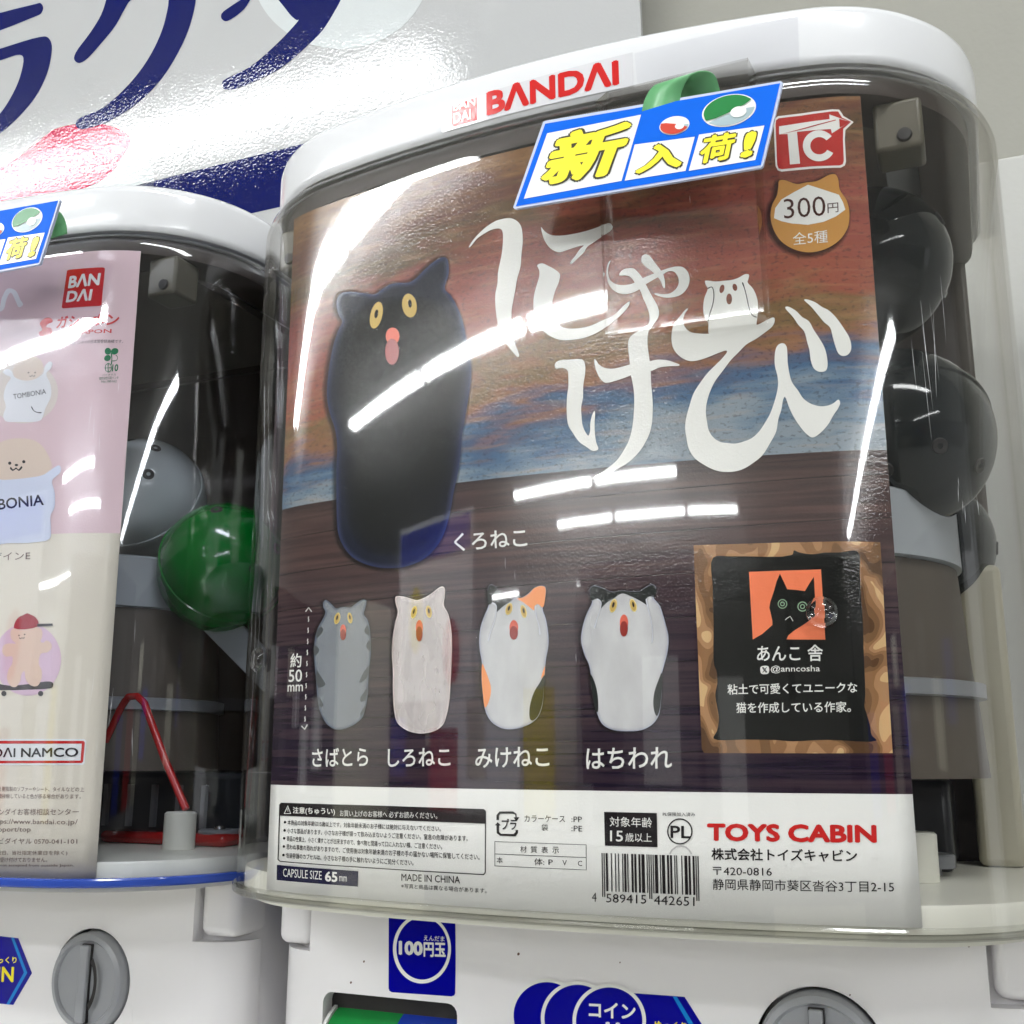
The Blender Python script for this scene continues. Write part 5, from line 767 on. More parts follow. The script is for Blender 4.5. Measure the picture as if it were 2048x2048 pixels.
O('main','poster','eye_print','cat_eye2',6,[[(-3.72,99.68),(-3.63,99.12),(-3.64,98.61),(-3.74,98.19),(-3.91,97.9),(-4.15,97.77),(-4.42,97.82),(-4.71,98.04),(-4.98,98.41),(-5.21,98.89),(-5.38,99.43),(-5.46,99.99),(-5.45,100.5),(-5.36,100.93),(-5.18,101.21),(-4.94,101.34),(-4.67,101.29),(-4.38,101.07),(-4.11,100.7),(-3.88,100.22)]],1)
O('main','poster','eye_print','ink_dark',7,[[(-4.17,99.85),(-4.12,99.58),(-4.11,99.33),(-4.14,99.12),(-4.21,98.98),(-4.3,98.92),(-4.41,98.95),(-4.52,99.06),(-4.64,99.25),(-4.74,99.49),(-4.82,99.76),(-4.86,100.03),(-4.87,100.28),(-4.84,100.49),(-4.78,100.63),(-4.69,100.69),(-4.58,100.66),(-4.46,100.55),(-4.34,100.36),(-4.24,100.12)]],1)
O('main','poster','mouth_print','mouth_coral',5,[[(-6.48,94.44),(-6.56,93.71),(-6.78,93.06),(-7.12,92.55),(-7.55,92.23),(-8.03,92.13),(-8.5,92.27),(-8.93,92.63),(-9.27,93.17),(-9.49,93.84),(-9.57,94.58),(-9.49,95.31),(-9.27,95.97),(-8.92,96.48),(-8.49,96.8),(-8.01,96.89),(-7.54,96.75),(-7.11,96.4),(-6.77,95.85),(-6.56,95.18)]],1)
O('main','poster','mouth_print','mouth_red',6,[[(-6.57,92.71),(-6.64,92.03),(-6.85,91.42),(-7.17,90.94),(-7.58,90.64),(-8.03,90.55),(-8.48,90.68),(-8.89,91.01),(-9.22,91.51),(-9.42,92.14),(-9.49,92.83),(-9.42,93.51),(-9.21,94.12),(-8.88,94.6),(-8.47,94.9),(-8.02,94.99),(-7.57,94.86),(-7.16,94.52),(-6.84,94.02),(-6.64,93.39)]],1)
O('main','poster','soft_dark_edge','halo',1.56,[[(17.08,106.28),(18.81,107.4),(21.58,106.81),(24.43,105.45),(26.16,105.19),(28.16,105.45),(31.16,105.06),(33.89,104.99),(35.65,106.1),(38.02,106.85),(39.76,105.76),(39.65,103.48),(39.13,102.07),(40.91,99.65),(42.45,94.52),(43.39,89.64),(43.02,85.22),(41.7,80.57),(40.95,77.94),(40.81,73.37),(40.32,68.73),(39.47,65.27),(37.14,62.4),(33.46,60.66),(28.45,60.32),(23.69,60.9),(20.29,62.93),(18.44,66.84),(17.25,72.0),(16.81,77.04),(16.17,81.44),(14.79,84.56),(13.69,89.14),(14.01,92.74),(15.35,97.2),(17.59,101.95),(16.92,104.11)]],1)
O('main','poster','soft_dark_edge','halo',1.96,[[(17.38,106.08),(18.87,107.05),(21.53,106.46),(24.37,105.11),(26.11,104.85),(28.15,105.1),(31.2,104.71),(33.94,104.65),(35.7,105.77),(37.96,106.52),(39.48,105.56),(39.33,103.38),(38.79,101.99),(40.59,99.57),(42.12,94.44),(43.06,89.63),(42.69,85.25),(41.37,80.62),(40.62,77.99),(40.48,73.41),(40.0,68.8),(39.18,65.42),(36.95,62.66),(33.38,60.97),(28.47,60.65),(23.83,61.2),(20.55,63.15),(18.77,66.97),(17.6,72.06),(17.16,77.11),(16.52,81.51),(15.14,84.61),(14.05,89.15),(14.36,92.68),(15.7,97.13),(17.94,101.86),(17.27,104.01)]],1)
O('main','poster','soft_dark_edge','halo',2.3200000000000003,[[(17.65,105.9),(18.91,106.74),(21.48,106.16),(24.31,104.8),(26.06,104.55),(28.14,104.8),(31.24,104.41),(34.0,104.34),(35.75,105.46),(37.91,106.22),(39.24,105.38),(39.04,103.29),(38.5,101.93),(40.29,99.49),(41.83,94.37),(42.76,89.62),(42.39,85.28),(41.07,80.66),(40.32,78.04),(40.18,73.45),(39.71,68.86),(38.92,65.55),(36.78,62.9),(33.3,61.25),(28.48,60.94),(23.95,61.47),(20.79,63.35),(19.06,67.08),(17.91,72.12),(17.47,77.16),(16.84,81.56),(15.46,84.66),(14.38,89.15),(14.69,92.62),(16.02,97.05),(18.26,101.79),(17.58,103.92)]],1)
O('main','poster','tuxedo_cat_print','cat_white',3,[[(18.15,105.88),(19.24,106.62),(21.73,106.04),(24.55,104.69),(26.31,104.44),(28.42,104.68),(31.55,104.29),(34.32,104.23),(36.07,105.35),(38.15,106.1),(39.32,105.37),(39.09,103.34),(38.54,102.0),(40.34,99.56),(41.87,94.45),(42.8,89.73),(42.43,85.42),(41.11,80.82),(40.36,78.2),(40.22,73.6),(39.75,69.03),(38.99,65.79),(36.91,63.21),(33.51,61.6),(28.77,61.3),(24.33,61.81),(21.25,63.64),(19.57,67.29),(18.44,72.3),(18.0,77.33),(17.37,81.73),(15.99,84.82),(14.92,89.29),(15.23,92.7),(16.56,97.12),(18.79,101.86),(18.11,103.97)]],1)
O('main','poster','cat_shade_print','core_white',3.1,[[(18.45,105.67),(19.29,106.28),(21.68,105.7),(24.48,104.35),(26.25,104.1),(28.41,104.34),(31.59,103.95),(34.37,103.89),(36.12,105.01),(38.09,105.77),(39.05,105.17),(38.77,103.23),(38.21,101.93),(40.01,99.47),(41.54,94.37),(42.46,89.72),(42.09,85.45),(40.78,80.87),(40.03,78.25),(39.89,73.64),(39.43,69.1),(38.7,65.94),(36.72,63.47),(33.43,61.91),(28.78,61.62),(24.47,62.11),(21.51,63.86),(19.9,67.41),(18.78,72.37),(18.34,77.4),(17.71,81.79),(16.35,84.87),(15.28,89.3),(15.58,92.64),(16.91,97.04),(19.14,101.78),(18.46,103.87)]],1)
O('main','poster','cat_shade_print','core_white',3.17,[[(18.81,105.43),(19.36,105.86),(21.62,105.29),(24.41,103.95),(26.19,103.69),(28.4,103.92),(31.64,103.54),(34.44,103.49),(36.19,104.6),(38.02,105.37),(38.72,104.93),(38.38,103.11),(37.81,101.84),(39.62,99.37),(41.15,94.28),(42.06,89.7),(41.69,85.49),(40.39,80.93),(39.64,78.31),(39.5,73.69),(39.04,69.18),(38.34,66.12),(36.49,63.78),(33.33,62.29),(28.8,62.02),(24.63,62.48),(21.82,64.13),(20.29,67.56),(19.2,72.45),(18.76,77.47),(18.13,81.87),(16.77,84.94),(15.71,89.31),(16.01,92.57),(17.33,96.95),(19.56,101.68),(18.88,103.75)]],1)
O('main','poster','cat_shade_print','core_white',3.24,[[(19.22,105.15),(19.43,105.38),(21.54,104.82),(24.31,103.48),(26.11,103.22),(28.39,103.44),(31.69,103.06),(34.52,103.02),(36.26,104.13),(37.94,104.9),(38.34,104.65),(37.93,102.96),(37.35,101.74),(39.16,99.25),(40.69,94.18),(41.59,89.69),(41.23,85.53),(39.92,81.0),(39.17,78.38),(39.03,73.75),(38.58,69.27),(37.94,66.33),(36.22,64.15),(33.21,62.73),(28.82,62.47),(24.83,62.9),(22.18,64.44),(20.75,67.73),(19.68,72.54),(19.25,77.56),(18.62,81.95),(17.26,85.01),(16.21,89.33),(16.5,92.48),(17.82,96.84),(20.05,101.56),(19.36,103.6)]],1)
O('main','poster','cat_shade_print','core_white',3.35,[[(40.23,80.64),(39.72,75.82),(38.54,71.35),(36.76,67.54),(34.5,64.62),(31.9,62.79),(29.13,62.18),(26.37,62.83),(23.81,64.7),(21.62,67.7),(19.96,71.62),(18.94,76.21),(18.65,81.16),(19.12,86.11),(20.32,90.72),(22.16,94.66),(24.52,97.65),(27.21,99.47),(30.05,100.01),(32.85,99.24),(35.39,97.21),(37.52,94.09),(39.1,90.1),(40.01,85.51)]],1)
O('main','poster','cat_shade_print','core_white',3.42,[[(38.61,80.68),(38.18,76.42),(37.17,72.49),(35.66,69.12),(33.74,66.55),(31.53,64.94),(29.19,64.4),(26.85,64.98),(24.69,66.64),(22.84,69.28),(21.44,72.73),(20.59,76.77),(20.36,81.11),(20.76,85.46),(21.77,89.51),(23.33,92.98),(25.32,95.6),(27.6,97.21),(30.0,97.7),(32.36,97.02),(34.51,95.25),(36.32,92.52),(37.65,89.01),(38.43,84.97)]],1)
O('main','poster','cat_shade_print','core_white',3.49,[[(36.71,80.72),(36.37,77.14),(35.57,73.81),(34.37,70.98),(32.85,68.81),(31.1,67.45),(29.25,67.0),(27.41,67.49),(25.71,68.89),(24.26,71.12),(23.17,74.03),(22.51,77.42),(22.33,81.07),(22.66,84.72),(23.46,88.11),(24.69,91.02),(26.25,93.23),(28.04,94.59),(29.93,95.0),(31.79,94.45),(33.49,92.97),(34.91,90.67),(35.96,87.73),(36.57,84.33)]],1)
O('main','poster','fur_patch_print','fur_black',4,[[(18.22,105.8),(19.24,106.52),(21.73,105.94),(24.55,104.62),(26.3,104.37),(28.42,104.61),(31.55,104.22),(34.31,104.16),(36.07,105.25),(38.14,106.0),(39.25,105.3),(38.89,102.33),(37.36,102.39),(36.24,101.69),(36.6,99.77),(34.57,100.98),(31.16,102.84),(28.57,103.74),(26.26,102.55),(23.41,100.96),(21.31,99.16),(21.64,101.21),(20.42,102.47),(18.8,102.03),(18.19,103.97)]],1)
O('main','poster','fur_patch_print','fur_black',4,[[(17.92,78.85),(19.04,76.64),(19.87,73.61),(20.16,70.27),(19.92,67.19),(19.4,67.46),(18.53,71.63)]],1)
O('main','poster','fur_patch_print','fur_black',4,[[(40.38,78.86),(39.31,76.57),(38.04,73.31),(37.52,70.37),(37.7,67.43),(38.49,65.79),(39.3,67.41),(40.13,72.62)]],1)
O('main','poster','eye_print','eye_rim',5,[[(26.76,99.67),(26.51,99.04),(26.18,98.5),(25.81,98.11),(25.42,97.91),(25.05,97.91),(24.75,98.11),(24.54,98.5),(24.44,99.03),(24.46,99.66),(24.6,100.33),(24.85,100.96),(25.18,101.5),(25.55,101.89),(25.94,102.09),(26.31,102.09),(26.61,101.88),(26.82,101.49),(26.92,100.96),(26.9,100.33)]],1)
O('main','poster','eye_print','cat_eye2',6,[[(26.56,99.73),(26.36,99.19),(26.08,98.73),(25.77,98.4),(25.45,98.22),(25.15,98.22),(24.9,98.39),(24.73,98.72),(24.65,99.17),(24.67,99.7),(24.79,100.27),(25.0,100.81),(25.28,101.26),(25.59,101.6),(25.91,101.77),(26.21,101.78),(26.46,101.6),(26.63,101.28),(26.71,100.82),(26.69,100.29)]],1)
O('main','poster','eye_print','ink_dark',7,[[(26.09,100.15),(25.99,99.89),(25.87,99.66),(25.73,99.48),(25.6,99.39),(25.48,99.38),(25.38,99.45),(25.33,99.61),(25.31,99.83),(25.33,100.09),(25.4,100.36),(25.5,100.63),(25.62,100.86),(25.75,101.03),(25.89,101.13),(26.01,101.14),(26.1,101.06),(26.16,100.91),(26.18,100.69),(26.15,100.43)]],1)
O('main','poster','eye_print','eye_rim',5,[[(33.07,100.05),(33.17,99.42),(33.16,98.84),(33.04,98.35),(32.83,98.0),(32.54,97.83),(32.21,97.86),(31.86,98.08),(31.53,98.47),(31.25,99.0),(31.05,99.6),(30.95,100.23),(30.95,100.82),(31.07,101.31),(31.28,101.66),(31.57,101.83),(31.91,101.8),(32.26,101.57),(32.59,101.18),(32.87,100.65)]],1)
O('main','poster','eye_print','cat_eye2',6,[[(32.89,100.01),(32.97,99.48),(32.97,98.98),(32.88,98.56),(32.71,98.27),(32.47,98.13),(32.2,98.16),(31.91,98.35),(31.63,98.68),(31.4,99.13),(31.23,99.64),(31.14,100.18),(31.15,100.68),(31.24,101.09),(31.41,101.39),(31.64,101.52),(31.92,101.5),(32.21,101.31),(32.49,100.97),(32.72,100.52)]],1)
O('main','poster','eye_print','ink_dark',7,[[(32.44,100.14),(32.49,99.88),(32.5,99.63),(32.47,99.43),(32.41,99.29),(32.32,99.23),(32.21,99.25),(32.09,99.35),(31.98,99.52),(31.87,99.74),(31.79,100.0),(31.75,100.26),(31.74,100.51),(31.76,100.71),(31.82,100.85),(31.91,100.91),(32.02,100.89),(32.14,100.79),(32.26,100.62),(32.36,100.4)]],1)
O('main','poster','mouth_print','mouth_coral',5,[[(30.3,94.44),(30.21,93.64),(30.01,92.93),(29.7,92.37),(29.33,92.01),(28.92,91.9),(28.51,92.04),(28.15,92.42),(27.88,93.0),(27.7,93.73),(27.66,94.54),(27.74,95.34),(27.95,96.06),(28.25,96.62),(28.63,96.98),(29.04,97.09),(29.45,96.95),(29.81,96.56),(30.08,95.98),(30.25,95.24)]],1)
O('main','poster','mouth_print','mouth_red',6,[[(30.18,92.55),(30.1,91.8),(29.91,91.14),(29.62,90.61),(29.27,90.28),(28.88,90.18),(28.49,90.31),(28.15,90.66),(27.89,91.2),(27.72,91.88),(27.68,92.63),(27.76,93.38),(27.95,94.05),(28.24,94.57),(28.6,94.91),(28.99,95.01),(29.38,94.88),(29.72,94.52),(29.98,93.97),(30.14,93.29)]],1)
O('main','poster','paw_edge_print','paw_edge',4.5,[[(-15.93,102.78),(-14.61,102.07),(-14.55,100.0),(-15.21,96.85),(-16.59,93.36),(-17.38,90.54),(-17.03,90.45),(-16.25,93.25),(-14.87,96.75),(-14.2,99.95),(-14.29,102.19),(-15.75,103.05)]],1)
O('main','poster','paw_edge_print','paw_edge',4.5,[[(-0.52,101.21),(-0.35,98.2),(0.56,94.65),(0.92,91.86),(1.25,91.88),(0.9,94.7),(-0.01,98.23),(-0.18,101.22)]],1)
O('main','poster','paw_edge_print','paw_edge',4.5,[[(20.31,102.29),(21.49,101.34),(21.27,99.36),(20.14,95.99),(19.2,93.29),(19.5,93.18),(20.44,95.89),(21.58,99.28),(21.79,101.42),(20.52,102.52)]],1)
O('main','poster','paw_edge_print','paw_edge',4.5,[[(36.09,101.67),(36.59,98.66),(37.49,94.58),(37.72,90.56),(37.47,87.9),(37.77,87.87),(38.02,90.56),(37.8,94.62),(36.89,98.71),(36.39,101.71)]],1)
T('main','poster','lettering','くろねこ','ink_white',5,(-29.93,121.12),(-3.04,120.73),(-30.39,127.38),0.012)
T('main','poster','lettering','さばとら','ink_white',5,(-88.07,49.92),(-63.34,50.3),(-88.36,56.25),0.014)
T('main','poster','lettering','しろねこ','ink_white',5,(-55.24,50.14),(-30.84,50.51),(-55.39,56.12),0.014)
T('main','poster','lettering','みけねこ','ink_white',5,(-21.79,50.02),(3.95,50.52),(-21.82,56.37),0.014)
T('main','poster','lettering','はちわれ','ink_white',5,(15.94,49.94),(42.63,50.3),(16.05,56.29),0.014)
T('main','poster','lettering','約','ink_white',5,(-100.54,84.96),(-94.83,84.81),(-100.72,90.08),0.014)
T('main','poster','lettering','50','ink_white',5,(-101.12,79.79),(-94.3,79.68),(-101.26,84.22),0.008)
T('main','poster','lettering','mm','ink_white',5,(-101.5,76.38),(-93.7,76.27),(-101.53,78.83),0.008)
O('main','poster','size_arrow','ink_white',5,[[(-93.58,104.71),(-92.35,106.05),(-91.05,104.54),(-90.67,104.71),(-92.37,106.41),(-93.97,104.95)]],0)
O('main','poster','size_arrow','ink_white',5,[[(-93.95,64.01),(-92.11,62.72),(-90.79,64.46),(-91.21,64.62),(-92.22,63.06),(-93.62,64.24)]],0)
O('main','poster','size_arrow','ink_white',5,[[(-92.35,103.0),(-92.6,102.37),(-92.25,101.76),(-92.53,101.12),(-92.12,101.0),(-91.83,101.74),(-92.18,102.36),(-91.95,102.88)]],0)
O('main','poster','size_arrow','ink_white',5,[[(-92.35,98.99),(-92.6,98.36),(-92.25,97.75),(-92.53,97.11),(-92.12,96.99),(-91.83,97.73),(-92.17,98.34),(-91.95,98.86)]],0)
O('main','poster','size_arrow','ink_white',5,[[(-92.35,94.99),(-92.6,94.36),(-92.25,93.76),(-92.53,93.12),(-92.12,93.0),(-91.83,93.74),(-92.17,94.35),(-91.95,94.87)]],0)
O('main','poster','size_arrow','ink_white',5,[[(-92.35,91.01),(-92.59,90.38),(-92.25,89.78),(-92.52,89.15),(-92.12,89.03),(-91.83,89.76),(-92.17,90.37),(-91.95,90.89)]],0)
O('main','poster','size_arrow','ink_white',5,[[(-92.35,87.04),(-92.59,86.42),(-92.25,85.82),(-92.52,85.19),(-92.12,85.07),(-91.83,85.81),(-92.17,86.41),(-91.95,86.92)]],0)
O('main','poster','size_arrow','ink_white',5,[[(-92.35,83.09),(-92.59,82.47),(-92.25,81.88),(-92.52,81.24),(-92.12,81.13),(-91.83,81.86),(-92.17,82.46),(-91.95,82.98)]],0)
O('main','poster','size_arrow','ink_white',5,[[(-92.35,79.16),(-92.59,78.53),(-92.25,77.95),(-92.52,77.32),(-92.12,77.21),(-91.83,77.94),(-92.17,78.53),(-91.95,79.05)]],0)
O('main','poster','size_arrow','ink_white',5,[[(-92.35,75.24),(-92.59,74.62),(-92.25,74.04),(-92.52,73.41),(-92.12,73.3),(-91.83,74.03),(-92.17,74.62),(-91.95,75.13)]],0)
O('main','poster','size_arrow','ink_white',5,[[(-92.35,71.34),(-92.59,70.72),(-92.25,70.14),(-92.52,69.51),(-92.12,69.41),(-91.83,70.13),(-92.17,70.72),(-91.95,71.23)]],0)
O('main','poster','size_arrow','ink_white',5,[[(-92.34,67.45),(-92.58,66.83),(-92.25,66.26),(-92.52,65.63),(-92.12,65.53),(-91.83,66.26),(-92.17,66.84),(-91.94,67.35)]],0)
O('main','poster','frame_print','frame_wood',3,[[(51.47,117.77),(73.92,117.39),(94.51,117.0),(105.79,116.54),(105.7,102.86),(105.34,85.29),(105.15,68.11),(105.05,54.97),(87.5,54.85),(52.3,54.83),(51.65,56.22),(51.62,79.13),(51.51,100.88)]],0)
O('main','poster','frame_inset_print','card_black',4,[[(57.24,113.55),(63.16,113.72),(80.66,113.43),(81.25,114.76),(82.76,114.08),(86.83,113.37),(89.57,113.7),(94.31,113.63),(99.33,113.74),(99.54,106.49),(99.42,99.37),(99.46,92.32),(99.18,85.33),(98.79,71.53),(98.35,68.12),(98.9,65.73),(99.51,62.68),(99.82,59.99),(101.0,58.47),(87.72,58.7),(77.77,58.29),(73.09,58.64),(64.26,58.78),(55.27,59.07),(56.41,61.43),(57.07,64.92),(56.69,68.43),(56.3,71.95),(57.04,75.48),(56.94,79.03),(56.3,80.83),(56.62,93.41),(56.8,104.34)]],1)
O('main','poster','orange_square_print','card_orange',5,[[(67.83,108.73),(88.71,108.67),(88.74,87.67),(68.01,88.24)]],0)
O('main','poster','cat_emblem','card_black',6,[[(68.0,88.17),(70.85,89.77),(73.91,92.37),(73.97,93.62),(73.63,95.78),(73.3,97.58),(73.66,99.37),(74.74,102.22),(75.76,105.44),(76.85,107.76),(77.83,105.37),(78.74,102.99),(81.13,102.73),(83.76,102.28),(85.33,104.75),(86.55,106.51),(86.57,102.55),(86.53,98.98),(86.2,96.14),(85.94,94.37),(82.95,92.32),(80.14,90.61),(78.37,89.23),(77.61,87.66)]],0)
O('main','poster','eye_ring_print','ring_green',7,[[(78.51,98.57),(78.42,98.13),(78.21,97.74),(77.89,97.43),(77.5,97.24),(77.07,97.18),(76.65,97.26),(76.28,97.48),(75.99,97.8),(75.81,98.21),(75.77,98.66),(75.86,99.1),(76.07,99.49),(76.39,99.8),(76.79,99.99),(77.22,100.05),(77.64,99.96),(78.01,99.75),(78.3,99.42),(78.47,99.02)],[(78.24,98.58),(78.17,98.23),(78.0,97.91),(77.74,97.67),(77.43,97.51),(77.08,97.47),(76.75,97.53),(76.45,97.71),(76.22,97.97),(76.08,98.29),(76.04,98.65),(76.12,99.0),(76.29,99.32),(76.54,99.56),(76.86,99.72),(77.2,99.76),(77.54,99.69),(77.84,99.52),(78.07,99.26),(78.2,98.94)]],1)
O('main','poster','eye_ring_print','ring_green',7,[[(77.83,98.59),(77.78,98.37),(77.68,98.18),(77.52,98.02),(77.32,97.93),(77.11,97.9),(76.9,97.94),(76.71,98.05),(76.57,98.21),(76.48,98.41),(76.46,98.63),(76.5,98.86),(76.61,99.05),(76.77,99.21),(76.97,99.3),(77.18,99.33),(77.39,99.29),(77.58,99.18),(77.72,99.02),(77.81,98.81)],[(77.55,98.6),(77.53,98.47),(77.46,98.35),(77.37,98.26),(77.25,98.2),(77.12,98.18),(76.99,98.21),(76.88,98.27),(76.8,98.37),(76.74,98.49),(76.73,98.63),(76.76,98.76),(76.82,98.88),(76.92,98.97),(77.04,99.03),(77.16,99.04),(77.29,99.02),(77.4,98.95),(77.49,98.86),(77.54,98.73)]],1)
O('main','poster','eye_ring_print','ring_green',7,[[(84.26,97.62),(84.16,97.16),(83.94,96.75),(83.6,96.42),(83.2,96.22),(82.75,96.16),(82.32,96.25),(81.93,96.47),(81.63,96.81),(81.45,97.23),(81.41,97.7),(81.5,98.16),(81.73,98.57),(82.06,98.89),(82.47,99.1),(82.91,99.16),(83.35,99.07),(83.74,98.85),(84.03,98.5),(84.21,98.08)],[(83.99,97.62),(83.91,97.25),(83.73,96.92),(83.46,96.66),(83.13,96.5),(82.77,96.45),(82.41,96.51),(82.1,96.7),(81.86,96.97),(81.71,97.31),(81.68,97.69),(81.76,98.06),(81.94,98.4),(82.21,98.66),(82.54,98.82),(82.9,98.87),(83.25,98.8),(83.56,98.62),(83.8,98.34),(83.95,98.0)]],1)
O('main','poster','eye_ring_print','ring_green',7,[[(83.55,97.64),(83.5,97.41),(83.39,97.2),(83.22,97.04),(83.01,96.94),(82.79,96.91),(82.57,96.95),(82.38,97.06),(82.23,97.23),(82.14,97.44),(82.12,97.68),(82.17,97.91),(82.28,98.11),(82.45,98.28),(82.65,98.38),(82.87,98.41),(83.09,98.36),(83.28,98.25),(83.43,98.08),(83.52,97.87)],[(83.26,97.65),(83.23,97.51),(83.16,97.38),(83.06,97.29),(82.94,97.23),(82.81,97.21),(82.68,97.23),(82.56,97.3),(82.47,97.4),(82.42,97.53),(82.41,97.67),(82.43,97.81),(82.5,97.93),(82.6,98.03),(82.72,98.09),(82.86,98.11),(82.99,98.08),(83.1,98.01),(83.19,97.91),(83.25,97.78)]],1)
O('main','poster','nose_line_print','ink_white',7,[[(77.75,93.72),(78.42,94.27),(79.16,94.73),(79.42,94.13),(79.79,93.34),(79.97,93.44),(79.61,94.23),(79.19,94.94),(78.31,94.44),(77.62,93.89)]],0)
T('main','poster','lettering','あんこ 舎','ink_white',5,(68.91,81.57),(87.71,81.39),(69.14,86.43),0.014)
T('main','poster','lettering','@anncosha','ink_white',5,(72.69,77.99),(86.68,77.92),(72.8,80.34),0.008)
O('main','poster','round_square_icon','ink_white',5,[[(69.86,79.86),(70.33,80.21),(71.77,80.25),(72.27,79.89),(72.22,78.34),(71.83,77.93),(70.28,77.88),(69.86,78.28)]],1)
T('main','poster','icon_letter','𝕏','card_black',6,(70.2,78.27),(71.81,78.32),(70.24,79.85),0.02)
T('main','poster','lettering','粘土で可愛くてユニークな','ink_white',5,(59.91,71.91),(96.72,72.09),(59.97,75.01),0.012)
T('main','poster','lettering','猫を作成している作家。','ink_white',5,(62.18,66.45),(94.58,66.5),(62.32,69.6),0.012)
O('main','poster','badge_print','ink_white',3,[[(82.4,257.39),(82.77,258.74),(83.88,259.54),(91.29,259.5),(100.9,259.88),(102.87,259.63),(103.71,258.03),(103.95,257.35),(106.94,255.04),(104.3,252.22),(103.91,248.8),(103.82,241.11),(103.36,239.7),(102.11,238.99),(93.08,239.44),(84.05,239.6),(82.82,240.2),(82.22,241.77),(82.26,248.44)]],0)
O('main','poster','badge_print','badge_red',4,[[(82.96,256.74),(83.23,258.11),(84.04,258.73),(91.25,258.67),(100.85,259.1),(102.5,258.97),(103.12,257.61),(103.54,256.7),(106.15,255.09),(103.67,252.69),(103.35,248.83),(103.18,241.4),(102.78,240.16),(101.83,239.77),(93.13,240.26),(84.24,240.4),(83.14,240.87),(82.77,242.14),(82.84,248.36)]],0)
O('main','poster','badge_letters','ink_white',5,[[(84.04,255.75),(99.75,256.39),(99.75,258.06),(105.87,255.05),(100.16,251.24),(99.92,252.81),(89.49,253.03),(89.85,241.6),(86.72,241.73),(86.56,252.64),(83.89,252.9)]],0)
O('main','poster','badge_letters','badge_red',6,[[(102.67,256.29),(105.87,255.05),(103.34,253.37),(102.67,253.17)]],0)
O('main','poster','badge_letters','badge_red',6,[[(84.13,252.76),(91.97,254.09),(99.7,255.61),(101.62,256.02),(101.6,255.69),(91.94,253.7)]],0)
O('main','poster','badge_letters','ink_white',5.5,[[(100.16,244.23),(99.63,243.43),(98.97,242.75),(98.21,242.22),(97.38,241.88),(96.5,241.72),(95.6,241.74),(94.71,241.94),(93.86,242.33),(93.09,242.89),(92.4,243.59),(91.84,244.41),(91.42,245.33),(91.15,246.31),(91.04,247.33),(91.1,248.33),(91.32,249.3),(91.7,250.2),(92.23,251.0),(92.88,251.67),(93.64,252.19),(94.47,252.54),(95.36,252.72),(96.26,252.72),(97.16,252.54),(98.01,252.17),(98.79,251.66),(99.48,251.01),(100.05,250.23),(98.36,248.85),(97.89,249.46),(97.3,249.92),(96.64,250.21),(95.94,250.29),(95.24,250.17),(94.6,249.86),(94.06,249.38),(93.65,248.76),(93.4,248.03),(93.33,247.24),(93.44,246.46),(93.72,245.71),(94.16,245.07),(94.72,244.57),(95.37,244.24),(96.07,244.11),(96.76,244.18),(97.42,244.45),(97.98,244.89),(98.42,245.49)]],0)
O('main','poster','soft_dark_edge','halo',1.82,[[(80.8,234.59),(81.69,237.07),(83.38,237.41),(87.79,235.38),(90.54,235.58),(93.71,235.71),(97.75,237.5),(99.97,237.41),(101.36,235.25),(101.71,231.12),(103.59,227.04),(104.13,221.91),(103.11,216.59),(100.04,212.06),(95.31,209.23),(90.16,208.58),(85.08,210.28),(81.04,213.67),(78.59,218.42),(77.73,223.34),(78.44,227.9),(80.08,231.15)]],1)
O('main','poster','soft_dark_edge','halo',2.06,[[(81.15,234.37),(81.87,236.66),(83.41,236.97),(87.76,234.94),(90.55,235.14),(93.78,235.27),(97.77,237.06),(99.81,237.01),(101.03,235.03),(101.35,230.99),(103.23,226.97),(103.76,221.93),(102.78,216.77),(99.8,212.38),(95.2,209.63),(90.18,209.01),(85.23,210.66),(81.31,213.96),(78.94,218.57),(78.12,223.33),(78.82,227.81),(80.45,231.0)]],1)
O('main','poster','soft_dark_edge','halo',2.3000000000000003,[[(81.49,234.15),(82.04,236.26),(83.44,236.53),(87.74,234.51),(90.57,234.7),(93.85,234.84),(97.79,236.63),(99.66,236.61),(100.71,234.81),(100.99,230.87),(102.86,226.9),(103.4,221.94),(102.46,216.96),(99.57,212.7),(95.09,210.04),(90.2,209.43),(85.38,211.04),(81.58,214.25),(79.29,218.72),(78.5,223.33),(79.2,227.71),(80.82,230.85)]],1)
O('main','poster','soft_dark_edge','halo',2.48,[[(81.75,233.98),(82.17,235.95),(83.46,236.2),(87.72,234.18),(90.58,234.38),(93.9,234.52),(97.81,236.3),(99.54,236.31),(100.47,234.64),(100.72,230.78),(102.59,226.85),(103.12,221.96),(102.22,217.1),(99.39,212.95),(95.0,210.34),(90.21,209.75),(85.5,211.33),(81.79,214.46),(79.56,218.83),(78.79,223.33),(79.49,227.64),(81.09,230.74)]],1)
O('main','poster','price_badge_print','badge_gold',3,[[(82.73,234.54),(83.07,236.42),(84.29,236.65),(88.51,234.63),(91.39,234.83),(94.73,234.98),(98.61,236.77),(100.25,236.82),(101.09,235.24),(101.33,231.42),(103.18,227.55),(103.72,222.69),(102.83,217.91),(100.05,213.8),(95.73,211.22),(91.01,210.62),(86.37,212.18),(82.72,215.27),(80.54,219.56),(79.79,223.99),(80.48,228.26),(82.09,231.33)]],1)
O('main','poster','price_badge_print','ink_white',4,[[(80.83,223.59),(81.39,227.05),(83.46,229.79),(87.41,231.87),(91.87,233.95),(96.44,231.71),(100.99,229.55),(102.0,227.06),(102.62,224.34),(99.62,222.1),(95.8,220.54),(91.06,220.07),(86.36,221.03),(83.07,222.23)]],0)
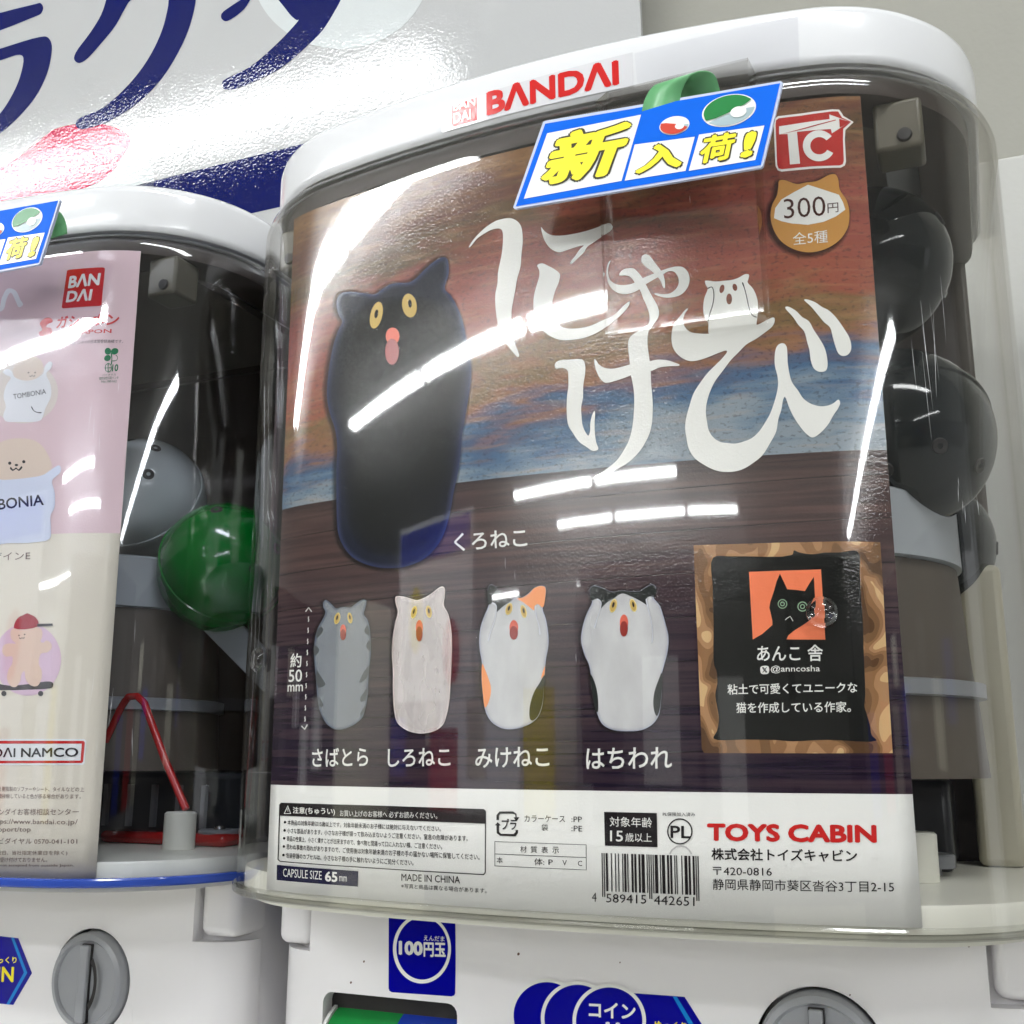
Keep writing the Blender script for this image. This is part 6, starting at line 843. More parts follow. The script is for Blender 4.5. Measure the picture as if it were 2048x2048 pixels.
T('main','poster','lettering','300','ink_brown',5,(83.97,222.94),(96.71,222.6),(84.03,229.78),-0.004)
T('main','poster','lettering','円','ink_brown',5,(97.27,223.41),(100.54,223.55),(97.37,226.74),0)
T('main','poster','lettering','全5種','ink_white',5,(86.21,213.53),(96.79,213.41),(86.29,217.81),0)
O('main','poster','notice_box','ink_dark',3,[[(-103.68,36.77),(-102.73,37.46),(-58.54,37.55),(-18.69,37.35),(-17.93,36.71),(-18.0,18.04),(-18.63,17.3),(-57.99,17.33),(-102.11,17.37),(-103.41,17.97)],[(-103.11,32.98),(-58.42,33.06),(-18.3,32.91),(-18.3,18.14),(-18.88,17.58),(-57.99,17.6),(-102.0,17.62),(-102.95,18.12)]],0)
O('main','poster','warning_triangle','ink_white',4,[[(-101.01,33.67),(-99.07,36.66),(-97.27,33.79)],[(-100.52,33.89),(-99.04,36.13),(-97.74,33.98)]],0)
O('main','poster','warning_triangle','ink_white',4,[[(-99.19,35.56),(-98.76,35.57),(-98.81,34.39),(-99.0,34.39)]],0)
T('main','poster','lettering','注意(ちゅうい)','ink_white',4,(-96.44,33.58),(-77.02,33.68),(-96.58,36.24),0.025)
T('main','poster','lettering','お買い上げのお客様へ 必ずお読みください。','ink_white',4,(-74.93,33.66),(-35.61,33.88),(-75.01,35.7),0.004)
T('main','poster','lettering','本商品の対象年齢は15歳以上です。対象年齢未満のお子様には絶対に与えないでください。','ink_dark',3,(-98.8,29.94),(-34.22,29.99),(-98.91,31.71),0.01)
O('main','poster','bullet_point','ink_dark',3,[[(-99.66,30.87),(-99.77,30.61),(-100.07,30.44),(-100.45,30.42),(-100.77,30.57),(-100.9,30.83),(-100.8,31.09),(-100.5,31.27),(-100.12,31.28),(-99.8,31.13)]],1)
T('main','poster','lettering','小さな部品があります。小さなお子様が誤って飲み込まないようご注意ください。窒息の危険があります。','ink_dark',3,(-98.83,27.15),(-24.38,27.27),(-98.93,28.96),0.01)
O('main','poster','bullet_point','ink_dark',3,[[(-99.69,28.1),(-99.79,27.84),(-100.09,27.66),(-100.47,27.65),(-100.79,27.79),(-100.93,28.05),(-100.82,28.32),(-100.52,28.49),(-100.14,28.51),(-99.82,28.36)]],1)
T('main','poster','lettering','商品の性質上、小さく潰すことが出来ますので、食べ物と間違って口に入れない様、ご注意ください。','ink_dark',3,(-98.92,24.45),(-33.71,24.42),(-99.02,26.26),0.01)
O('main','poster','bullet_point','ink_dark',3,[[(-99.78,25.4),(-99.88,25.13),(-100.18,24.96),(-100.56,24.94),(-100.88,25.08),(-101.01,25.34),(-100.91,25.6),(-100.61,25.78),(-100.23,25.8),(-99.91,25.65)]],1)
T('main','poster','lettering','思わぬ事故の恐れがありますので、ご使用後は対象年齢未満のお子様の手の届かない場所に保管してください。','ink_dark',3,(-98.94,21.68),(-20.11,21.75),(-99.05,23.52),0.01)
O('main','poster','bullet_point','ink_dark',3,[[(-99.8,22.64),(-99.9,22.37),(-100.2,22.2),(-100.59,22.18),(-100.9,22.32),(-101.04,22.58),(-100.93,22.84),(-100.63,23.02),(-100.25,23.04),(-99.94,22.89)]],1)
T('main','poster','lettering','包装容器のカプセルは、小さなお子様の手に触れないようにご処分ください。','ink_dark',3,(-98.96,18.8),(-44.41,18.99),(-99.07,20.63),0.01)
O('main','poster','bullet_point','ink_dark',3,[[(-99.82,19.75),(-99.92,19.49),(-100.22,19.31),(-100.6,19.29),(-100.92,19.43),(-101.05,19.68),(-100.95,19.95),(-100.65,20.12),(-100.27,20.14),(-99.95,20.0)]],1)
O('main','poster','size_bar','ink_navy',3,[[(-103.69,16.22),(-66.52,16.18),(-66.51,11.26),(-103.5,11.15)]],0)
T('main','poster','lettering','CAPSULE SIZE','ink_white',4,(-100.07,12.51),(-82.06,12.56),(-100.23,15.29),0)
T('main','poster','lettering','65','ink_white',4,(-80.56,12.11),(-75.14,12.16),(-80.7,15.42),0.03)
T('main','poster','lettering','mm','ink_white',4,(-74.33,12.59),(-71.17,12.58),(-74.4,14.23),0)
T('main','poster','lettering','MADE IN CHINA','ink_dark',3,(-49.01,14.1),(-27.08,14.36),(-49.06,16.32),0)
T('main','poster','lettering','※写真と商品は異なる場合があります。','ink_dark',3,(-49.06,11.81),(-17.65,11.91),(-49.09,13.29),0)
O('main','poster','recycling_mark','ink_dark',3,[[(-14.25,34.1),(-14.25,35.59),(-13.16,36.75),(-8.52,36.85),(-7.33,36.17),(-7.25,35.12),(-6.34,35.14),(-7.34,33.82),(-8.33,35.02),(-7.65,35.11),(-7.81,35.92),(-8.73,36.14),(-12.95,36.05),(-13.36,35.43),(-13.36,34.12)]],0)
O('main','poster','recycling_mark','ink_dark',3,[[(-14.82,32.46),(-13.85,33.47),(-12.75,32.51),(-13.36,32.46),(-13.28,30.49),(-12.63,29.98),(-8.34,30.03),(-7.66,30.65),(-7.66,31.28),(-6.79,31.27),(-6.83,30.32),(-7.67,29.35),(-12.95,29.33),(-14.17,30.11),(-14.25,32.47)]],0)
T('main','poster','lettering','プラ','ink_dark',3,(-12.43,31.22),(-7.35,31.25),(-12.43,34.57),0.02)
T('main','poster','lettering','カラーケース','ink_dark',3,(-4.64,33.78),(8.84,33.97),(-4.63,35.81),0)
T('main','poster','lettering',':PP','ink_dark',3,(10.92,34.09),(14.29,34.1),(10.94,35.74),0)
T('main','poster','lettering','袋','ink_dark',3,(1.08,31.28),(3.2,31.27),(1.1,33.29),0)
T('main','poster','lettering',':PE','ink_dark',3,(10.88,31.4),(14.36,31.39),(10.9,33.05),0)
O('main','poster','material_table','ink_dark',3,[[(-14.9,27.62),(15.59,27.61),(15.54,20.16),(-14.89,20.15)],[(-14.73,27.48),(15.44,27.47),(15.42,23.9),(-14.73,23.9)],[(-14.73,23.73),(15.42,23.74),(15.4,20.29),(-14.73,20.3)]],0)
T('main','poster','lettering','材','ink_dark',3,(-6.11,24.6),(-3.91,24.61),(-6.1,26.54),0)
T('main','poster','lettering','質','ink_dark',3,(-2.58,24.63),(-0.4,24.64),(-2.57,26.57),0)
T('main','poster','lettering','表','ink_dark',3,(0.99,24.66),(3.14,24.66),(1.0,26.59),0)
T('main','poster','lettering','示','ink_dark',3,(4.59,24.68),(6.72,24.69),(4.61,26.61),0)
T('main','poster','lettering','本','ink_dark',3,(-14.16,21.06),(-12.15,21.07),(-14.16,22.91),0)
T('main','poster','lettering','体:','ink_dark',3,(-1.4,20.97),(1.88,21.03),(-1.39,23.04),0)
T('main','poster','lettering','P','ink_dark',3,(3.3,21.29),(4.71,21.28),(3.31,22.83),0)
T('main','poster','lettering','V','ink_dark',3,(7.85,21.3),(9.24,21.28),(7.87,22.83),0)
T('main','poster','lettering','C','ink_dark',3,(12.79,21.31),(14.16,21.29),(12.81,22.83),0)
O('main','poster','age_box','ink_dark',3,[[(21.37,37.33),(37.61,37.3),(37.57,27.5),(21.46,27.48)]],0)
T('main','poster','lettering','対象年齢','ink_white',4,(23.11,33.07),(36.12,33.04),(23.1,35.96),0.004)
T('main','poster','lettering','15','ink_white',4,(23.09,28.77),(27.09,28.78),(23.16,31.92),0.01)
T('main','poster','lettering','歳以上','ink_white',4,(27.81,28.8),(35.86,28.89),(27.87,31.36),0.004)
T('main','poster','lettering','PL保険加入済み','ink_dark',3,(39.41,36.46),(49.02,36.51),(39.44,37.6),0.004)
O('main','poster','round_mark','ink_dark',3,[[(48.08,32.24),(47.98,31.52),(47.74,30.82),(47.38,30.17),(46.89,29.6),(46.31,29.12),(45.65,28.76),(44.95,28.54),(44.21,28.44),(43.48,28.5),(42.78,28.69),(42.14,29.02),(41.59,29.46),(41.14,30.02),(40.81,30.65),(40.61,31.34),(40.56,32.07),(40.66,32.8),(40.9,33.51),(41.27,34.16),(41.76,34.74),(42.34,35.22),(43.01,35.57),(43.72,35.8),(44.46,35.89),(45.19,35.83),(45.89,35.63),(46.53,35.3),(47.08,34.85),(47.52,34.29),(47.84,33.66),(48.03,32.96)],[(47.7,32.23),(47.61,31.58),(47.4,30.95),(47.07,30.36),(46.64,29.85),(46.11,29.42),(45.52,29.1),(44.88,28.89),(44.22,28.81),(43.57,28.86),(42.94,29.03),(42.36,29.32),(41.86,29.73),(41.46,30.23),(41.16,30.8),(40.99,31.43),(40.95,32.08),(41.03,32.74),(41.25,33.38),(41.58,33.96),(42.02,34.48),(42.55,34.91),(43.14,35.24),(43.79,35.44),(44.45,35.52),(45.11,35.47),(45.73,35.29),(46.31,34.99),(46.8,34.58),(47.2,34.08),(47.49,33.51),(47.66,32.89)]],1)
T('main','poster','lettering','PL','ink_dark',3,(41.48,30.23),(47.42,30.24),(41.59,33.76),0.02)
O('main','poster','round_mark_shade','ink_pale',3,[[(40.92,25.71),(41.65,26.95),(43.06,27.98),(44.45,28.25),(46.15,27.9),(47.3,26.78),(47.78,25.81),(47.27,25.79),(46.62,26.93),(45.62,27.62),(44.43,27.86),(43.22,27.62),(42.05,26.73),(41.33,25.66)]],0)
O('main','poster','barcode','ink_dark',3,[[(20.33,25.32),(20.65,25.32),(20.61,12.7),(20.29,12.7)],[(20.97,25.32),(21.28,25.32),(21.25,12.7),(20.93,12.7)],[(21.6,25.32),(22.24,25.32),(22.23,14.37),(21.6,14.37)],[(23.19,25.32),(23.51,25.32),(23.5,14.37),(23.18,14.37)],[(24.46,25.32),(24.78,25.32),(24.76,14.38),(24.45,14.38)],[(25.41,25.32),(25.72,25.32),(25.7,14.38),(25.39,14.38)],[(26.67,25.32),(26.98,25.32),(26.96,14.38),(26.64,14.38)],[(27.29,25.32),(27.92,25.33),(27.9,14.38),(27.27,14.38)],[(28.23,25.33),(28.55,25.33),(28.52,14.38),(28.21,14.38)],[(29.48,25.33),(30.11,25.33),(30.07,14.39),(29.45,14.39)],[(30.42,25.33),(31.04,25.33),(31.0,14.39),(30.38,14.39)],[(31.66,25.33),(32.28,25.33),(32.24,14.39),(31.62,14.39)],[(32.59,25.33),(33.52,25.33),(33.47,14.39),(32.55,14.39)],[(34.13,25.33),(34.44,25.33),(34.39,14.39),(34.09,14.39)],[(34.75,25.33),(35.06,25.33),(34.96,12.75),(34.66,12.75)],[(35.37,25.33),(35.67,25.33),(35.57,12.75),(35.27,12.75)],[(35.98,25.33),(36.29,25.32),(36.23,14.39),(35.93,14.39)],[(36.59,25.32),(37.51,25.32),(37.45,14.39),(36.54,14.39)],[(38.12,25.32),(38.43,25.32),(38.37,14.39),(38.06,14.39)],[(38.73,25.32),(39.64,25.32),(39.58,14.39),(38.67,14.39)],[(40.25,25.32),(40.86,25.32),(40.79,14.39),(40.18,14.39)],[(41.16,25.32),(41.77,25.32),(41.69,14.39),(41.09,14.39)],[(42.37,25.32),(42.67,25.32),(42.6,14.38),(42.3,14.38)],[(42.98,25.32),(43.28,25.32),(43.2,14.38),(42.9,14.38)],[(44.48,25.31),(44.78,25.31),(44.7,14.38),(44.4,14.38)],[(45.38,25.31),(46.28,25.31),(46.19,14.38),(45.3,14.38)],[(46.58,25.31),(47.18,25.31),(47.08,14.37),(46.49,14.38)],[(47.77,25.31),(48.37,25.3),(48.27,14.37),(47.68,14.37)],[(48.67,25.3),(48.96,25.3),(48.81,12.75),(48.51,12.75)],[(49.26,25.3),(49.56,25.3),(49.4,12.75),(49.1,12.75)]],0)
T('main','poster','lettering','4','ink_dark',3,(17.03,11.22),(18.49,11.22),(17.08,13.79),0)
T('main','poster','lettering','589415','ink_dark',3,(21.49,11.16),(33.72,11.32),(21.54,13.65),0)
T('main','poster','lettering','442651','ink_dark',3,(35.97,11.22),(47.93,11.27),(36.05,13.77),0)
T('main','poster','lettering','TOYS CABIN','ink_red',3,(52.18,29.64),(99.25,30.05),(52.37,34.67),0.045)
T('main','poster','lettering','株式会社トイズキャビン','ink_dark',3,(53.28,24.29),(93.64,24.77),(53.41,27.73),0.018)
T('main','poster','lettering','〒420-0816','ink_dark',3,(53.53,20.14),(70.2,20.43),(53.61,22.4),0)
T('main','poster','lettering','静岡県静岡市葵区沓谷3丁目2-15','ink_dark',3,(53.3,16.03),(102.82,16.81),(53.42,19.14),0)
O('lid','machine','brand_sticker','sticker_white',1,[[(-38.63,291.62),(-38.42,281.19),(35.76,281.41),(35.84,294.45)]],0)
O('lid','machine','sticker_emblem','ink_red',2,[[(-34.46,290.86),(-23.95,291.54),(-23.62,282.26),(-34.3,282.21)]],0)
T('lid','machine','lettering','BAN','ink_white',3,(-33.87,288.41),(-24.29,288.26),(-33.77,291.95),0.03)
T('lid','machine','lettering','DAI','ink_white',3,(-33.54,283.2),(-26.11,283.09),(-33.62,287.59),0.03)
T('lid','machine','lettering','BΛNDΛI','ink_red',2,(-19.86,282.74),(30.92,282.89),(-19.97,293.06),0.045)
O('lid','machine','clear_label_film','sticker_clear',1,[[(36.48,293.94),(91.59,297.67),(91.16,277.73),(37.19,282.02)]],0)
O('sign','arrival_sign','board','sign_edge',0,[[(10.22,261.6),(11.01,261.81),(88.65,256.53),(89.26,255.62),(81.98,229.22),(81.3,228.82),(0.23,231.75),(-0.62,232.39)]],0,thick=0.0012)
O('sign','arrival_sign','board_print','sign_blue',1,[[(11.0,260.59),(88.44,255.71),(81.34,229.55),(0.42,232.5)]],0)
O('sign','arrival_sign','white_panel','sign_white',2,[[(11.77,256.77),(44.22,255.73),(37.23,233.8),(3.36,234.6)]],0)
O('sign','arrival_sign','white_panel','sign_white',2,[[(41.88,245.59),(61.41,243.75),(58.1,232.69),(38.31,233.63)]],0)
O('sign','arrival_sign','white_panel','sign_white',2,[[(62.81,244.18),(83.03,242.46),(79.78,231.54),(59.13,232.46)]],0)
T('sign','arrival_sign','lettering','新','sign_dark',3,(7.64,236.99),(35.87,235.76),(15.07,256.32),0.07500000000000001)
T('sign','arrival_sign','lettering','新','sign_yellow',4,(8.23,237.46),(35.33,236.45),(15.64,255.58),0.04)
T('sign','arrival_sign','lettering','入','sign_dark',3,(40.92,234.46),(57.2,233.58),(44.03,244.7),0.08)
T('sign','arrival_sign','lettering','入','sign_yellow',4,(41.47,234.91),(56.7,234.26),(44.56,244.0),0.045)
T('sign','arrival_sign','lettering','荷','sign_dark',3,(61.47,233.44),(73.12,232.81),(63.71,243.59),0.07)
T('sign','arrival_sign','lettering','荷','sign_yellow',4,(62.0,233.88),(72.64,233.47),(64.2,242.9),0.035)
T('sign','arrival_sign','lettering','!','sign_dark',3,(74.45,232.5),(79.31,232.14),(76.85,242.02),0.085)
T('sign','arrival_sign','lettering','!','sign_yellow',4,(74.97,232.94),(78.84,232.8),(77.33,241.35),0.05)
O('sign','arrival_sign','ball_print','sign_white',2,[[(59.85,249.17),(59.77,248.17),(59.23,247.27),(58.28,246.57),(57.02,246.12),(55.56,245.97),(54.04,246.14),(52.61,246.61),(51.42,247.34),(50.58,248.25),(50.18,249.27),(50.25,250.28),(50.8,251.18),(51.76,251.89),(53.05,252.34),(54.52,252.48),(56.04,252.3),(57.46,251.82),(58.64,251.09),(59.46,250.17)]],1)
O('sign','arrival_sign','ball_print','ball_grey',3,[[(59.58,248.64),(59.45,248.13),(59.2,247.66),(58.82,247.22),(58.32,246.85),(57.72,246.56),(57.04,246.34),(56.3,246.2),(55.53,246.16),(54.73,246.22),(53.94,246.36),(53.19,246.59),(52.49,246.9),(51.86,247.28),(51.33,247.72)]],1)
O('sign','arrival_sign','ball_print','sign_red',4,[[(59.15,247.67),(58.65,247.13),(57.96,246.7),(57.12,246.39),(56.18,246.23),(55.18,246.21),(54.17,246.34),(53.21,246.62),(52.33,247.03),(51.59,247.54),(51.01,248.15),(50.64,248.81),(50.5,249.49),(50.58,250.16),(50.88,250.78)]],1)
O('sign','arrival_sign','ball_print','sign_white',5,[[(58.19,248.41),(58.17,248.07),(58.01,247.76),(57.73,247.52),(57.36,247.37),(56.92,247.32),(56.46,247.38),(56.04,247.54),(55.68,247.78),(55.42,248.09),(55.3,248.44),(55.31,248.78),(55.47,249.08),(55.75,249.32),(56.13,249.48),(56.57,249.53),(57.03,249.47),(57.45,249.31),(57.81,249.06),(58.06,248.75)]],1)
O('sign','arrival_sign','ball_print','sign_white',2,[[(80.76,250.47),(80.64,248.77),(79.73,247.22),(78.11,245.96),(75.94,245.11),(73.42,244.75),(70.8,244.93),(68.32,245.63),(66.23,246.78),(64.75,248.28),(64.02,249.98),(64.12,251.71),(65.05,253.29),(66.72,254.57),(68.94,255.42),(71.5,255.75),(74.14,255.54),(76.6,254.81),(78.64,253.64),(80.07,252.14)]],1)
O('sign','arrival_sign','ball_print','ball_grey',3,[[(80.3,249.56),(80.1,248.69),(79.66,247.86),(79.01,247.11),(78.17,246.45),(77.15,245.9),(75.98,245.48),(74.71,245.2),(73.37,245.08),(71.99,245.11),(70.63,245.3),(69.31,245.63),(68.09,246.11),(67.0,246.71),(66.07,247.43)]],1)
O('sign','arrival_sign','ball_print','sign_green',4,[[(65.41,248.25),(64.79,249.36),(64.56,250.51),(64.73,251.66),(65.29,252.73),(66.21,253.67),(67.45,254.44),(68.94,254.99),(70.6,255.3),(72.35,255.36),(74.1,255.15),(75.76,254.7),(77.25,254.03),(78.49,253.18),(79.43,252.17)]],1)
O('sign','arrival_sign','ball_print','sign_white',5,[[(77.9,248.92),(77.88,248.35),(77.61,247.82),(77.13,247.39),(76.49,247.1),(75.74,246.99),(74.95,247.05),(74.21,247.3),(73.58,247.69),(73.14,248.2),(72.92,248.77),(72.94,249.35),(73.2,249.88),(73.69,250.31),(74.34,250.6),(75.09,250.71),(75.88,250.64),(76.62,250.4),(77.24,250.0),(77.68,249.49)]],1)
O('wall_sign','wall_sign','character','sign_navy',3,[[(-646.2,212.18),(-520.77,210.5),(-515.96,209.77),(-512.9,204.71),(-515.03,200.63),(-520.33,199.76),(-645.57,202.18)]],1)
O('wall_sign','wall_sign','character','sign_navy',3,[[(-644.32,182.28),(-558.39,181.79),(-515.75,180.66),(-507.72,178.52),(-503.14,171.92),(-502.79,162.64),(-506.87,146.89),(-517.55,131.25),(-534.12,118.43),(-554.87,107.92),(-578.1,100.82),(-584.39,106.86),(-555.69,125.03),(-544.54,136.26),(-535.55,151.01),(-532.4,167.23),(-536.42,170.91),(-557.9,171.46),(-643.64,171.56)]],1)
O('wall_sign','wall_sign','character','sign_navy',3,[[(-448.42,211.72),(-447.99,196.43),(-452.99,182.72),(-463.45,170.48),(-477.61,157.61),(-479.28,152.75),(-475.1,148.21),(-468.2,148.4),(-452.3,158.49),(-438.37,169.71),(-429.82,180.8),(-424.68,186.08),(-415.93,185.1),(-389.23,179.76),(-390.62,162.57),(-397.94,145.58),(-411.25,128.65),(-429.93,114.35),(-450.75,104.73),(-473.93,101.34),(-475.97,97.37),(-471.85,93.17),(-464.62,91.8),(-443.36,92.75),(-415.79,100.75),(-393.97,114.16),(-377.55,132.98),(-367.85,150.55),(-362.36,172.13),(-362.57,189.63)]],1)
O('wall_sign','wall_sign','character','sign_navy',3,[[(-319.45,159.96),(-328.95,156.26),(-339.33,152.04),(-339.78,148.61),(-336.06,145.03),(-330.47,145.34),(-319.4,150.06),(-311.56,157.73),(-296.0,158.91),(-291.38,150.61),(-285.27,141.94),(-279.21,133.35),(-274.69,129.08),(-273.19,128.95),(-280.74,122.76),(-295.97,113.05),(-314.49,104.02),(-333.33,100.44),(-338.09,98.83),(-337.24,93.04),(-330.1,90.59),(-306.7,92.4),(-286.84,96.98),(-268.79,105.93),(-253.94,115.54),(-243.59,127.6),(-237.69,136.77),(-231.65,159.46),(-311.65,183.25)]],1)
O('wall_sign','wall_sign','ball_print','sign_pale_grey',2,[[(-170.34,137.29),(-171.34,128.56),(-173.95,120.52),(-178.1,113.36),(-183.7,107.23),(-190.64,102.26),(-198.77,98.58),(-207.93,96.29),(-217.92,95.45),(-228.53,96.1),(-239.51,98.26),(-250.62,101.9),(-261.58,106.96),(-272.12,113.33),(-281.96,120.9),(-290.84,129.47),(-298.52,138.86),(-304.76,148.82),(-309.38,159.08),(-312.23,169.39),(-313.21,179.44),(-312.3,188.97),(-309.5,197.7),(-304.88,205.4),(-298.6,211.85),(-290.82,216.89),(-281.77,220.38),(-271.71,222.25),(-260.93,222.47),(-249.71,221.06),(-238.36,218.09),(-227.16,213.65),(-216.39,207.9),(-206.32,200.99),(-197.16,193.1),(-189.11,184.46),(-182.35,175.26),(-177.01,165.73),(-173.19,156.08),(-170.95,146.53)]],1)
O('wall_sign','wall_sign','ball_print','sign_pale_grey',1,[[(-399.19,35.8),(-400.09,28.06),(-403.09,21.05),(-408.08,15.03),(-414.88,10.21),(-423.28,6.77),(-432.97,4.85),(-443.64,4.54),(-454.9,5.87),(-466.33,8.82),(-477.5,13.3),(-487.98,19.17),(-497.33,26.21),(-505.17,34.18),(-511.15,42.74),(-514.99,51.57),(-516.53,60.28),(-515.69,68.53),(-512.48,75.96),(-507.05,82.25),(-499.63,87.16),(-490.55,90.49),(-480.19,92.11),(-469.0,91.99),(-457.43,90.15),(-445.94,86.7),(-434.97,81.8),(-424.94,75.65),(-416.2,68.52),(-409.05,60.67),(-403.73,52.4),(-400.41,44.01)]],1)
O('wall_sign','wall_sign','ball_print','sign_crimson',2,[[(-442.16,49.07),(-428.63,61.95),(-422.78,69.26),(-422.04,74.12),(-432.64,83.74),(-450.39,92.19),(-473.8,97.61),(-497.6,98.63),(-515.94,91.54),(-534.5,83.6),(-565.05,76.5),(-592.22,66.84),(-551.52,37.49),(-495.46,41.2)]],1)
# band [(-590.59, 37.16), (-280.94, 32.96)][(-304.82, -5.08), (-295.26, -5.15), (-27.4, 74.73), (-27.72, 55.11)]
# coin
O('body','machine','price_sticker','sticker_blue',1,[[(-90.93,-3.26),(-62.0,-3.17),(-61.48,-23.97),(-61.49,-33.09),(-61.96,-33.8),(-63.04,-34.21),(-88.49,-34.77),(-89.58,-34.39),(-90.01,-33.49)]],0)
O('body','machine','sticker_ring','ink_white',2,[[(-63.5,-17.44),(-63.62,-19.38),(-64.03,-21.28),(-64.73,-23.11),(-65.7,-24.82),(-66.92,-26.37),(-68.35,-27.73),(-69.97,-28.86),(-71.74,-29.73),(-73.61,-30.32),(-75.55,-30.62),(-77.49,-30.61),(-79.41,-30.31),(-81.24,-29.7),(-82.95,-28.81),(-84.49,-27.66),(-85.82,-26.27),(-86.91,-24.68),(-87.73,-22.92),(-88.25,-21.04),(-88.47,-19.08),(-88.38,-17.1),(-87.97,-15.15),(-87.26,-13.27),(-86.26,-11.51),(-85.01,-9.93),(-83.53,-8.55),(-81.86,-7.42),(-80.04,-6.55),(-78.12,-5.98),(-76.16,-5.72),(-74.19,-5.77),(-72.27,-6.13),(-70.45,-6.78),(-68.77,-7.71),(-67.26,-8.9),(-65.98,-10.31),(-64.94,-11.92),(-64.17,-13.67),(-63.69,-15.52)],[(-64.7,-17.38),(-64.81,-19.13),(-65.17,-20.84),(-65.8,-22.49),(-66.67,-24.03),(-67.76,-25.42),(-69.04,-26.64),(-70.49,-27.65),(-72.07,-28.43),(-73.74,-28.96),(-75.47,-29.23),(-77.21,-29.22),(-78.92,-28.94),(-80.55,-28.4),(-82.08,-27.59),(-83.45,-26.55),(-84.64,-25.3),(-85.61,-23.87),(-86.34,-22.29),(-86.8,-20.6),(-87.0,-18.84),(-86.91,-17.06),(-86.55,-15.31),(-85.91,-13.62),(-85.03,-12.05),(-83.91,-10.63),(-82.59,-9.39),(-81.1,-8.37),(-79.48,-7.6),(-77.77,-7.09),(-76.02,-6.85),(-74.26,-6.89),(-72.55,-7.21),(-70.92,-7.8),(-69.42,-8.63),(-68.07,-9.7),(-66.92,-10.97),(-65.99,-12.41),(-65.3,-13.99),(-64.87,-15.66)]],1)
T('body','machine','lettering','100','ink_white',2,(-85.91,-21.03),(-75.4,-20.69),(-86.06,-15.86),0.05)
T('body','machine','lettering','円玉','ink_white',2,(-75.11,-21.0),(-65.63,-20.68),(-75.24,-15.74),0.035)
T('body','machine','lettering','えんだま','ink_white',2,(-75.14,-15.17),(-66.28,-14.98),(-75.19,-13.3),0.008)
O('body','machine','arrow_sticker','sticker_blue',1,[[(-2.63,-27.94),(9.91,-27.38),(26.54,-27.14),(38.51,-44.31),(22.9,-57.25),(-3.13,-60.92)]],0)
O('body','machine','arrow_stripe','stripe_blue',2,[[(22.32,-27.31),(23.79,-27.28),(34.99,-43.85),(20.18,-57.35),(19.27,-57.04),(32.98,-44.04)]],0)
T('body','machine','lettering','ゆっくり','sign_yellow',2,(15.64,-38.26),(27.11,-37.84),(15.7,-35.74),0.03)
T('body','machine','lettering','IN','sign_yellow',2,(16.85,-45.2),(25.99,-44.72),(17.0,-39.38),0.03)
O('body','machine','coin_sticker','ink_white',2,[[(-10.52,-36.33),(-10.71,-38.27),(-11.24,-40.18),(-12.09,-42.03),(-13.25,-43.77),(-14.68,-45.37),(-16.36,-46.77),(-18.24,-47.95),(-20.28,-48.88),(-22.43,-49.54),(-24.64,-49.91),(-26.86,-49.97),(-29.04,-49.73),(-31.11,-49.19),(-33.04,-48.36),(-34.76,-47.26),(-36.24,-45.91),(-37.44,-44.35),(-38.32,-42.61),(-38.87,-40.74),(-39.05,-38.79),(-38.88,-36.8),(-38.35,-34.83),(-37.48,-32.92),(-36.29,-31.13),(-34.8,-29.5),(-33.06,-28.07),(-31.12,-26.88),(-29.02,-25.96),(-26.81,-25.34),(-24.56,-25.01),(-22.32,-25.0),(-20.14,-25.3),(-18.09,-25.89),(-16.2,-26.77),(-14.53,-27.92),(-13.11,-29.29),(-11.98,-30.85),(-11.16,-32.58),(-10.67,-34.42)]],1)
O('body','machine','coin_sticker','sticker_blue',2.5,[[(-11.89,-36.45),(-12.06,-38.2),(-12.54,-39.93),(-13.31,-41.6),(-14.35,-43.17),(-15.65,-44.61),(-17.16,-45.88),(-18.86,-46.94),(-20.7,-47.78),(-22.64,-48.37),(-24.64,-48.7),(-26.64,-48.76),(-28.6,-48.54),(-30.47,-48.05),(-32.2,-47.3),(-33.76,-46.3),(-35.09,-45.08),(-36.16,-43.68),(-36.96,-42.11),(-37.44,-40.43),(-37.61,-38.67),(-37.46,-36.87),(-36.98,-35.1),(-36.19,-33.38),(-35.12,-31.77),(-33.78,-30.3),(-32.22,-29.01),(-30.47,-27.94),(-28.58,-27.11),(-26.59,-26.54),(-24.56,-26.25),(-22.54,-26.23),(-20.58,-26.5),(-18.73,-27.03),(-17.03,-27.83),(-15.52,-28.85),(-14.24,-30.09),(-13.21,-31.51),(-12.47,-33.06),(-12.03,-34.72)]],1)
O('body','machine','coin_sticker','ink_white',3,[[(1.04,-36.18),(0.84,-38.1),(0.31,-39.99),(-0.54,-41.82),(-1.68,-43.54),(-3.09,-45.12),(-4.74,-46.5),(-6.58,-47.67),(-8.58,-48.59),(-10.69,-49.24),(-12.86,-49.6),(-15.03,-49.67),(-17.15,-49.43),(-19.17,-48.9),(-21.05,-48.07),(-22.73,-46.98),(-24.17,-45.65),(-25.33,-44.11),(-26.18,-42.39),(-26.7,-40.54),(-26.87,-38.61),(-26.69,-36.64),(-26.16,-34.69),(-25.29,-32.81),(-24.11,-31.04),(-22.65,-29.43),(-20.94,-28.02),(-19.03,-26.84),(-16.97,-25.93),(-14.82,-25.31),(-12.61,-24.99),(-10.42,-24.98),(-8.3,-25.27),(-6.29,-25.86),(-4.45,-26.73),(-2.83,-27.86),(-1.45,-29.22),(-0.35,-30.77),(0.44,-32.47),(0.9,-34.29)]],1)
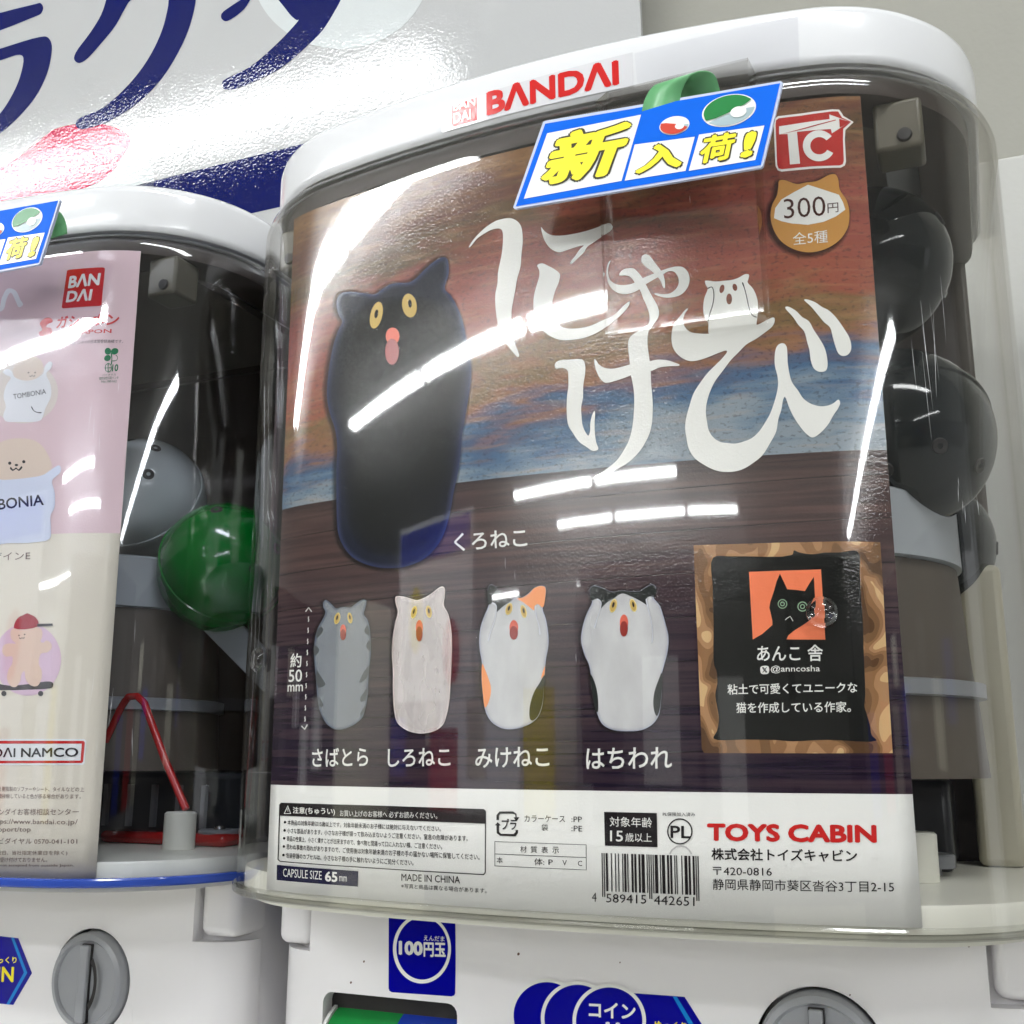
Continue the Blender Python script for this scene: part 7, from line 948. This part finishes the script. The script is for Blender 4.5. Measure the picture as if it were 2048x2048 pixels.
O('body','machine','coin_sticker','sticker_blue',3.5,[[(-0.3,-36.3),(-0.48,-38.03),(-0.96,-39.74),(-1.72,-41.39),(-2.76,-42.95),(-4.03,-44.37),(-5.52,-45.62),(-7.18,-46.68),(-8.99,-47.51),(-10.89,-48.09),(-12.84,-48.42),(-14.8,-48.47),(-16.72,-48.25),(-18.54,-47.77),(-20.23,-47.02),(-21.74,-46.04),(-23.03,-44.83),(-24.07,-43.44),(-24.84,-41.89),(-25.3,-40.23),(-25.46,-38.49),(-25.29,-36.72),(-24.82,-34.96),(-24.04,-33.26),(-22.98,-31.67),(-21.66,-30.21),(-20.12,-28.94),(-18.41,-27.88),(-16.55,-27.06),(-14.61,-26.5),(-12.62,-26.21),(-10.65,-26.2),(-8.74,-26.46),(-6.93,-26.99),(-5.27,-27.77),(-3.8,-28.79),(-2.56,-30.01),(-1.57,-31.41),(-0.85,-32.95),(-0.43,-34.59)]],1)
O('body','machine','coin_sticker','ink_white',4,[[(12.62,-36.01),(12.41,-37.91),(11.88,-39.78),(11.04,-41.59),(9.92,-43.29),(8.53,-44.85),(6.91,-46.22),(5.1,-47.37),(3.14,-48.28),(1.07,-48.93),(-1.04,-49.28),(-3.17,-49.34),(-5.24,-49.11),(-7.21,-48.58),(-9.04,-47.77),(-10.67,-46.69),(-12.07,-45.37),(-13.19,-43.84),(-14.01,-42.15),(-14.51,-40.32),(-14.66,-38.41),(-14.47,-36.47),(-13.94,-34.54),(-13.08,-32.68),(-11.92,-30.92),(-10.48,-29.33),(-8.8,-27.94),(-6.93,-26.78),(-4.91,-25.88),(-2.8,-25.26),(-0.65,-24.95),(1.5,-24.94),(3.57,-25.23),(5.52,-25.81),(7.31,-26.67),(8.9,-27.79),(10.23,-29.13),(11.3,-30.66),(12.06,-32.35),(12.5,-34.15)]],1)
O('body','machine','coin_sticker','sticker_blue',4.5,[[(11.31,-36.13),(11.12,-37.84),(10.64,-39.53),(9.89,-41.17),(8.87,-42.7),(7.62,-44.11),(6.15,-45.35),(4.52,-46.39),(2.75,-47.21),(0.89,-47.79),(-1.02,-48.11),(-2.94,-48.16),(-4.81,-47.95),(-6.59,-47.46),(-8.23,-46.73),(-9.7,-45.75),(-10.96,-44.56),(-11.97,-43.19),(-12.7,-41.66),(-13.15,-40.01),(-13.28,-38.29),(-13.11,-36.54),(-12.63,-34.8),(-11.86,-33.12),(-10.81,-31.55),(-9.52,-30.11),(-8.01,-28.85),(-6.33,-27.81),(-4.51,-27.0),(-2.61,-26.44),(-0.67,-26.15),(1.26,-26.14),(3.13,-26.4),(4.9,-26.93),(6.51,-27.7),(7.94,-28.71),(9.15,-29.91),(10.11,-31.3),(10.8,-32.82),(11.2,-34.44)]],1)
T('body','machine','lettering','コイン','ink_white',5,(-8.47,-36.67),(8.92,-35.92),(-8.41,-31.51),0.03)
T('body','machine','lettering','3枚','ink_white',5,(-9.17,-46.45),(6.6,-45.57),(-9.07,-38.0),0.04)
O('body','machine','dirt_speck','ink_taupe',0.5,[[(119.85,-4.69),(119.64,-4.95),(119.38,-5.01),(119.22,-4.82),(119.26,-4.5),(119.47,-4.23),(119.73,-4.18),(119.89,-4.37)]],1)
O('body','machine','dirt_speck','ink_taupe',0.5,[[(-35.36,-17.53),(-35.64,-17.86),(-36.03,-17.94),(-36.28,-17.7),(-36.27,-17.3),(-35.98,-16.96),(-35.6,-16.89),(-35.34,-17.12)]],1)
O('body','machine','dirt_speck','ink_taupe',0.5,[[(-100.92,-24.65),(-101.14,-24.92),(-101.46,-24.98),(-101.69,-24.8),(-101.68,-24.48),(-101.46,-24.21),(-101.14,-24.15),(-100.91,-24.33)]],1)
O('body','machine','dirt_speck','ink_taupe',0.5,[[(-106.42,-32.76),(-106.67,-33.06),(-107.03,-33.13),(-107.28,-32.93),(-107.28,-32.57),(-107.02,-32.27),(-106.66,-32.21),(-106.41,-32.41)]],1)
O('body','machine','dirt_speck','ink_taupe',0.5,[[(3.59,-17.69),(3.44,-17.86),(3.25,-17.9),(3.13,-17.78),(3.14,-17.57),(3.28,-17.39),(3.48,-17.36),(3.6,-17.48)]],1)
O('body','machine','dirt_speck','ink_taupe',0.5,[[(82.21,-22.2),(82.06,-22.39),(81.87,-22.43),(81.75,-22.3),(81.77,-22.08),(81.93,-21.89),(82.12,-21.85),(82.24,-21.98)]],1)
#LEFTBODY
O('body','machine_left','arrow_sticker','sticker_blue',1,[[(-11.28,-26.4),(27.53,-27.18),(37.6,-41.22),(28.35,-55.25),(-6.65,-55.68)]],0)
O('body','machine_left','arrow_stripe','stripe_blue',2,[[(23.11,-27.02),(24.88,-27.1),(34.85,-41.3),(26.01,-55.33),(24.26,-55.29),(32.95,-41.31)]],0)
T('body','machine_left','lettering','ゆっくり','sign_yellow',2,(12.55,-39.02),(28.11,-37.75),(12.14,-36.25),0.03)
T('body','machine_left','lettering','IN','sign_yellow',2,(17.18,-46.4),(27.21,-45.82),(16.79,-39.96),0.03)
# left poster split [(117.2, 143.13), (83.01, 142.94)][(119.09, 267.96), (116.92, 6.29)]
O('left','poster_left','emblem_print','ink_red',3,[[(86.74,259.88),(87.62,260.26),(103.49,260.07),(104.26,259.57),(103.99,242.96),(103.43,242.31),(86.55,242.43),(85.66,242.99)]],0)
T('left','poster_left','lettering','BΛN','ink_white',4,(87.91,251.47),(102.44,251.85),(88.35,257.48),0.04)
T('left','poster_left','lettering','DΛI','ink_white',4,(87.44,245.02),(99.35,244.94),(87.99,250.59),0.04)
O('left','poster_left','emblem_print','ink_red',3,[[(75.59,236.64),(77.21,238.47),(79.31,238.93),(81.39,238.06),(81.8,236.69),(79.6,235.91),(78.87,234.65),(80.84,234.13),(81.86,233.04),(81.84,231.05),(80.55,229.72),(78.46,229.25),(76.58,230.22),(75.51,232.32),(76.97,233.5)]],1)
T('left','poster_left','lettering','ガシャポン','ink_red',3,(83.75,233.19),(111.29,233.05),(84.26,239.12),0.03)
T('left','poster_left','lettering','GASHAPON','ink_red',3,(83.74,229.56),(108.98,229.92),(83.7,231.41),0.02)
T('left','poster_left','lettering','「ガシャポン」「GASHAPON」はバンダイの日本国登録商標です。','ink_grey',3,(72.9,225.15),(113.67,225.46),(72.89,226.74),0)
O('left','poster_left','leaf_print','leaf_green',3,[[(109.36,221.7),(109.33,221.22),(109.18,220.78),(108.92,220.44),(108.59,220.21),(108.2,220.14),(107.81,220.21),(107.45,220.43),(107.15,220.78),(106.94,221.21),(106.85,221.69),(106.87,222.18),(107.02,222.61),(107.28,222.96),(107.61,223.18),(108.0,223.26),(108.39,223.18),(108.75,222.96),(109.05,222.62),(109.26,222.18)]],1)
O('left','poster_left','leaf_print','leaf_green',3,[[(112.03,222.34),(112.12,221.9),(112.07,221.44),(111.9,221.01),(111.61,220.65),(111.23,220.39),(110.81,220.27),(110.38,220.29),(109.99,220.44),(109.65,220.73),(109.43,221.12),(109.33,221.56),(109.38,222.02),(109.57,222.45),(109.87,222.8),(110.25,223.05),(110.67,223.18),(111.1,223.16),(111.5,223.0),(111.82,222.72)]],1)
O('left','poster_left','leaf_print','leaf_green',3,[[(109.27,219.42),(109.41,219.04),(109.43,218.61),(109.32,218.19),(109.1,217.82),(108.78,217.52),(108.4,217.33),(107.99,217.28),(107.6,217.35),(107.26,217.55),(107.0,217.86),(106.86,218.25),(106.84,218.67),(106.95,219.09),(107.17,219.47),(107.49,219.77),(107.87,219.95),(108.28,220.01),(108.67,219.93),(109.01,219.73)]],1)
O('left','poster_left','leaf_print','leaf_green',3,[[(109.32,220.9),(109.72,218.32),(109.67,215.75),(109.95,215.72),(110.0,218.32),(109.6,220.94)]],1)
O('left','poster_left','leaf_print','leaf_green',3,[[(110.12,217.23),(111.77,217.62),(112.09,219.18),(111.36,220.07),(111.21,219.89),(111.88,219.14),(111.63,217.83),(110.06,217.48)]],1)
O('left','poster_left','leaf_print','leaf_green',3,[[(110.12,214.31),(110.1,213.67),(109.95,213.09),(109.68,212.64),(109.32,212.34),(108.9,212.24),(108.48,212.34),(108.08,212.63),(107.74,213.09),(107.51,213.66),(107.4,214.3),(107.42,214.94),(107.58,215.52),(107.85,215.98),(108.21,216.27),(108.63,216.38),(109.06,216.27),(109.46,215.98),(109.79,215.52),(110.01,214.95)],[(109.85,214.31),(109.83,213.77),(109.71,213.28),(109.49,212.9),(109.21,212.65),(108.88,212.56),(108.54,212.65),(108.23,212.89),(107.96,213.28),(107.77,213.76),(107.69,214.3),(107.7,214.84),(107.82,215.33),(108.04,215.72),(108.32,215.97),(108.65,216.05),(108.99,215.97),(109.31,215.72),(109.57,215.33),(109.76,214.85)]],1)
O('left','poster_left','leaf_print','leaf_green',4,[[(107.42,214.04),(108.78,214.11),(110.13,214.19),(110.11,214.44),(108.76,214.37),(107.4,214.3)]],1)
O('left','poster_left','leaf_print','leaf_green',4,[[(108.51,216.38),(108.6,214.24),(108.79,212.23),(109.02,212.24),(108.83,214.24),(108.74,216.37)]],1)
T('left','poster_left','lettering','10','leaf_green',3,(110.22,212.64),(112.54,212.83),(110.24,215.87),0.03)
T('left','poster_left','lettering','バイオマス','leaf_green',3,(106.57,210.56),(111.85,210.87),(106.57,211.52),0)
T('left','poster_left','lettering','植物油性印刷インキ','leaf_green',3,(105.46,208.96),(112.92,209.36),(105.49,210.25),0)
T('left','poster_left','lettering','No.180162','leaf_green',3,(106.49,207.66),(112.31,207.93),(106.48,208.63),0)
O('left','poster_left','round_print','disc_cream',2,[[(87.45,204.46),(87.03,200.21),(85.03,196.51),(81.61,193.71),(77.08,192.09),(71.83,191.81),(66.36,192.91),(61.19,195.31),(56.84,198.78),(53.79,202.97),(52.37,207.47),(52.77,211.81),(54.94,215.56),(58.64,218.33),(63.48,219.88),(68.92,220.04),(74.41,218.84),(79.42,216.4),(83.48,212.96),(86.24,208.84)]],1)
O('left','poster_left','puppy_print','puppy_tan',3,[[(64.18,216.21),(64.64,218.81),(66.26,220.96),(69.45,221.97),(72.7,222.13),(75.69,221.06),(78.01,219.21),(79.37,216.15),(78.88,213.9),(76.93,212.11),(74.9,210.98),(66.83,212.02),(64.8,213.85)]],1)
O('left','poster_left','bag_print','bag_white',4,[[(58.98,216.06),(61.1,217.17),(63.47,215.95),(65.24,213.15),(70.58,211.03),(75.59,211.25),(79.62,213.51),(80.02,216.74),(82.31,218.64),(83.58,217.75),(82.98,215.19),(81.05,213.39),(83.66,207.98),(84.29,202.76),(82.19,197.77),(81.45,194.61),(80.26,192.46),(68.87,192.68),(62.95,193.48),(61.36,195.88),(62.23,200.02),(60.6,204.73),(61.53,209.89),(63.41,212.99),(60.64,214.57)]],1)
O('left','poster_left','bag_line','ink_dark',5,[[(75.1,198.87),(76.53,196.92),(78.47,195.96),(80.49,195.68),(80.49,196.0),(78.53,196.27),(76.75,197.14),(75.39,199.02)]],1)
O('left','poster_left','puppy_face_print','ink_dark',4,[[(72.54,214.45),(72.46,214.23),(72.21,214.16),(71.94,214.28),(71.81,214.52),(71.89,214.74),(72.14,214.82),(72.41,214.7)]],1)
O('left','poster_left','puppy_face_print','ink_dark',4,[[(75.87,214.16),(75.79,213.94),(75.54,213.86),(75.28,213.98),(75.15,214.22),(75.23,214.45),(75.47,214.52),(75.74,214.4)]],1)
O('left','poster_left','puppy_face_print','ink_dark',4,[[(72.85,212.81),(73.66,212.4),(74.13,213.07),(74.89,212.35),(75.66,212.83),(75.46,213.06),(74.89,212.61),(74.08,213.33),(73.54,212.66),(72.97,213.02)]],1)
T('left','poster_left','lettering','TOMBONIA','ink_dark',5,(65.96,202.95),(81.94,204.1),(65.5,205.27),0.0)
O('left','poster_left','puppy_print','puppy_tan',3,[[(56.99,180.43),(59.62,183.44),(65.3,185.24),(71.8,185.21),(77.58,184.03),(82.05,181.19),(85.59,176.55),(87.58,172.03),(86.58,169.59),(84.01,167.86),(79.28,166.88),(67.27,166.99),(58.31,168.86)]],1)
O('left','poster_left','puppy_face_print','ink_dark',4,[[(67.83,174.54),(67.72,174.14),(67.35,173.91),(66.85,173.95),(66.43,174.23),(66.23,174.65),(66.34,175.06),(66.71,175.28),(67.2,175.25),(67.63,174.97)]],1)
O('left','poster_left','puppy_face_print','ink_dark',4,[[(74.72,174.71),(74.61,174.31),(74.25,174.08),(73.77,174.11),(73.35,174.39),(73.15,174.82),(73.26,175.22),(73.63,175.45),(74.11,175.41),(74.53,175.13)]],1)
O('left','poster_left','puppy_face_print','ink_dark',4,[[(67.27,172.43),(68.94,171.08),(70.48,171.8),(71.95,170.89),(73.55,172.34),(72.93,172.86),(71.69,171.58),(70.41,172.5),(68.96,171.77),(67.78,172.89)]],1)
O('left','poster_left','puppy_face_print','ink_dark',4,[[(71.3,173.48),(71.17,173.2),(70.76,173.04),(70.23,173.07),(69.78,173.29),(69.58,173.6),(69.71,173.89),(70.13,174.04),(70.66,174.01),(71.11,173.79)]],1)
O('left','poster_left','bag_print','bag_blue_white',4,[[(55.39,168.43),(65.05,167.45),(77.12,167.64),(83.95,168.49),(87.83,170.77),(91.08,172.15),(92.01,169.28),(88.3,165.75),(89.98,160.69),(90.41,153.87),(89.01,150.86),(89.66,145.32),(89.59,141.05),(83.32,139.79),(70.16,139.96),(58.6,140.65)]],1)
T('left','poster_left','lettering','TOMBONIA','ink_dark',5,(47.33,153.79),(85.55,155.34),(46.59,158.57),0.02)
T('left','poster_left','lettering','デザインE','ink_taupe',3,(57.32,132.78),(81.18,132.54),(57.03,136.49),0.0)
O('left','poster_left','curve_print','bag_white',3,[[(53.16,244.41),(56.08,245.23),(57.18,250.02),(58.65,252.7),(59.76,252.09),(62.28,247.96),(64.07,245.35),(66.18,246.25),(64.45,248.78),(61.5,253.45),(57.05,254.88),(54.63,251.22),(53.69,246.74),(52.06,246.74)]],1)
O('left','poster_left','round_print','disc_pink',2,[[(98.98,91.3),(98.68,86.84),(97.01,82.84),(94.08,79.68),(90.1,77.68),(85.49,77.02),(80.67,77.77),(76.1,79.87),(72.26,83.14),(69.55,87.25),(68.25,91.81),(68.54,96.36),(70.39,100.44),(73.59,103.64),(77.8,105.64),(82.58,106.24),(87.43,105.4),(91.89,103.21),(95.49,99.9),(97.93,95.8)]],1)
O('left','poster_left','skateboard_print','board_dark',3,[[(68.08,82.14),(76.4,81.16),(85.69,81.63),(94.99,82.56),(96.49,81.8),(96.26,80.25),(93.67,79.7),(85.91,79.43),(76.6,79.3),(68.31,80.1)]],1)
O('left','poster_left','skateboard_print','ink_dark',4,[[(75.79,77.98),(75.68,77.46),(75.28,77.08),(74.68,76.95),(74.06,77.1),(73.57,77.48),(73.35,78.01),(73.45,78.53),(73.86,78.9),(74.46,79.04),(75.08,78.89),(75.57,78.5)]],1)
O('left','poster_left','skateboard_print','ink_dark',4,[[(92.56,77.82),(92.46,77.3),(92.07,76.93),(91.5,76.79),(90.9,76.94),(90.44,77.32),(90.24,77.84),(90.34,78.35),(90.73,78.73),(91.3,78.86),(91.9,78.72),(92.36,78.34)]],1)
O('left','poster_left','puppy_print','puppy_peach',4,[[(75.1,103.17),(76.66,104.62),(88.09,104.34),(89.68,102.83),(89.8,100.19),(89.28,98.73),(90.65,98.12),(91.87,98.98),(93.91,98.06),(94.6,96.01),(92.96,94.29),(90.08,93.75),(89.32,91.43),(89.68,89.1),(91.07,86.77),(91.07,83.3),(89.68,80.89),(86.73,81.04),(84.19,83.38),(83.05,86.88),(81.97,85.73),(81.6,82.84),(79.83,80.54),(77.08,81.15),(75.41,84.08),(75.72,87.57),(77.18,89.89),(76.87,92.82),(73.8,92.88),(72.09,94.68),(72.29,97.33),(74.6,98.16),(78.02,98.09),(75.79,99.9)]],1)
O('left','poster_left','cap_print','cap_red',5,[[(76.69,104.32),(76.79,106.69),(78.28,108.73),(80.55,109.68),(82.18,110.29),(83.92,109.65),(86.02,108.64),(87.75,106.41),(87.51,104.83)]],1)
O('left','poster_left','cap_print','board_dark',6,[[(87.15,105.84),(94.16,105.85),(94.43,104.91),(87.52,104.71)]],0)
O('left','poster_left','puppy_face_print','ink_dark',5,[[(79.58,101.29),(79.5,101.09),(79.27,101.01),(79.02,101.1),(78.9,101.31),(78.98,101.52),(79.21,101.6),(79.46,101.51)]],1)
O('left','poster_left','puppy_face_print','ink_dark',5,[[(82.17,101.65),(82.09,101.44),(81.86,101.36),(81.62,101.45),(81.5,101.66),(81.57,101.87),(81.8,101.95),(82.05,101.86)]],1)
O('left','poster_left','puppy_face_print','ink_dark',5,[[(79.37,100.3),(80.21,99.78),(80.72,100.24),(81.37,99.87),(81.95,100.43),(81.68,100.64),(81.28,100.16),(80.65,100.53),(80.18,100.07),(79.56,100.52)]],1)
O('left','poster_left','name_box','ink_white',3,[[(46.42,60.05),(110.38,60.05),(111.19,59.27),(111.16,50.71),(110.56,49.98),(47.79,49.56)]],0)
O('left','poster_left','name_box','ink_red',4,[[(47.27,59.24),(110.18,59.26),(110.72,58.7),(110.62,51.26),(110.16,50.7),(48.43,50.25)],[(48.15,58.08),(109.65,58.19),(109.69,51.65),(49.03,51.29)]],0)
T('left','poster_left','lettering','BΛNDΛI NAMCO','ink_dark',5,(59.26,52.58),(108.8,53.1),(59.02,56.36),0.02)
T('left','poster_left','lettering','本商品を樹脂製のソファーやシート、タイルなどの上','ink_taupe',3,(70.77,39.64),(111.75,39.72),(70.7,41.49),0)
T('left','poster_left','lettering','に長時間接触していると色が移る場合があります。','ink_taupe',3,(71.08,36.85),(110.78,37.07),(71.01,38.69),0)
T('left','poster_left','lettering','株式会社バンダイお客様相談センター','ink_taupe',3,(62.97,30.31),(110.5,30.93),(62.81,32.82),0)
T('left','poster_left','lettering','https://www.bandai.co.jp/','ink_taupe',3,(74.23,26.62),(110.38,26.84),(74.09,29.11),0)
T('left','poster_left','lettering','support/top','ink_taupe',3,(74.56,23.6),(92.11,23.93),(74.43,25.97),0)
T('left','poster_left','lettering','ナビダイヤル 0570-041-101','ink_taupe',3,(75.0,19.6),(110.7,20.05),(74.89,21.79),0)
T('left','poster_left','lettering','(土日祝日、当社指定休業日を除く)','ink_taupe',3,(72.85,15.06),(107.49,15.72),(72.77,16.97),0)
T('left','poster_left','lettering','では受け付けておりません。','ink_taupe',3,(75.76,12.68),(100.07,13.23),(75.7,14.47),0)
T('left','poster_left','lettering','Calls are not accepted from outside Japan.','ink_taupe',3,(71.34,10.76),(110.2,11.43),(71.2,12.01),0)
# zt=0.26447 z2=0.145 z3=0.04355 z4=0.0075 xl=-0.10933 xr=0.10951
# ------------------------------------------------------------------ strap of the arrival sign
def ribbon(name, pts, wv, m, par):
    P_ = []
    k = 6
    for i in range(len(pts) - 1):
        for j in range(k):
            a = max(i - 1, 0); b = min(i + 2, len(pts) - 1); t = j / k
            q = [.5 * ((2 * pts[i][d]) + (-pts[a][d] + pts[i + 1][d]) * t + (2 * pts[a][d] - 5 * pts[i][d] + 4 * pts[i + 1][d] - pts[b][d]) * t * t + (-pts[a][d] + 3 * pts[i][d] - 3 * pts[i + 1][d] + pts[b][d]) * t ** 3) for d in range(3)]
            P_.append(q)
    P_.append(pts[-1]); vs, fs = [], []
    for p in P_: vs += [(p[0] - wv[0] / 2, p[1] - wv[1] / 2, p[2] - wv[2] / 2), (p[0] + wv[0] / 2, p[1] + wv[1] / 2, p[2] + wv[2] / 2)]
    for i in range(len(P_) - 1): fs.append((2 * i, 2 * i + 1, 2 * i + 3, 2 * i + 2))
    o = mesh(name, vs, fs, m, par, smooth=True); s = o.modifiers.new('thick', 'SOLIDIFY'); s.thickness = .0005
    return o
SB_ = [(.050,-.0155,.250),(.0512,-.0163,.2595),(.0548,-.0168,.2650),(.0585,-.0140,.2672),(.0610,-.0105,.2672),(.0618,-.0075,.2640),(.0620,-.0060,.2590)]
ribbon('strap', SB_, (.0125, 0, .0010), 'strap_green', sg)
# the same sign on the left machine
def copy_tree(o, parent=None, shift=None):
    c = o.copy(); COL.objects.link(c); c.parent = parent
    for ch in list(o.children): copy_tree(ch, c)
    return c
s2 = copy_tree(sg); s2.name = 'arrival_sign.001'
s2.location = sg.location + Vector(((-.2893, -.004, .019)))
for q in s2.children:
    if q.name.startswith('strap'): q.location += Vector((.010, .006, -.009))
s2['label'] = 'blue new arrival sign cut off by the left edge, hanging on the left machine'
# ------------------------------------------------------------------ capsules
def capsule(c, r, top, bot, label, rot=(0, 0, 0), grp='toy capsules inside the clear cases'):
    e = empty('toy_capsule', (0, 0, 0), c, label=label, cat='capsule', group=grp)
    n = 14
    up = [(r * math.cos(a), r * math.sin(a)) for a in [math.pi / 2 * i / n for i in range(n + 1)]]
    lathe('upper_half', [(r * 1.0, .0012)] + [(x, z + .0012) for x, z in up[1:-1]] + [(0, r + .0012)], top, e, n=56, smooth=80)
    lathe('lower_half', [(r * .985, -.0012)] + [(x * .985, -z - .0012) for x, z in up[1:-1]] + [(0, -r - .0012)], bot, e, n=56, smooth=80)
    lathe('seam_ring', [(r * .985, -.0014), (r * 1.018, -.0010), (r * 1.018, .0014), (r * .99, .0018)], bot, e, n=56)
    for a in (0, 60, 120, 200):
        o = lathe('air_hole', [(.0010, .0), (.0026, .0002), (.0030, -.0006)], 'dark_gap', e, n=16)
        d = Vector((math.cos(math.radians(a)) * .5, math.sin(math.radians(a)) * .5, .7)).normalized()
        o.matrix_local = Matrix.Translation(d * (r + .0002) + Vector((0, 0, .0012))) @ d.to_track_quat('Z', 'Y').to_matrix().to_4x4()
    e.rotation_euler = [math.radians(v) for v in rot]; return e
capsule((.1030, .0950, .2395), .0300, 'capsule_dark', 'capsule_dark', 'dark glossy capsule at the top right inside the middle case', (20, 30, 0))
capsule((.1090, .0950, .1700), .0335, 'capsule_dark', 'capsule_dark', 'largest glossy black capsule, middle one of the three in the middle case', (150, -20, 0))
capsule((.1105, .1620, .1404), .0290, 'capsule_dark', 'capsule_dark', 'lowest dark capsule behind the grey hopper of the middle case', (0, 60, 0))
capsule((.0477 - PITCH, .1108, .1831), .0310, 'capsule_grey', 'capsule_grey', 'pale grey see-through capsule beside the puppy poster in the left case', (60, 20, 0))
capsule((.1082 - PITCH, .1000, .1418), .0305, 'capsule_green', 'capsule_green', 'bright green capsule at the right side of the left case', (30, 60, 0))
